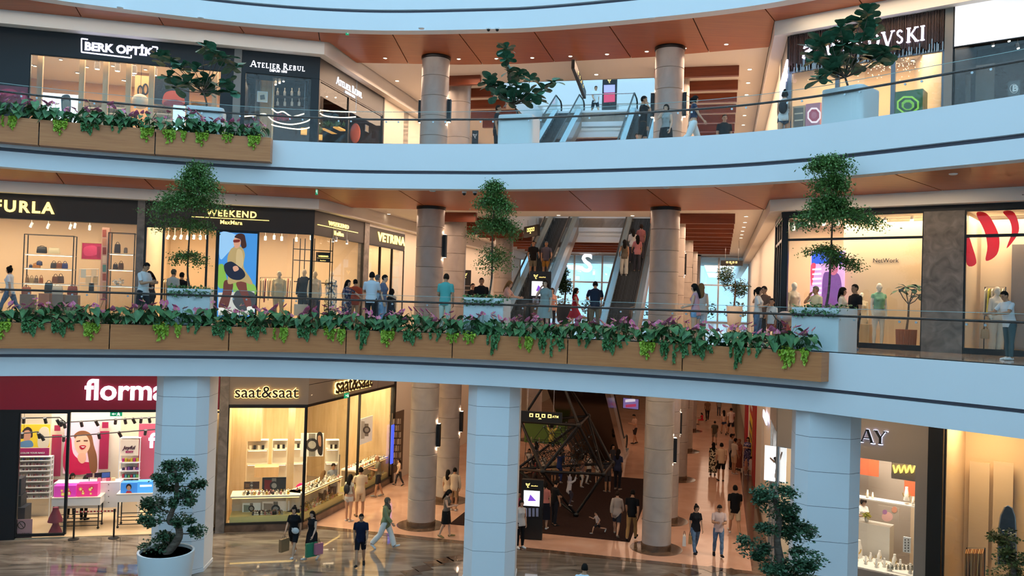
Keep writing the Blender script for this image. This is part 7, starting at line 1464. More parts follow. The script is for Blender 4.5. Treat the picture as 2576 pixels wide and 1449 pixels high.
def side_sign(fr, words, xl, xr, ytop_l, ybot_l, mt, label, d=-0.07, **k):
 a=fr.hit(xl, ybot_l, d);c=fr.hit(xl, ytop_l, d);s1=fr.hit(xr, ybot_l, d)[0];t=thing('shop_sign', fr.pt(a[0], d, a[1]), label, 'sign');letters(t, words, fr, a[0], s1, a[1], d, mt, height=(c[1]-a[1])/k.get('cap', 1.3));return t, a, s1
t, a, s1_=side_sign(FLS, serif_word('ATELIER REBUL', 1, 0.03), 847, 913, 191, 210, 'letter_white', 'white lit serif letters on the perfumer side')
letters(t, sans_word('DEPUIS 1895', 1, 0.02, 0.02), FLS, a[0]+(s1_-a[0])*0.32, a[0]+(s1_-a[0])*0.7, a[1]-0.16, -0.07, 'letter_white', height=0.12)
sw_=serif_word('SWAROVSKI', 1, 0.05, 1.0);t=sign(FR, sw_, 2050, 108, 2330, 143, 'letter_blue', 'white lit letters of the crystal shop half covered by the fig', -0.2, height=0.42)
P=catmull([FR.at(x, y, -0.2)for x, y in((2019, 146), (2022, 136), (2034, 130), (2044, 122), (2040, 112), (2028, 112), (2022, 122), (2028, 118), (2036, 118), (2036, 124), (2026, 130), (2020, 138))], 3);MB().tube(P, 0.022, 6).build('swan_outline', 'letter_blue', t, 60);mb=MB();mb.slab(catmull([FR.at(x, y, -0.2)for x, y in((2019, 147), (2024, 136), (2042, 131), (2050, 138), (2042, 147))], 3, True), FR.n3, 0.03);mb.build('swan_body', 'letter_blue', t)
t, a, s1_=side_sign(FRS, serif_word('SWAROVSKI', 1, 0.05, 1.0), 1978, 1962, 150, 195, 'letter_blue', 'white lit letters on the side of the crystal shop', -0.06, cap=1.0)
sign(FL, sans_word('FURLA', 1, 0.04, 0.03, space=1.25), -18, 505, 123, 530, 'letter_gold', 'gold lit letters over the bag shop')
t=sign(FL, sans_word('WEEKEND', 1, 0.03, 0.025, space=1.2), 520, 531, 642, 542, 'letter_gold', 'gold lit underlined letters on the front of the fashion shop');strip(t, FL, [(482, 545), (677, 555)], -0.08, 0.012, 'letter_gold', 'underline');a=FL.hit(553, 563, -0.08);b=FL.hit(607, 565, -0.08);letters(t, sans_word('MaxMara', 1, 0.02, 0.01), FL, a[0], b[0], a[1], -0.08, 'letter_gold')
t, a, s1_=side_sign(FLS, sans_word('WEEKEND', 1, 0.03, 0.025, space=1.1), 827, 876, 555, 566, 'letter_gold', 'gold lit underlined letters on the side of the fashion shop', cap=0.74);z_=a[1]-0.07
mb=MB();FLS.box(mb, a[0]-0.9, s1_+0.9, -0.09, -0.07, z_-0.012, z_+0.012);mb.build('underline', 'letter_gold', t);letters(t, sans_word('MaxMara', 1, 0.02, 0.02), FLS, a[0]+(s1_-a[0])*0.28, a[0]+(s1_-a[0])*0.75, z_-0.26, -0.07, 'letter_gold', height=0.24)
side_sign(FLS, sans_word('VETRINA', 1, 0.03, 0.03, space=1.1), 951, 1014, 582, 605, 'letter_gold', 'gold lit letters over the third shop', cap=0.74)
# ================================================================== cosmetics shop (ground left)
t=sign(FL, sans_word('flormar', 1, 0.05, 0.02), 213, 965, 449, 1005, 'letter_white', 'large white lit letters on the dark red band', -0.09)
zc_=5.55
shelf_unit('polish_shelf', FL, 38, 124, 1150, 1275, (1158, 1171, 1184, 1198, 1211, 1226, 1239, 1253), 2.6, 0.3, 'white wall shelf filled with nail polish', 'white_gloss', 'white_gloss', 'cream')
for i, y in enumerate((1158, 1171, 1184, 1198, 1211, 1226, 1239, 1253)):
 for k in range(19):
  x=41+k*4.4;p=FL.at(x, y, 2.68);c=['p_nude', 'p_rose', 'p_red', 'p_coral', 'p_mauve', 'p_sand', 'p_clear'][R.randrange(7)]if i else['p_blue', 'p_yellow', 'p_red', 'p_green'][R.randrange(4)]
  hexs={'p_nude':'#d8b39a', 'p_rose':'#c97a86', 'p_red':'#a3243a', 'p_coral':'#d96a54', 'p_mauve':'#8a5a6c', 'p_sand':'#e0d0b8', 'p_clear':'#efe8e0', 'p_blue':'#3a50b0', 'p_yellow':'#e0c83c', 'p_green':'#4a9a5a'};mat(c, hexs[c], 0.2)
  bottle(p, 'small nail polish bottle on the white wall shelf', 'nail polish on the wall shelf', 0.36, c)
t=panel('shelf_header', FL, (42, 1128, 123, 1146), 2.58, mat('magenta', '#b01c68', 0.5), 'magenta header board with white words over the polish shelf', 'sign')
a, b, z0, z1=FL.rect(52, 1134, 112, 1141, 2.57);letters(t, sans_word('COLOR YOUR NAILS', 1, 0.01, 0.02), FL, a[0]if hasattr(a, '__len__')else a, b, z0, 2.57, 'white_gloss')
t=panel('wall_poster', FL, (43, 1068, 124, 1125), 2.6, mat('sun_yellow', '#e6c62c', 0.5, emit=0.25), 'yellow poster of a woman above the polish shelf', 'poster')
art(t, FL, 2.6, [('print', '#3a2620', [(56, 1086), (68, 1074), (80, 1080), (82, 1098), (76, 1100), (70, 1088), (60, 1098)]), ('print', '#e0a88a', [(60, 1086), (72, 1082), (78, 1092), (74, 1108), (64, 1112), (58, 1100)]), ('print', '#6a9ac8', [(52, 1112), (78, 1108), (82, 1124), (48, 1124)]), ('print', '#f4ead0', [(100, 1080), (122, 1078), (122, 1122), (96, 1123)])])
for i, (x0, y0, x1, y1)in enumerate(((137, 1070, 151, 1084), (131, 1094, 151, 1198), (130, 1207, 148, 1250), (257, 1062, 272, 1077), (252, 1085, 271, 1180))):
 panel('wall_panel', FL, (x0, y0, x1, y1), 3.0, mat('raspberry', '#a3214c', 0.5), ['small raspberry panel over the tall left one', 'tall raspberry panel left of the large portrait', 'low raspberry panel left of the counter', 'small raspberry panel right of the large portrait', 'tall raspberry panel right of the large portrait'][i], 'panel', 0.04)
mb=MB();FL.box(mb, FL.hit(126, 1150, 3.14)[0], FL.hit(300, 1150, 3.14)[0], 3.14, 3.24, 0, 5.6);struct('wall_back', mb, 'cream')
t=panel('portrait_poster', FL, (163, 1062, 246, 1190), 3.1, mat('poster_pink', '#e7bdc8', 0.5, emit=0.35), 'large portrait poster of a smiling woman with red lips', 'poster')
art(t, FL, 3.1, [('print', '#c21d4c', [(164, 1110), (178, 1100), (184, 1140), (206, 1160), (228, 1165), (236, 1188), (164, 1188)], True, 0.2), ('print', '#8a5a38', [(186, 1100), (196, 1086), (214, 1084), (230, 1094), (236, 1120), (244, 1150), (243, 1186), (228, 1186), (222, 1150), (214, 1120)], True, 0.1), ('print', '#e8b596', [(188, 1108), (196, 1096), (214, 1094), (224, 1106), (226, 1124), (214, 1144), (204, 1148), (194, 1136), (188, 1122)], True, 0.2), ('print', '#e2ab8c', [(198, 1142), (214, 1140), (216, 1158), (206, 1166), (196, 1156)], True, 0.2), ('print', '#5b3a2c', [(192, 1109), (202, 1107), (202, 1110), (193, 1112)], False), ('print', '#5b3a2c', [(211, 1107), (221, 1107), (221, 1110), (211, 1110)], False), ('print', '#a3122c', [(200, 1122), (209, 1120), (217, 1122), (210, 1130), (203, 1129)], True, 0.2), ('print', '#f7efe8', [(203, 1123), (215, 1123), (209, 1126)], True, 0.2)])
t, _=block('cash_counter', FL, (135, 1216, 300, 1276), 1.5, 0.6, 'white_gloss', 'long white cash counter in the cosmetics shop', 'counter')
for k in range(4):mb=MB();p=FL.at(273, 1219+k*15, 1.5);mb.ball(p, 0.018, 6, 4);mb.build('drawer_knob', 'dark_steel', t)
for i, (x0, y0, x1, y1, c, em, lab)in enumerate(((136, 1223, 190, 1253, '#c43aa0', 0.6, 'pink lit display at the left of the counter'), (194, 1218, 245, 1249, '#d0327c', 0.6, 'pink lit display with oranges on the counter'), (304, 1215, 345, 1247, '#3a7ec8', 0.7, 'blue lit display with a woman portrait'), (346, 1212, 388, 1244, '#4a9ae0', 0.8, 'pale blue lit display beside the left column'))):
 t, _=block('lit_display', FL, (x0, y0, x1, y1), 0.95, 0.4, mat('disp_%d'%i, c, 0.4, emit=em), lab, 'display')
 if i<2:
  for k in range(6):x=x0+8+(x1-x0-16)*R.random();y=y0+8+(y1-y0-14)*R.random();r=R.uniform(3, 5);art(t, FL, 0.949, [('print', ['#e8c23c', '#d83a4a', '#f0a04c'][k%3], octa(x, y, r, r), True, 0.3), ('print', '#f7e9b0', octa(x, y, r*0.5, r*0.5), True, 0.3)])
 else:art(t, FL, 0.949, [('print', '#2b1a1a', octa(x0+20, y0+10, 7, 8)), ('print', '#e0b090', octa(x0+20, y0+13, 5, 6)), ('print', '#b02c3c', [(x0+10, y1-2), (x0+15, y0+20), (x0+25, y0+20), (x0+31, y1-2)], False, 0.2)]if i==2 else[('print', '#dceefc', [(x0+6, y0+8), (x1-6, y0+7), (x1-6, y0+12), (x0+6, y0+13)], False, 0.9)])
for i, (x0, x1, yt, yb)in enumerate(((132, 251, 1254, 1310), (295, 392, 1244, 1312))):
 s0, s1, z0, z1=FL.rect(x0, yt, x1, yb, 0.9);t=thing('display_table', FL.pt((s0+s1)/2, 1.2, 0.03), ['left white display table on a black wheeled frame', 'right white display table on a black wheeled frame'][i], 'table')
 zt_=FL.hit(x0, yt, 0.9)[1];mb=MB();FL.box(mb, s0, s1, 0.85, 1.5, zt_-0.26, zt_);mb.build('drawer_box', 'white_gloss', t);mb=MB();FL.box(mb, s0-0.02, s1+0.02, 0.83, 1.52, zt_, zt_+0.03);mb.build('top', 'cream', t)
 for a in(s0+0.05, s1-0.05):
  for d in(0.9, 1.45):mb=MB();FL.box(mb, a-0.018, a+0.018, d-0.018, d+0.018, 0.09, zt_-0.26);mb.build('leg', 'black', t);MB().ball(FL.pt(a, d, 0.07), 0.045, 8, 5).build('caster', 'black', t)
 for z in(0.14, 0.4):
  for d in(0.9, 1.45):mb=MB();FL.box(mb, s0+0.05, s1-0.05, d-0.012, d+0.012, z, z+0.025);mb.build('rail', 'black', t)
for tr, pts, n0 in((0, [(46, 1052), (150, 1050), (168, 1065)], 4), (1, [(60, 1090), (95, 1086), (112, 1100), (180, 1097), (392, 1080)], 0), (2, [(168, 1062), (392, 1050)], 0)):
 P=[FL.at(x, y, 1.4+0.35*tr)for x, y in pts];zz=max(p.z for p in P);P=[Vector((p.x, p.y, p.z))for p in P];t=thing('light_track', P[0], ['short black light track at the left of the cosmetics shop', 'lower black light track across the cosmetics shop', 'upper black light track across the cosmetics shop'][tr], 'lamp');MB().tube(P, 0.022, 5).build('track', 'black', t)
 for p in(P[0], P[-1]):MB().tube([p, Vector((p.x, p.y, 5.6))], 0.006, 4).build('hanger', 'black', t)
for i, (x, y, tr)in enumerate(((60, 1052, 0), (114, 1052, 0), (146, 1056, 0), (154, 1060, 0), (162, 1064, 0), (50, 1086, 1), (56, 1090, 1), (98, 1090, 1), (106, 1096, 1), (161, 1098, 1), (249, 1091, 1), (301, 1087, 1), (366, 1082, 1), (205, 1061, 2), (243, 1059, 2), (291, 1055, 2), (315, 1054, 2), (336, 1053, 2), (355, 1052, 2), (376, 1051, 2))):
 spot(FL.at(x, y, 1.4+0.35*tr), (0.3*((i%3)-1), 0.5, -1), f'black track spotlight, {NUM[i] if i < 20 else "last"} of the cosmetics shop counted along its tracks', 'cosmetics track spots', 'black', 0.055, 0.22, 'lamp_white', 0.06)
def exit_sign(fr, x0, y0, x1, y1, d, label, rods=0.3):
 t=panel('exit_sign', fr, (x0, y0, x1, y1), d, mat('exit_green', '#159a6c', 0.4, emit=0.7), label, 'sign', 0.04);w=x1-x0;h=y1-y0
 art(t, fr, d, [('pictogram', '#f2fff8', [(x0+w*0.12, y0+h*0.5), (x0+w*0.3, y0+h*0.25), (x0+w*0.3, y0+h*0.42), (x0+w*0.48, y0+h*0.42), (x0+w*0.48, y0+h*0.58), (x0+w*0.3, y0+h*0.58), (x0+w*0.3, y0+h*0.75)], False, 0.9), ('pictogram', '#f2fff8', octa(x0+w*0.7, y0+h*0.26, w*0.06, h*0.12), True, 0.9), ('pictogram', '#f2fff8', [(x0+w*0.58, y0+h*0.42), (x0+w*0.8, y0+h*0.38), (x0+w*0.84, y0+h*0.55), (x0+w*0.76, y0+h*0.58), (x0+w*0.86, y0+h*0.85), (x0+w*0.76, y0+h*0.86), (x0+w*0.68, y0+h*0.66), (x0+w*0.58, y0+h*0.86), (x0+w*0.54, y0+h*0.8), (x0+w*0.64, y0+h*0.56)], False, 0.9)])
 for q in(0.15, 0.85):p=fr.at(x0+w*q, y0, d+0.02);MB().tube([p, p+Vector((0, 0, rods))], 0.006, 4).build('rod', 'steel', t)
 return t
exit_sign(FL, 277, 1036, 307, 1047, 0.9, 'small green exit sign in the cosmetics shop', 0.9)
shelf_unit('product_shelf', FL, 302, 349, 1102, 1222, (1163, 1184, 1203, 1216), 2.4, 0.35, 'white product shelf with a cream header in the cosmetics shop', 'white_gloss', 'white_gloss', 'cream')
t=panel('shelf_header', FL, (304, 1106, 348, 1146), 2.38, 'cream', 'cream header with plum script above the product shelf', 'sign');a, b, z0, z1=FL.rect(310, 1120, 341, 1130, 2.37);letters(t, sans_word('Joyful', 1, 0.01, 0.03, shear=0.3), FL, a, b, z0, 2.37, mat('letter_plum', '#3c1426', 0.4));a, b, z0, z1=FL.rect(316, 1131, 336, 1139, 2.37);letters(t, sans_word('BODY', 1, 0.01, 0.04), FL, a, b, z0, 2.37, 'magenta')
for y, cols_ in((1162, ['#d83a8a', '#e0c83c', '#e8a02c', '#e6d040']), (1183, ['#3a2c5c', '#d8a0b0', '#7a4aa0']), (1202, ['#c83a54', '#5ab0c0', '#7ac06a']), (1215, ['#2c2a2a', '#a88a3c', '#2c2a2a'])):
 for k in range(6):
  x=307+k*7;s0, s1, z0, z1=FL.rect(x, y-9, x+5, y, 2.5);mb=MB();FL.box(mb, s0, s1, 2.5, 2.62, z0, z1-R.uniform(0, 0.05));one('product_box', mb, mat('prod_'+cols_[k%len(cols_)].strip('#'), cols_[k%len(cols_)], 0.4), 'small coloured product box on the white shelf', 'box', 'product boxes of the cosmetics shop')
t=panel('slatted_wall', FL, (350, 1066, 396, 1215), 2.6, mat('wall_pink', '#c9607a', 0.5), 'pink wall with a large letter at the edge of the left column', 'wall panel');a, b, z0, z1=FL.rect(376, 1085, 392, 1125, 2.6);letters(t, sans_word('f', 1, 0.02, 0.03), FL, a, b, z0, 2.58, 'letter_white')
for i, (x, y, w)in enumerate(((266, 1180, 20), (246, 1188, 16), (225, 1182, 14))):
 p=FL.at(x, y+14, 1.8);p.z=FL.hit(200, 1216, 1.5)[1];t=thing('monitor', p, ['right monitor with blue screen on the counter', 'dark till monitor on the counter', 'left monitor on the counter'][i], 'monitor', rz=FL.rz+0.3);ww=w/FPX*p.y
 MB().box((0, 0, 0.22), (ww, 0.03, ww*0.7)).build('housing', 'black', t, local=True);MB().box((0, -0.017, 0.22), (ww*0.9, 0.004, ww*0.6)).build('screen', mat('screen_dark%d'%i, ['#3c5a9a', '#20242c', '#20242c'][i], 0.2, emit=0.3), t, local=True);MB().tube([(0, 0.02, 0), (0, 0.02, 0.2)], 0.015, 5).box((0, 0.02, 0.005), (0.14, 0.1, 0.01)).build('stand', 'black', t, local=True)
for i, (x, y, c)in enumerate(((250, 1206, '#d86a8a'), (262, 1204, '#e0a0b0'), (272, 1206, '#c8506c'), (284, 1196, '#d8b890'))):
 s0, s1, z0, z1=FL.rect(x-5, y-8, x+5, y, 1.7);zq=FL.hit(200, 1216, 1.5)[1];mb=MB();FL.box(mb, s0, s1, 1.7, 1.85, zq, zq+z1-z0);one('product_box', mb, mat('prod_'+c.strip('#'), c, 0.4), ['rose box', 'pale pink box', 'dark pink box', 'tan box'][i]+' on the cash counter', 'box')
q=FL.at(180, 1250, 2.6);q.z=0.03;PEOPLE.append(person(q, 0.5, 1.62, 'f', 'hold', T('tank', '#141216'), T('pants', '#17161a'), '#222222', T('long', HK), 2, 'saleswoman in black left behind the cosmetics counter'))
q=FL.at(212, 1255, 2.2);q.z=0.03;PEOPLE.append(person(q, 3.0, 1.60, 'f', 'hold', T('tank', '#121014'), T('pants', '#17161a'), '#222222', T('long', HK), 0, 'woman with long dark hair seen from behind at the cosmetics counter'))
for i, (x, yt, yb)in enumerate(((185, 1289, 1355), (286, 1276, 1347))):
 p=FL.at(x, yb, -0.25);p.z=0.0;h=0.98;t=thing('queue_post', p, ['left black queue post at the cosmetics entrance', 'right black queue post at the cosmetics entrance'][i], 'barrier post')
 MB().lathe([(0.17, 0.001), (0.17, 0.02), (0.05, 0.045)], n=24).build('foot', 'black', t, 40, local=True);MB().tube([(0, 0, 0.03), (0, 0, h)], 0.03, 10).build('pole', 'black', t, 40, local=True);MB().tube([(0, 0, h-0.09), (0, 0, h)], 0.04, 10).build('belt_head', 'soft_black', t, 40, local=True)
a, b=FL.at(185, 1355, -0.25), FL.at(286, 1347, -0.25);mb=MB();mb.slab([Vector((a.x, a.y, 0.94)), Vector((b.x, b.y, 0.94)), Vector((b.x, b.y, 0.89)), Vector((a.x, a.y, 0.89))], FL.n3, 0.006);one('barrier_belt', mb, stripes('belt_red', '#b02c34', '#e0c8a8', 3, 0, 0.5), 'red and white belt between the queue posts', 'belt')
t=thing('apron_stand', FL.at(140, 1345, 0.5), 'dark red dresses hung one above another in the cosmetics window', 'garment')
for k, (y0, y1)in enumerate(((1276, 1312), (1312, 1346))):
 c0, c1=FL.at(139, y0, 0.5), FL.at(139, y1, 0.5);h=c0.z-c1.z;MB().lathe([(0.24, 0), (0.2, h*0.3), (0.1, h*0.8), (0.09, h)], c=c1-t.location, n=16).build('dress', mat('wine', '#6d1230', 0.7), t, 60, local=True)
t=panel('notice_sign', FL, (36, 1307, 80, 1352), 0.08, mat('notice_pink', '#b98a90', 0.5), 'no smoking notice low in the cosmetics window', 'sign', 0.01)
P=[FL.at(54+9*math.cos(a), 1321+9*math.sin(a), 0.07)for a in np.linspace(0, 2*math.pi, 21)[:-1]];MB().tube(P, 0.012, 5, True).build('ring', 'letter_dark', t);strip(t, FL, [(48, 1314), (60, 1328)], 0.07, 0.01, 'letter_dark', 'bar');a, b, z0, z1=FL.rect(38, 1336, 74, 1344, 0.07);letters(t, sans_word('SIGARA İÇİLMEZ', 1, 0.005, 0.02), FL, a, b, z0, 0.07, 'letter_dark')
t=thing('product_pile', FL.at(60, 1345, 1.0), 'dark box with pink packets at the left of the cosmetics shop', 'box');
for k, (x0, y0, x1, y1, c)in enumerate(((37, 1205, 52, 1245, '#1a1c26'), (37, 1248, 52, 1276, '#14151c'), (37, 1278, 60, 1352, '#20222c'))):mb=MB();FL.pbox(mb, x0, y0, x1, y1, 0.9-0.1*k, 1.4);mb.build('box', mat('navy_box%d'%k, c, 0.5), t)
# ================================================================== watch shop (ground left corner)
WF=T
def sans2(txt, b):return sans_word(txt, 1, 0.04, b)
t=sign(FL, sans2('saat&saat', 0.012), 589, 974, 751, 1000, 'letter_dark', 'dark backlit letters on the front of the watch shop', -0.14, halo='glow_warm', wb=sans2('saat&saat', 0.04))
a=FLS.hit(842, 990, -0.1);c=FLS.hit(842, 955, -0.1);s1_=FLS.hit(934, 966, -0.1)[0];t=thing('shop_sign', FLS.pt(a[0], -0.1, a[1]), 'dark backlit letters on the side of the watch shop', 'sign');hh_=(c[1]-a[1])/0.62
letters(t, sans2('saat&saat', 0.04), FLS, a[0], s1_, a[1], -0.1, 'glow_warm', height=hh_);letters(t, sans2('saat&saat', 0.012), FLS, a[0], s1_, a[1], -0.15, 'letter_dark', height=hh_)
mb=MB();xs0=FL.hit(575, 1200, 1.5)[0];xa, xb=FL.hit(619, 1160, 1.5)[0], FL.hit(722, 1160, 1.5)[0];zo=FL.hit(650, 1110, 1.5)[1]
FL.box(mb, s_r2, xa, 1.5, 1.6, 0, 4.9);FL.box(mb, xa, SE-1.6, 1.5, 1.6, zo, 4.9);FL.box(mb, xb, xb+0.25, 1.5, 1.6, 0, 4.9);struct('wall_back', mb, 'oak')
def counter(fr, s0, s1, z, dep, label):
 t=thing('display_counter', fr.pt((s0+s1)/2, dep/2, 0.28), label, 'counter');mb=MB();fr.box(mb, s0, s1, 0.1, dep, z-0.06, z);mb.build('top', 'cream', t);mb=MB();fr.box(mb, s0, s1, dep-0.04, dep, 0.5, z-0.06);mb.build('back_panel', 'cream', t)
 mb=MB();fr.box(mb, s0, s1, 0.1, dep, 0.28, 0.5);mb.build('base', 'counter_glow', t);mb=MB();fr.box(mb, s0+0.05, s1-0.05, 0.14, 0.18, z-0.09, z-0.062);mb.build('light_strip', 'glow_warm', t);return t
mat('counter_glow', '#d8cf86', 0.4)
zt1=FL.hit(640, 1248, 0.1)[1]
counter(FL, s_r2+0.15, SE-0.1, zt1, 1.0, 'lit watch counter in the front window of the watch shop');counter(FLS, 0.3, 3.5, zt1, 0.85, 'lit watch counter along the side window before the door');counter(FLS, 4.7, sS-0.1, zt1, 0.8, 'lit watch counter along the side window behind the door')
WM=MB().box((0, 0, 0.02), (0.07, 0.06, 0.04)).lathe([(0.032, 0.0), (0.032, 0.015)], c=(0, -0.03, 0.075), n=10);WM.tube([(0, 0.0, 0.04), (0, -0.02, 0.07), (0, -0.03, 0.1)], 0.018, 6);WMm=WM.mesh('watch', 40, True)
mat('watch_steel', '#c9c4b4', 0.2, 0.7);mat('watch_gold', '#c9a24c', 0.25, 0.7);mat('watch_dark', '#2a2624', 0.3, 0.2);mat('watch_white', '#efe8d8', 0.4);mat('watch_rose', '#c98a84', 0.3, 0.3);WMm.materials.append(MATS['watch_steel'])
def watches(fr, s0, s1, d0, d1, z, n, rows, rise, label, group):
 for r in range(rows):
  for k in range(n):
   o=link_mesh('watch', WMm);s=s0+(s1-s0)*(k+0.5+R.uniform(-0.2, 0.2))/n;d=d0+(d1-d0)*r/max(1, rows-1);o.location=fr.pt(s, d, z+rise*r);o.rotation_euler=(0, 0, fr.rz+R.uniform(-0.3, 0.3));o.scale=(1.15, )*3;tag(o, label, 'watch', group);q=o.material_slots[0];q.link='OBJECT';q.material=MATS[R.choice(['watch_steel', 'watch_gold', 'watch_dark', 'watch_white', 'watch_steel', 'watch_rose'])]
lo=FL.hit(640, 1305, 0.2)[1]
watches(FL, s_r2+0.9, SE-0.7, 0.25, 0.5, 0.51, 15, 3, 0.0, 'small watch on its stand in the lower front window', 'watches in the lower front window')
watches(FL, FL.hit(610, 1240, .4)[0], FL.hit(730, 1240, .4)[0], 0.3, 0.6, zt1, 13, 3, 0.0, 'watch on the front counter top', 'watches on the front counter')
watches(FLS, 0.5, 3.3, 0.2, 0.6, 0.51, 13, 3, 0.0, 'watch low in the side window', 'watches in the lower side window');watches(FLS, 0.5, 3.3, 0.2, 0.6, zt1, 14, 3, 0.0, 'watch on the side counter before the door', 'watches on the side counter');watches(FLS, 4.9, sS-0.3, 0.2, 0.6, zt1, 12, 2, 0.0, 'watch on the side counter behind the door', 'watches behind the door');watches(FLS, 4.9, sS-0.3, 0.2, 0.5, 0.51, 10, 2, 0.0, 'watch low in the window behind the door', 'watches low behind the door')
for i, (f, rc, d, c, lab)in enumerate(((FL, (610, 1266, 655, 1292), 0.75, '#d8dcd4', 'pale watch poster at the left of the lower front window'), (FL, (660, 1262, 727, 1300), 0.75, '#e0d4c4', 'wide watch poster in the lower front window'), (FL, (662, 1203, 717, 1240), 0.7, '#2b2622', 'dark watch display board on the front counter'), (FL, (614, 1212, 652, 1230), 0.75, '#4a3428', 'bronze W board on the front counter'), (FLS, (905, 1055, 936, 1108), 0.85, '#efe9dc', 'white watch poster behind the door of the watch shop'), (FL, (757, 1090, 813, 1148), 2.4, '#e6e2d8', 'watch advertisement hanging inside the watch shop'))):
 t=panel('watch_poster', f, rc, d, mat('wp_%d'%i, c, 0.5, emit=0.15 if i not in(2, 3)else 0), lab, 'poster', 0.03, 'soft_black' if i==2 else None);x0, y0, x1, y1=rc;w, h=x1-x0, y1-y0
 cx, cy=x0+w*(0.5 if i<4 else 0.55 if i==4 else 0.5), y0+h*0.5;r=min(w, h)*0.3
 art(t, f, d, ([('print', '#2a2422', [(x0+w*0.72, y0+2), (x1-2, y0+2), (x1-2, y1-6), (x0+w*0.76, y1-10)], True), ('print', '#b98a6c', [(x0+w*0.76, y0+8), (x0+w*0.9, y0+8), (x0+w*0.9, y0+h*0.55), (x0+w*0.8, y0+h*0.5)], True)]if i==5 else[('print', ['#8a9a8a', '#b0a090', '#7a1c1c', '#7a5a3c', '#c9c4b8'][i], [(x0+3, y0+4), (x0+w*0.4, y0+5), (x0+w*0.38, y1-5), (x0+3, y1-4)], False)])+[('print', '#8a8478', [(cx-r*0.5, cy-r*1.7), (cx+r*0.5, cy-r*1.7), (cx+r*0.5, cy+r*1.7), (cx-r*0.5, cy+r*1.7)], False), ('print', '#2c2a2a', octa(cx, cy, r, r), True), ('print', '#a8a49a', octa(cx, cy, r*0.6, r*0.6), True)])
for i, (x0, x1, ys)in enumerate(((622, 672, (1132, 1168)), (686, 720, (1130, 1168)), (736, 770, (1128, 1165)), (820, 850, (1130, 1165)))):
 shelf_unit('watch_shelf', FL, x0, x1, 1108, 1200, ys, 3.2, 0.35, f'cream wall shelf, {NUM[i]} from the left inside the watch shop', 'cream', 'cream', 'cream', True)
 for k in range(4):
  s0, s1, z0, z1=FL.rect(x0+5+k*(x1-x0-8)/4, ys[0]-11, x0+11+k*(x1-x0-8)/4, ys[0], 3.3);mb=MB();FL.box(mb, s0, s1, 3.3, 3.4, z0, z1);one('watch_box', mb, 'watch_dark' if k%2 else 'watch_white', 'small watch box on the inner shelves', 'box', 'boxes on the inner watch shelves')
t, _=block('shop_desk', FL, (640, 1176, 700, 1200), 2.5, 0.6, 'oak', 'oak desk seen through the watch shop opening', 'desk')
t=thing('swivel_chair', FL.at(755, 1262, 2.2), 'hot pink chair in the watch shop', 'chair');b0=t.location.copy();b0.z=0.03;t.location=b0;MB().ball((0, 0.2, 0.85), (0.26, 0.07, 0.28), 14, 8).build('backrest', mat('chair_pink', '#d81c7a', 0.5), t, 180, local=True);MB().ball((0, 0, 0.5), (0.27, 0.27, 0.07), 14, 6).build('seat', 'chair_pink', t, 180, local=True);MB().tube([(0, 0, 0.04), (0, 0, 0.48)], 0.03, 6).build('column', 'steel', t, local=True)
for k in range(5):a=k*1.257;MB().tube([(0, 0, 0.1), (0.28*math.cos(a), 0.28*math.sin(a), 0.02)], 0.02, 5).build('foot', 'steel', t, local=True)
q=FL.at(836, 1220, 3.2);q.z=0.03;PEOPLE.append(person(q, 0.6, 1.72, 'm', 'hold', T('long', '#8a9098'), T('pants', '#2b2d35'), '#222222', T('short', HK), 1, 'salesman in grey shirt inside the watch shop'))
q=FL.at(811, 1225, 2.3);q.z=0.03;PEOPLE.append(person(q, 2.6, 1.62, 'f', 'hold', T('long', '#e6ddd0'), T('pants', '#3a3530'), '#222222', T('long', HY), 2, 'woman in white inside the watch shop'))
dr=struct_root('door_1', tuple(FLS.pt(3.6, 0, 0)));mb=MB();FLS.box(mb, 3.6, 4.55, 0.5, 0.52, 0.05, zs-0.05);mb.build('door_glass', 'shop_glass', dr);MB().tube([FLS.pt(3.8, 0.44, 0.9), FLS.pt(3.8, 0.44, 2.0)], 0.02, 6).build('door_handle', 'steel', dr)
t=panel('accessory_wall', FLS, (988, 1040, 1012, 1180), -0.05, mat('acc_wall', '#6d5a48', 0.5), 'wall rack of small hanging accessories beyond the watch shop', 'rack', 0.04)
for r in range(7):
 for k in range(4):
  s0, s1, z0, z1=FLS.rect(990+k*5, 1054+r*17, 993+k*5, 1066+r*17, -0.08);mb=MB();FLS.box(mb, s0, s1, -0.09, -0.06, z0, z1);mb.build('accessory', mat('acc_%d'%((r+k)%3), ['#b8a890', '#8a7a66', '#d0c4b0'][(r+k)%3], 0.4), t)
t=panel('light_strip', FLS, (986, 1070, 989, 1165), -0.12, mat('strip_blue', '#3a50e0', 0.4, emit=1.5), 'blue upright light strip beyond the watch shop', 'lamp', 0.03)
t=panel('wall_poster', FLS, (1090, 1000, 1115, 1140), -0.06, mat('wp_warm', '#8a5a44', 0.5), 'tall warm poster of a hand between the left columns', 'poster', 0.03);art(t, FLS, -0.06, [('print', '#c98a66', [(1095, 1050), (1105, 1030), (1112, 1060), (1110, 1110), (1096, 1125)]), ('print', '#6a5a72', [(1091, 1002), (1114, 1004), (1114, 1024), (1091, 1022)], False)])
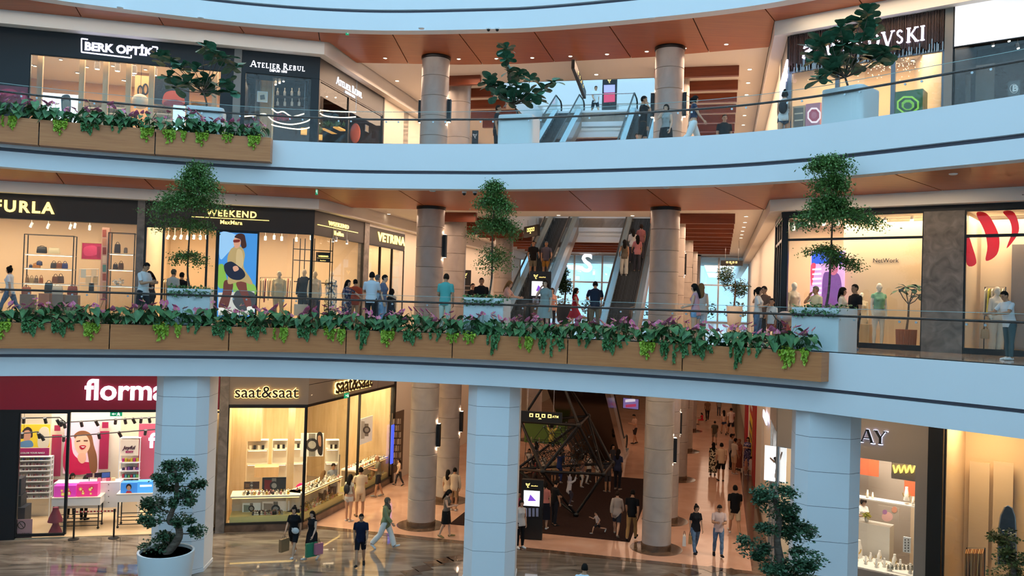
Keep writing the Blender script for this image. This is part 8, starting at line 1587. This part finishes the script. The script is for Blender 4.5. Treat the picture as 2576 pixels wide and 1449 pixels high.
# ================================================================== jeweller (ground right)
t=sign(FR, serif_word('SAY', 1, 0.05, 1.0), 2138, 1070, 2232, 1108, 'letter_black', 'dark backlit letters on the jeweller front', -0.16);a=FR.hit(2138, 1109, -0.13);b=FR.hit(2233, 1109, -0.13);c=FR.hit(2138, 1069, -0.13)
w_=serif_word('SAY', 1, 0.02, 1.0)
for mbx in w_[0]:
 cx=sum(p[0]for p in mbx.v)/len(mbx.v);cy=0.5;mbx.v=[(cx+(p[0]-cx)*1.1, cy+(p[1]-cy)*1.08, p[2])for p in mbx.v]
letters(t, w_, FR, a[0], b[0], a[1], -0.1, 'glow_cold');a=FR.hit(2146, 1124, -0.1);b=FR.hit(2154, 1124, -0.1);letters(t, serif_word('7', 1, 0.02, 1.0), FR, a[0], b[0], a[1], -0.1, 'glow_cold')
t=panel('wall_panel', FR, (2140, 1148, 2210, 1200), 2.6, mat('orange_wall', '#c9623c', 0.5), 'orange wall panel high in the jeweller shop', 'panel');panel('wall_panel', FR, (2275, 1208, 2306, 1250), 2.2, 'orange_wall', 'small orange niche behind the jeweller necklaces', 'panel')
t=panel('hanging_sign', FR, (2243, 1162, 2303, 1212), 0.5, 'warm_grey', 'grey hanging panel with a yellow zigzag in the jeweller window', 'sign')
for k in range(8):x=2247+k*7;strip(t, FR, [(x, 1170+(k%2)*18), (x+5, 1190-(k%2)*18)], 0.48, 0.025, mat('neon_yellow', '#ffdf5c', 0.4, emit=2.0), 'neon_stroke')
BU=MB().tube([(0, 0, 0), (0, 0.0, 0.05), (0, 0.01, 0.16), (0, 0.02, 0.22), (0, 0.02, 0.27)], [(0.10, 0.06), (0.11, 0.05), (0.10, 0.04), (0.04, 0.03), (0.03, 0.03)], 12).mesh('necklace_bust', 60, True);BU.materials.append(mat('bust_white', '#e3ddd2', 0.5));NK=MB().tube([(0.07*math.cos(a), -0.055+0.02*abs(math.cos(a)), 0.15+0.09*math.sin(a))for a in np.linspace(math.pi, 2*math.pi, 10)], 0.009, 5).mesh('necklace', 60, True);NK.materials.append(MATS['watch_gold'])
def bust(px, py, d, sc, label, group='necklace busts of the jeweller'):
 q=FR.at(px, py, d);q.z=zsh if py>1300 else q.z;t=thing('necklace_stand', q, label, 'jewellery stand', group, rz=FR.rz+R.uniform(-0.3, 0.3), scale=sc);link_mesh('bust', BU, t);link_mesh('necklace', NK, t)
zsh=FR.hit(2220, 1425, 0.6)[1];t=thing('display_platform', FR.pt((jx0+jx1)/2, 0.6, zsh-0.1), 'pale window platform of the jeweller', 'platform');mb=MB();FR.box(mb, jx0-0.25, jx1, 0.05, 1.3, zsh-0.1, zsh);mb.build('platform_top', 'bust_white', t)
for k, (x, y, d, s)in enumerate(((2158, 1378, 1.0, 1.7), (2250, 1392, 0.9, 1.1), (2265, 1408, 0.7, 0.9), (2290, 1420, 0.5, 0.9), (2212, 1382, 1.1, 1.0), (2190, 1395, 0.9, 0.8), (2225, 1410, 0.6, 0.8), (2155, 1405, 0.6, 0.8), (2205, 1420, 0.4, 0.8), (2178, 1415, 0.5, 0.75), (2240, 1424, 0.35, 0.7), (2150, 1425, 0.4, 0.7), (2280, 1258, 1.6, 1.25), (2297, 1268, 1.5, 0.7), (2182, 1250, 1.6, 0.7), (2195, 1254, 1.6, 0.6))):
 bust(x, y, d, s*1.15, ['tallest white necklace stand at the left of the jeweller window', 'grey necklace stand right of the middle', 'gold necklace stand low on the right', 'gold necklace stand at the right end', 'gold necklace stand at the back centre', 'necklace stand left of the back centre', 'necklace stand in the front centre', 'necklace stand at the left front', 'small necklace stand at the front edge', 'small necklace stand front left of centre', 'small necklace stand front right of centre', 'small necklace stand at the left front corner', 'large necklace stand on the upper shelf', 'small necklace stand at the right of the upper shelf', 'left small stand on the upper shelf', 'right small stand on the upper shelf'][k]if k<12 else['large necklace stand on the upper shelf', 'small necklace stand at the right of the upper shelf', 'left small stand on the upper shelf', 'right small stand on the upper shelf'][k-12])
for k in range(14):
 x, y=2235+(k%7)*10, 1428+(k//7)*5;o=link_mesh('ring_box', WMm);o.location=FR.at(x, y, 0.3);o.rotation_euler=(0, 0, FR.rz);tag(o, 'tiny ring box at the front of the jeweller window', 'ring box', 'ring boxes of the jeweller')
t=thing('glass_shelf', FR.at(2225, 1262, 1.4), 'white edged upper shelf of the jeweller window', 'shelf');mb=MB();s0, s1, z0, z1=FR.rect(2140, 1250, 2306, 1254, 1.4);FR.box(mb, s0, s1, 1.4, 1.8, FR.hit(2225, 1262, 1.4)[1]-0.04, FR.hit(2225, 1262, 1.4)[1]);mb.build('shelf_board', 'bust_white', t)
q=FR.at(2168, 1300, 2.2);q.z=0.03;tq=person(Vector((q.x, q.y, max(0.03, FR.at(2168, 1252, 2.2).z-1.62))), 0.2, 1.62, 'f', 'look', T('tee', '#efe9e2'), T('pants', '#1c1a20'), '#222222', T('tail', HB), 2, 'saleswoman in white leaning over the jeweller counter');PEOPLE.append(tq)
zz=tq[0].location.z
t, _=block('jeweller_counter', FR, (2142, 1310, 2236, 1440), 1.6, 0.5, 'bust_white', 'pale counter with flowers in the jeweller shop', 'counter')
t=thing('flower_vase', FR.at(2180, 1312, 1.7), 'yellow flowers on the jeweller counter', 'flowers');MB().lathe([(0.05, 0), (0.07, 0.08), (0.05, 0.14)], n=12).build('vase', 'bust_white', t, 40, local=True);cloud_obj(blob(t.location+Vector((0, 0, 0.2)), (0.14, 0.12, 0.09), 80, 0.3), 0.07, mat('yellow_petal', '#d8d84a', 0.5).name, t, 'blooms', 0, 0.9)
t=panel('flower_poster', FR, (2210, 1270, 2262, 1315), 2.4, 'warm_grey2', 'flower print on the jeweller back wall', 'poster');art(t, FR, 2.4, [('print', '#d8a8a0', octa(2232, 1300, 14, 12)), ('print', '#9a6a98', octa(2226, 1288, 6, 6)), ('print', '#c98a70', octa(2250, 1282, 7, 8))])
t, _=block('earring_board', FR, (2272, 1350, 2290, 1392), 0.9, 0.05, 'white_gloss', 'white board of dark earrings in the jeweller window', 'display')
for r in range(5):
 for c in range(2):p=FR.at(2277+c*8, 1358+r*7, 0.89);MB().ball(p, 0.02, 6, 4).build('earring', 'watch_dark', t)
t=panel('dancer_poster', FRS, (1924, 1118, 1976, 1215), 0.0, mat('poster_white', '#f4f6fa', 0.5, emit=0.9), 'white lit poster of a leaping dancer', 'poster')if False else panel('dancer_poster', FR, (1924, 1120, 1976, 1216), 0.25, mat('poster_white', '#f4f6fa', 0.5, emit=0.85), 'white lit poster of a leaping dancer', 'poster')
art(t, FR, 0.25, [('print', '#4a443c', [(1948, 1158), (1958, 1156), (1962, 1172), (1958, 1190), (1950, 1188), (1952, 1172)]), ('print', '#b08a70', [(1956, 1160), (1962, 1148), (1966, 1136), (1969, 1138), (1964, 1156), (1958, 1164)], False), ('print', '#b08a70', [(1950, 1160), (1938, 1150), (1936, 1153), (1948, 1165)], False), ('print', '#3a2a22', octa(1950, 1153, 4, 4)), ('print', '#c9a48a', [(1951, 1188), (1959, 1190), (1953, 1202), (1949, 1200)])])
panel('light_box', FRS, (1919, 1030, 1927, 1070), -0.12, mat('strip_cold', '#cfd4ff', 0.4, emit=1.6), 'bluish lit sign at the corridor corner', 'sign', 0.05)
# ================================================================== clothes shop at the right edge
clothes_rack(FR, 2432, 2478, 1378, 0.9, 0.0, ['#b57a3c', '#c98f54', '#a86a34', '#d8a868'], 'rail of tan clothes at the lower right edge', 10, 1.0)
t=thing('arched_mirror', FR.at(2534, 1420, 1.6), 'dark arched mirror at the lower right edge', 'mirror');P=[FR.at(x, y, 1.6)for x, y in((2510, 1420), (2512, 1330), (2518, 1295), (2528, 1275), (2536, 1272), (2546, 1278), (2554, 1300), (2556, 1330), (2557, 1420))];mb=MB();mb.slab(P, FR.n3, 0.03);mb.build('mirror_glass', mat('mirror_dark', '#3c3f46', 0.05, 0.9), t);MB().tube([p+FR.n3*0.01 for p in P], 0.02, 5).build('frame', 'steel', t)
for i, x in enumerate((2440, 2500)):panel('wall_panel', FR, (x, 1160, x+44, 1449), 2.9, 'beige_wall', ['left beige wall panel at the lower right edge', 'right beige wall panel at the lower right edge'][i], 'panel')
# ================================================================== hall furniture
def tree_logo(t, fr, cx, cy, r, d, mt):
 for P in([(cx-r, cy-r), (cx, cy-0.5*r), (cx+r, cy-1.1*r), (cx+0.5*r, cy), (cx, cy+0.2*r), (cx-0.7*r, cy-0.1*r), (cx-r, cy-r)], [(cx, cy), (cx-0.2*r, cy+r), (cx+0.5*r, cy+r)]):
  MB().tube([fr.at(x, y, d)for x, y in P], 0.012, 4).build('emblem', mt, t)
def kiosk(px, ytop, ybase, wpx, z, label, rot=0.0):
 """black information pillar with a lit screen"""
 p=at_z(px, ybase, z);y=p.y;fr=Frame((p.x-5, y+5*math.tan(rot)), (p.x+5, y-5*math.tan(rot)));x0, x1=px-wpx/2, px+wpx/2;s0, s1, z0, z1=fr.rect(x0, ytop, x1, ybase, 0);t=thing('information_pillar', fr.pt((s0+s1)/2, 0.1, z), label, 'kiosk')
 mb=MB();fr.box(mb, s0, s1, 0, 0.22, z, z1);mb.build('body', 'black', t);h=ybase-ytop;w=wpx
 mb=MB();a, b, c, e=fr.rect(x0+w*0.1, ytop+h*0.18, x1-w*0.12, ytop+h*0.45, 0);fr.box(mb, a, b, -0.012, 0, c, e);mb.build('screen', 'screen_white', t)
 art(t, fr, -0.013, [('map', '#7a4ac8', [(px-w*0.2, ytop+h*0.36), (px-w*0.08, ytop+h*0.25), (px+w*0.22, ytop+h*0.36)], False, 0.8)])
 for k in range(4):art(t, fr, -0.001, [('list', '#8d96b8', [(x0+w*(0.14+0.19*k), ytop+h*0.48), (x0+w*(0.26+0.19*k), ytop+h*0.48), (x0+w*(0.26+0.19*k), ytop+h*0.62), (x0+w*(0.14+0.19*k), ytop+h*0.62)], False)])
 tree_logo(t, fr, px-w*0.2, ytop+h*0.1, w*0.1, -0.02, 'letter_gold');a, b, c, e=fr.rect(px-w*0.04, ytop+h*0.085, px+w*0.3, ytop+h*0.12, 0);letters(t, sans_word('istinyePark', 1, 0.005, 0.01), fr, a, b, c, -0.005, 'letter_gold');return t
kiosk(1338, 1206, 1357, 50, 0.02, 'black information pillar with a lit map on the ground floor', 0.12)
kiosk(1358, 682, 822, 50, Z1, 'black information pillar with a lit map on the middle storey', 0.1)
for rc, z, lab in(((1188, 328, 1202, 372), Z2, 'small black totem left of the middle fig, upper storey'), ((1159, 679, 1181, 812), Z1, 'tall dark directory board beside the second left column')):
 p=at_z((rc[0]+rc[2])/2, rc[3], z)if z==Z1 else at_y(rc[0], rc[1], 31.5);fr=Frame((p.x-5, p.y), (p.x+5, p.y));s0, s1, z0, z1=fr.rect(*rc, 0);t=thing('directory_board', fr.pt((s0+s1)/2, 0, z), lab, 'sign');mb=MB();fr.box(mb, s0, s1, 0, 0.12, z, z1);mb.build('board', 'soft_black', t);tree_logo(t, fr, (rc[0]+rc[2])/2, rc[1]+14, 5, -0.01, 'letter_gold' if z==Z1 else 'white_gloss')
 for k in range(6):mb=MB();fr.box(mb, s0+0.03, s1-0.03, -0.004, 0, z1-0.75-0.2*k, z1-0.7-0.2*k);mb.build('text_line', 'taupe', t)
def hanging_sign(pts, depth, z_up, label, txt=''):
 """dark direction sign on two rods; pts: left top, right top, right bottom, left bottom in pixels, with depths of its ends"""
 (x0, y0), (x1, y1)=pts[0], pts[2];a=at_y(x0, y0, depth[0]);b=at_y(pts[1][0], pts[1][1], depth[1]);fr=Frame((a.x, a.y), (b.x, b.y));s0, s1=0, fr.len;zt=a.z;zb=at_y(pts[3][0], pts[3][1], depth[0]).z
 t=thing('direction_sign', fr.pt(s1/2, 0, zb), label, 'sign');mb=MB();fr.box(mb, 0, s1, 0, 0.12, zb, zt);mb.build('board', 'soft_black', t)
 for q in(0.2, 0.8):p=fr.pt(s1*q, 0.06, zt);MB().tube([p, Vector((p.x, p.y, z_up))], 0.01, 4).build('rod', 'steel', t)
 zc=(zt+zb)/2;g=(zt-zb)*0.18
 for k in range(4):
  c=s1*(0.3+0.14*k);mb=MB();fr.box(mb, c-g, c+g, -0.006, 0, zc-0.2*g, zc+1.7*g);mb.build('pictogram', 'letter_gold', t);mb=MB();fr.box(mb, c-g*0.5, c+g*0.5, -0.01, -0.006, zc+0.2*g, zc+1.2*g);mb.build('pictogram', 'soft_black', t)
 if txt:letters(t, sans_word(txt, 1, 0.005, 0.01), fr, s1*0.78, s1*0.92, zc, -0.006, 'letter_gold')
 mb=MB();mb.slab([fr.pt(s1*0.5-g, -0.005, zc-g*1.2), fr.pt(s1*0.5+g, -0.005, zc-g*1.2), fr.pt(s1*0.5, -0.005, zc-0.3*g)], fr.n3, 0.004);mb.build('arrow', 'letter_gold', t)
hanging_sign([(1304, 1033), (1414, 1039), (1414, 1062), (1304, 1059)], (31.6, 31.3), 6.25, 'dark hanging direction sign before the climbing frame', 'ATM')
hanging_sign([(1813, 655), (1868, 656), (1868, 670), (1813, 668)], (44, 43.5), ZH1, 'dark hanging direction sign in the right corridor')
hanging_sign([(1318, 571), (1352, 583), (1352, 602), (1318, 598)], (36.5, 35.0), ZH1, 'dark hanging direction sign at the left escalator')
hanging_sign([(1446, 150), (1476, 178), (1476, 202), (1446, 172)], (30.5, 35.0), ZH2+0.1, 'dark slanting direction sign under the upper ceiling')
fx=lambda y:Frame((-20, y), (20, y))
exit_sign(fx(26.5), 1894, 10, 1916, 32, 0, 'green exit sign hanging from the top balcony at the right', 0.3);exit_sign(fx(28.0), 870, 66, 877, 88, 0, 'green exit sign seen edge on at the top left', 0.2);exit_sign(fx(27.0), 794, 472, 799, 490, 0, 'green exit sign seen edge on under the middle wooden ceiling', 0.2);exit_sign(FLS, 868, 990, 878, 1000, -0.3, 'small green exit sign beside the watch shop side letters', 0.3)
for i, (x, y, z)in enumerate(((1229, 70, 17.27), (1251, 70, 17.27), (1168, 482, 11.68), (1195, 482, 11.68))):
 p=at_z(x, y, z);t=thing('dome_camera', p, ['left dome camera under the top balcony', 'right dome camera under the top balcony', 'left dome camera under the upper balcony', 'right dome camera under the upper balcony'][i], 'camera');MB().lathe([(0.07, -0.05), (0.075, 0.0)], n=16).build('base', 'white_gloss', t, 40, local=True);MB().ball((0, 0, -0.06), (0.055, 0.055, 0.06), 12, 8).build('dome', 'black', t, 180, local=True)
for i, (x, y, z)in enumerate(((302, 19, 17.27), (505, 45, 17.27), (1060, 71, 17.27), (1640, 46, 17.27), (890, 474, 11.68), (1088, 480, 11.68), (1676, 472, 11.68), (2398, 437, 11.68))):
 p=at_z(x, y, z);t=thing('smoke_detector', p-Vector((0, 0, 0.03)), ['leftmost detector under the top balcony', 'second detector under the top balcony', 'third detector under the top balcony', 'rightmost detector under the top balcony', 'leftmost detector under the upper balcony', 'second detector under the upper balcony', 'third detector under the upper balcony', 'rightmost detector under the upper balcony'][i], 'detector');MB().lathe([(0.06, 0), (0.09, 0.012), (0.1, 0.03)], n=16).build('cover', 'white_gloss', t, 40, local=True)
for i, (P, z)in enumerate((((137, 59, 223, 71), 17.2), ((2490, 497, 2576, 490), 11.6), ((945, 549, 966, 555), ZH1-0.02), ((965, 227, 988, 241), ZH2-0.02))):
 f=FL if i==0 else FR;a=at_z(P[0], P[1], z);b=at_z(P[2], P[3], z)
 mb=MB().tube([a, b], 0.035, 4);o=mb.build('air_vent', 'soft_black');tag(o, ['dark slot vent above the optician', 'dark slot vent at the upper right of the middle storey', 'slot vent beside the third shop', 'slot vent beside the perfumer'][i], 'vent')
fr=Frame(at_y(1560, 1000, 45)[:2], at_y(1640, 1000, 44)[:2]);t=panel('television', fr, (1568, 1001, 1606, 1030), 0, mat('tv_screen', '#8a78b8', 0.3, emit=0.5), 'hanging television left of the front right column', 'television', 0.06, 'black');art(t, fr, 0, [('image', '#e8e4f4', [(1573, 1005), (1598, 1003), (1598, 1010), (1573, 1012)], False, 0.6), ('image', '#c0446c', [(1574, 1018), (1600, 1016), (1600, 1023), (1574, 1025)], False, 0.5)])
p=fr.at(1587, 1001, 0.05);MB().tube([p, Vector((p.x, p.y, 6.3))], 0.02, 5).build('rod', 'black', t)
for i, (s0, s1, z0, z1, c)in enumerate(((14, 17, 0, 5.5, '#a8201c'), (17.2, 21, 0, 2.6, '#d8b82c'), (17.2, 21, 2.7, 5.5, '#b83a24'), (26, 30, 0, 5.0, '#b02030'), (8, 12.5, 0.3, 4.5, '#e0d6c6'))):
 t=thing('sale_board', FRS.pt((s0+s1)/2, 0, z0), ['tall red board along the right corridor wall', 'yellow board along the right corridor wall', 'red board over the yellow one', 'far red board along the right corridor wall', 'pale shop front along the right corridor wall'][i], 'board');mb=MB();FRS.box(mb, s0, s1, -0.1, 0.0, z0, z1);mb.build('board', mat('sale_%d'%i, c, 0.5), t)
 if i in(1, 2):
  for k in range(4):mb=MB();zz_=z0+0.4+k*0.55;FRS.box(mb, s0+0.4, s1-0.4, -0.112, -0.1, zz_, zz_+0.2);mb.build('text_line', 'letter_black' if i==1 else 'bust_white', t)
# ================================================================== climbing frame
cz=H(4.15, 3.6);cx_, cy_=cz.x, cz.y
NODES=[at_y(1310, 1060, cy_+0.2), at_y(1456, 1070, cy_-1.3), at_y(1479, 1047, cy_+1.6), at_y(1365, 1186, cy_-1.4), at_y(1518, 1193, cy_-0.8), at_y(1540, 1165, cy_+0.6), at_y(1398, 960, cy_), at_y(1449, 1283, cy_-0.6), at_y(1300, 1180, cy_+1.6)]
NODES[7].z=0.1;NODES[6].z=5.85
t=thing('climbing_frame', Vector((NODES[7].x, NODES[7].y, 0.02)), 'large black tube climbing frame with a rope net', 'climbing frame')
for a, b in((0, 1), (1, 2), (0, 2), (6, 0), (6, 1), (6, 2), (0, 3), (1, 3), (1, 4), (2, 4), (2, 5), (3, 4), (4, 5), (3, 7), (4, 7), (0, 8), (8, 3), (8, 5), (5, 7), (8, 7), (2, 8)):MB().tube([NODES[a], NODES[b]], 0.055, 8).build('tube', 'dark_steel', t, 60)
for n_ in NODES:MB().ball(n_, 0.12, 10, 7).build('joint', 'black', t, 180)
net=MB();kn=MB();ctr=sum((NODES[i]for i in(0, 1, 2, 3, 4, 5, 8)), Vector())/7;shells=[]
for rr in(0.35, 0.6, 0.85):
 V_=[ctr+(n_-ctr)*rr for n_ in NODES[:6]+[NODES[8]]];L_=[]
 for i in range(7):
  for j in range(i):
   for q in(0.0, 0.33, 0.66):L_.append(V_[i].lerp(V_[j], q))
 shells.append(L_)
RR=random.Random(5)
for L_ in shells:
 for p in L_:
  near_=sorted(L_, key=lambda q:(q-p).length)[1:4]
  for q in near_:net.tube([p, q], 0.011, 3)
  if RR.random()<0.6:kn.ball(p, 0.03, 5, 3)
for a, b in zip(shells[0], shells[1]):net.tube([a, b], 0.011, 3)
for a, b in zip(shells[1], shells[2]):net.tube([a, b], 0.011, 3)
net.build('rope_net', 'rubber', t, kind='stuff', fix=False);kn.build('rope_knots', 'steel', t, kind='stuff', fix=False)
t=panel('green_wall', Frame(H(1.2, 10.8)[:2], H(5.2, 10.8)[:2]), (1320, 1062, 1425, 1120), 0, mat('play_green', '#5d7a34', 0.6), 'green play panel behind the rope net', 'panel', 0.06)
# ================================================================== bags, pushchair and other carried things
def carrier(loc, w, h, col, label, d=0.12, rz=0.0):
 t=thing('shopping_bag', loc, label, 'bag', rz=rz);mb=MB();mb.hexa([(-w/2, -d/2, 0), (w/2, -d/2, 0), (w/2, d/2, 0), (-w/2, d/2, 0)], [(-w*0.54, -d*0.4, h), (w*0.54, -d*0.4, h), (w*0.54, d*0.4, h), (-w*0.54, d*0.4, h)]);mb.build('bag_body', mat('carrier_'+col.strip('#'), col, 0.6), t, local=True)
 for s in(-1, 1):MB().tube([(-w*0.2, s*d*0.3, h), (0, s*d*0.1, h+0.14), (w*0.2, s*d*0.3, h)], 0.006, 4).build('handle', 'rubber', t, local=True)
def in_hand(pb, side, w, h, col, label, dx=0.0):
 t, B=pb;m=wm(t);p=m@B['hands'][side];carrier(Vector((p.x+dx, p.y-0.02, p.z-h-0.13)), w, h, col, label, rz=t.rotation_euler.z+1.2)
in_hand(W1, 'R', 0.34, 0.40, '#8a6a48', 'brown paper bag held by the woman in black shorts');in_hand(W2, 'L', 0.36, 0.42, '#2f7a58', 'green shopping bag held by the woman in black dress');in_hand(W2, 'L', 0.26, 0.34, '#b06a7c', 'pink patterned bag beside the green one', 0.22);in_hand(W16, 'R', 0.28, 0.26, '#a08050', 'tan handbag of the woman in jeans');in_hand(W16, 'R', 0.28, 0.34, '#d8d4cc', 'white shopping bag of the woman in jeans', -0.2)
def worn(pb, off, size, col, label, name='backpack'):
 t, B=pb;m=wm(t);p=m@(B['ML']@Vector(off));o=thing(name, p, label, 'bag', rz=t.rotation_euler.z);MB().ball((0, 0, 0), size, 12, 8).build('pack', mat('pack_'+col.strip('#'), col, 0.7), o, 180, local=True)
 for s in(-1, 1):MB().tube([(s*size[0]*0.6, -size[1]*0.5, size[2]*0.8), (s*size[0]*0.7, -size[1]-0.02, size[2]*0.9)], 0.014, 5).build('strap', 'pack_'+col.strip('#'), o, local=True)
worn(W5, (0, 0.17, 1.22), (0.13, 0.08, 0.18), '#23242c', 'dark backpack of the woman at the watch shop');worn(PEOPLE[4], (0, 0.17, 1.2), (0.13, 0.08, 0.19), '#18191f', 'black backpack of the woman by the crystal shop');worn(W1, (0.12, -0.17, 0.98), (0.13, 0.05, 0.1), '#c9c9c9', 'white crossbody bag of the woman in black shorts', 'crossbody_bag');worn(W7, (0, -0.24, 1.02), (0.17, 0.09, 0.16), '#8a6a42', 'brown jacket held by the bald man', 'jacket');worn(PEOPLE[2], (0.25, 0.0, 0.78), (0.13, 0.06, 0.1), '#e6e6e6', 'white handbag of the woman walking right', 'handbag')
p=put_by_scale(1985, 88, Z1);t=thing('pushchair', p, 'red and black pushchair before the right fashion shop', 'pushchair', rz=0.9)
for s in(-0.24, 0.24):
 MB().tube([(s, -0.35, 0.1), (s, 0.1, 0.55), (s, 0.45, 1.0)], 0.014, 6).build('frame', 'dark_steel', t, local=True);MB().tube([(s, 0.3, 0.1), (s, 0.0, 0.6)], 0.014, 6).build('frame', 'dark_steel', t, local=True)
 for y in(-0.35, 0.3):m=MB().lathe([(0.1, -0.02), (0.1, 0.02)], n=16);m.v=[(s+v[2], y+v[0], 0.1+v[1])for v in m.v];m.build('wheel', 'rubber', t, local=True)
MB().tube([(0, -0.3, 0.45), (0, 0.0, 0.42), (0, 0.15, 0.75)], [(0.2, 0.05), (0.22, 0.06), (0.2, 0.05)], 10).build('seat', mat('push_red', '#8a2430', 0.7), t, 60, local=True);MB().ball((0, 0.12, 0.85), (0.23, 0.22, 0.16), 12, 8).build('hood', mat('push_pale', '#c9b8b4', 0.7), t, 180, local=True)
# ================================================================== far end of the top and middle storeys
g2=Frame(H(-3, 26), H(13, 26));t=panel('advertising_screen', g2, (1516, 199, 1550, 275), -4.0, 'soft_black', 'dark hanging screen column beyond the upper escalators', 'screen', 0.2);art(t, g2, -4.0, [('image', '#9a9ae0', [(1519, 214), (1547, 213), (1547, 232), (1519, 233)], False, 0.8), ('image', '#c83a5c', [(1519, 234), (1547, 233), (1547, 256), (1519, 258)], False, 0.7)]);tree_logo(t, g2, 1533, 204, 4, -4.02, 'letter_gold');p=g2.at(1533, 199, -3.9);MB().tube([p, Vector((p.x, p.y, Z3+3.2))], 0.02, 5).build('rod', 'steel', t);p=g2.at(1533, 275, -3.9);MB().tube([p, Vector((p.x, p.y, Z3))], 0.06, 6).build('post', 'soft_black', t)
gr=Frame(H(3.0, A_V1+0.15, 0), H(5.8, A_V1+0.15, 0));t=thing('glass_railing', gr.pt(1.4, 0, Z3), 'short glass railing between the upper escalator tops', 'railing');mb=MB();gr.box(mb, 0, gr.len, 0, 0.012, Z3, Z3+0.95);mb.build('glass_panel', 'rail_glass', t);MB().tube([gr.pt(0, 0, Z3+1), gr.pt(gr.len, 0, Z3+1)], 0.025, 6).build('handrail', 'steel', t)
for i, (z0, z1)in enumerate(((Z3+3.2, Z3+4.6), (Z3+0.0, Z3+0.15))):mb=MB();g2.box(mb, -4, g2.len+4, 0, 0.4, z0, z1);trim(mb, 'plaster')
for k in range(6):mb=MB();q=1.0+k*2.6;g2.box(mb, q, q+0.35, 0.5, 0.85, Z3, Z3+3.3);trim(mb, 'plaster')
mb=MB();g2.box(mb, -6, g2.len+6, 9, 9.2, Z3, Z3+9);struct('wall_back', mb, 'plaster')
t=thing('shop_lettering', gw.at(1475, 682, 0.3), 'large white letter S on the far glass front', 'sign');a=gw.hit(1463, 683, 0.2);b=gw.hit(1491, 683, 0.2);letters(t, sans_word('S', 1, 0.05, 0.02), gw, a[0], b[0], a[1], -0.1, 'letter_white')
for i in range(7):
 c=H(-2+i*2.3, 37+(i%3), Z1+0.2);t=thing('street_bush', c, f'green bush, {NUM[i]} from the left outside the far glass front', 'bush');cloud_obj(blob(c+Vector((0, 0, 0.6)), (1.0, 0.7, 0.8), 160, 0.3), 0.25, 'tree_leaf', t, 'foliage', 0, 0.6)
bpy.data.scenes.remove(TMP)
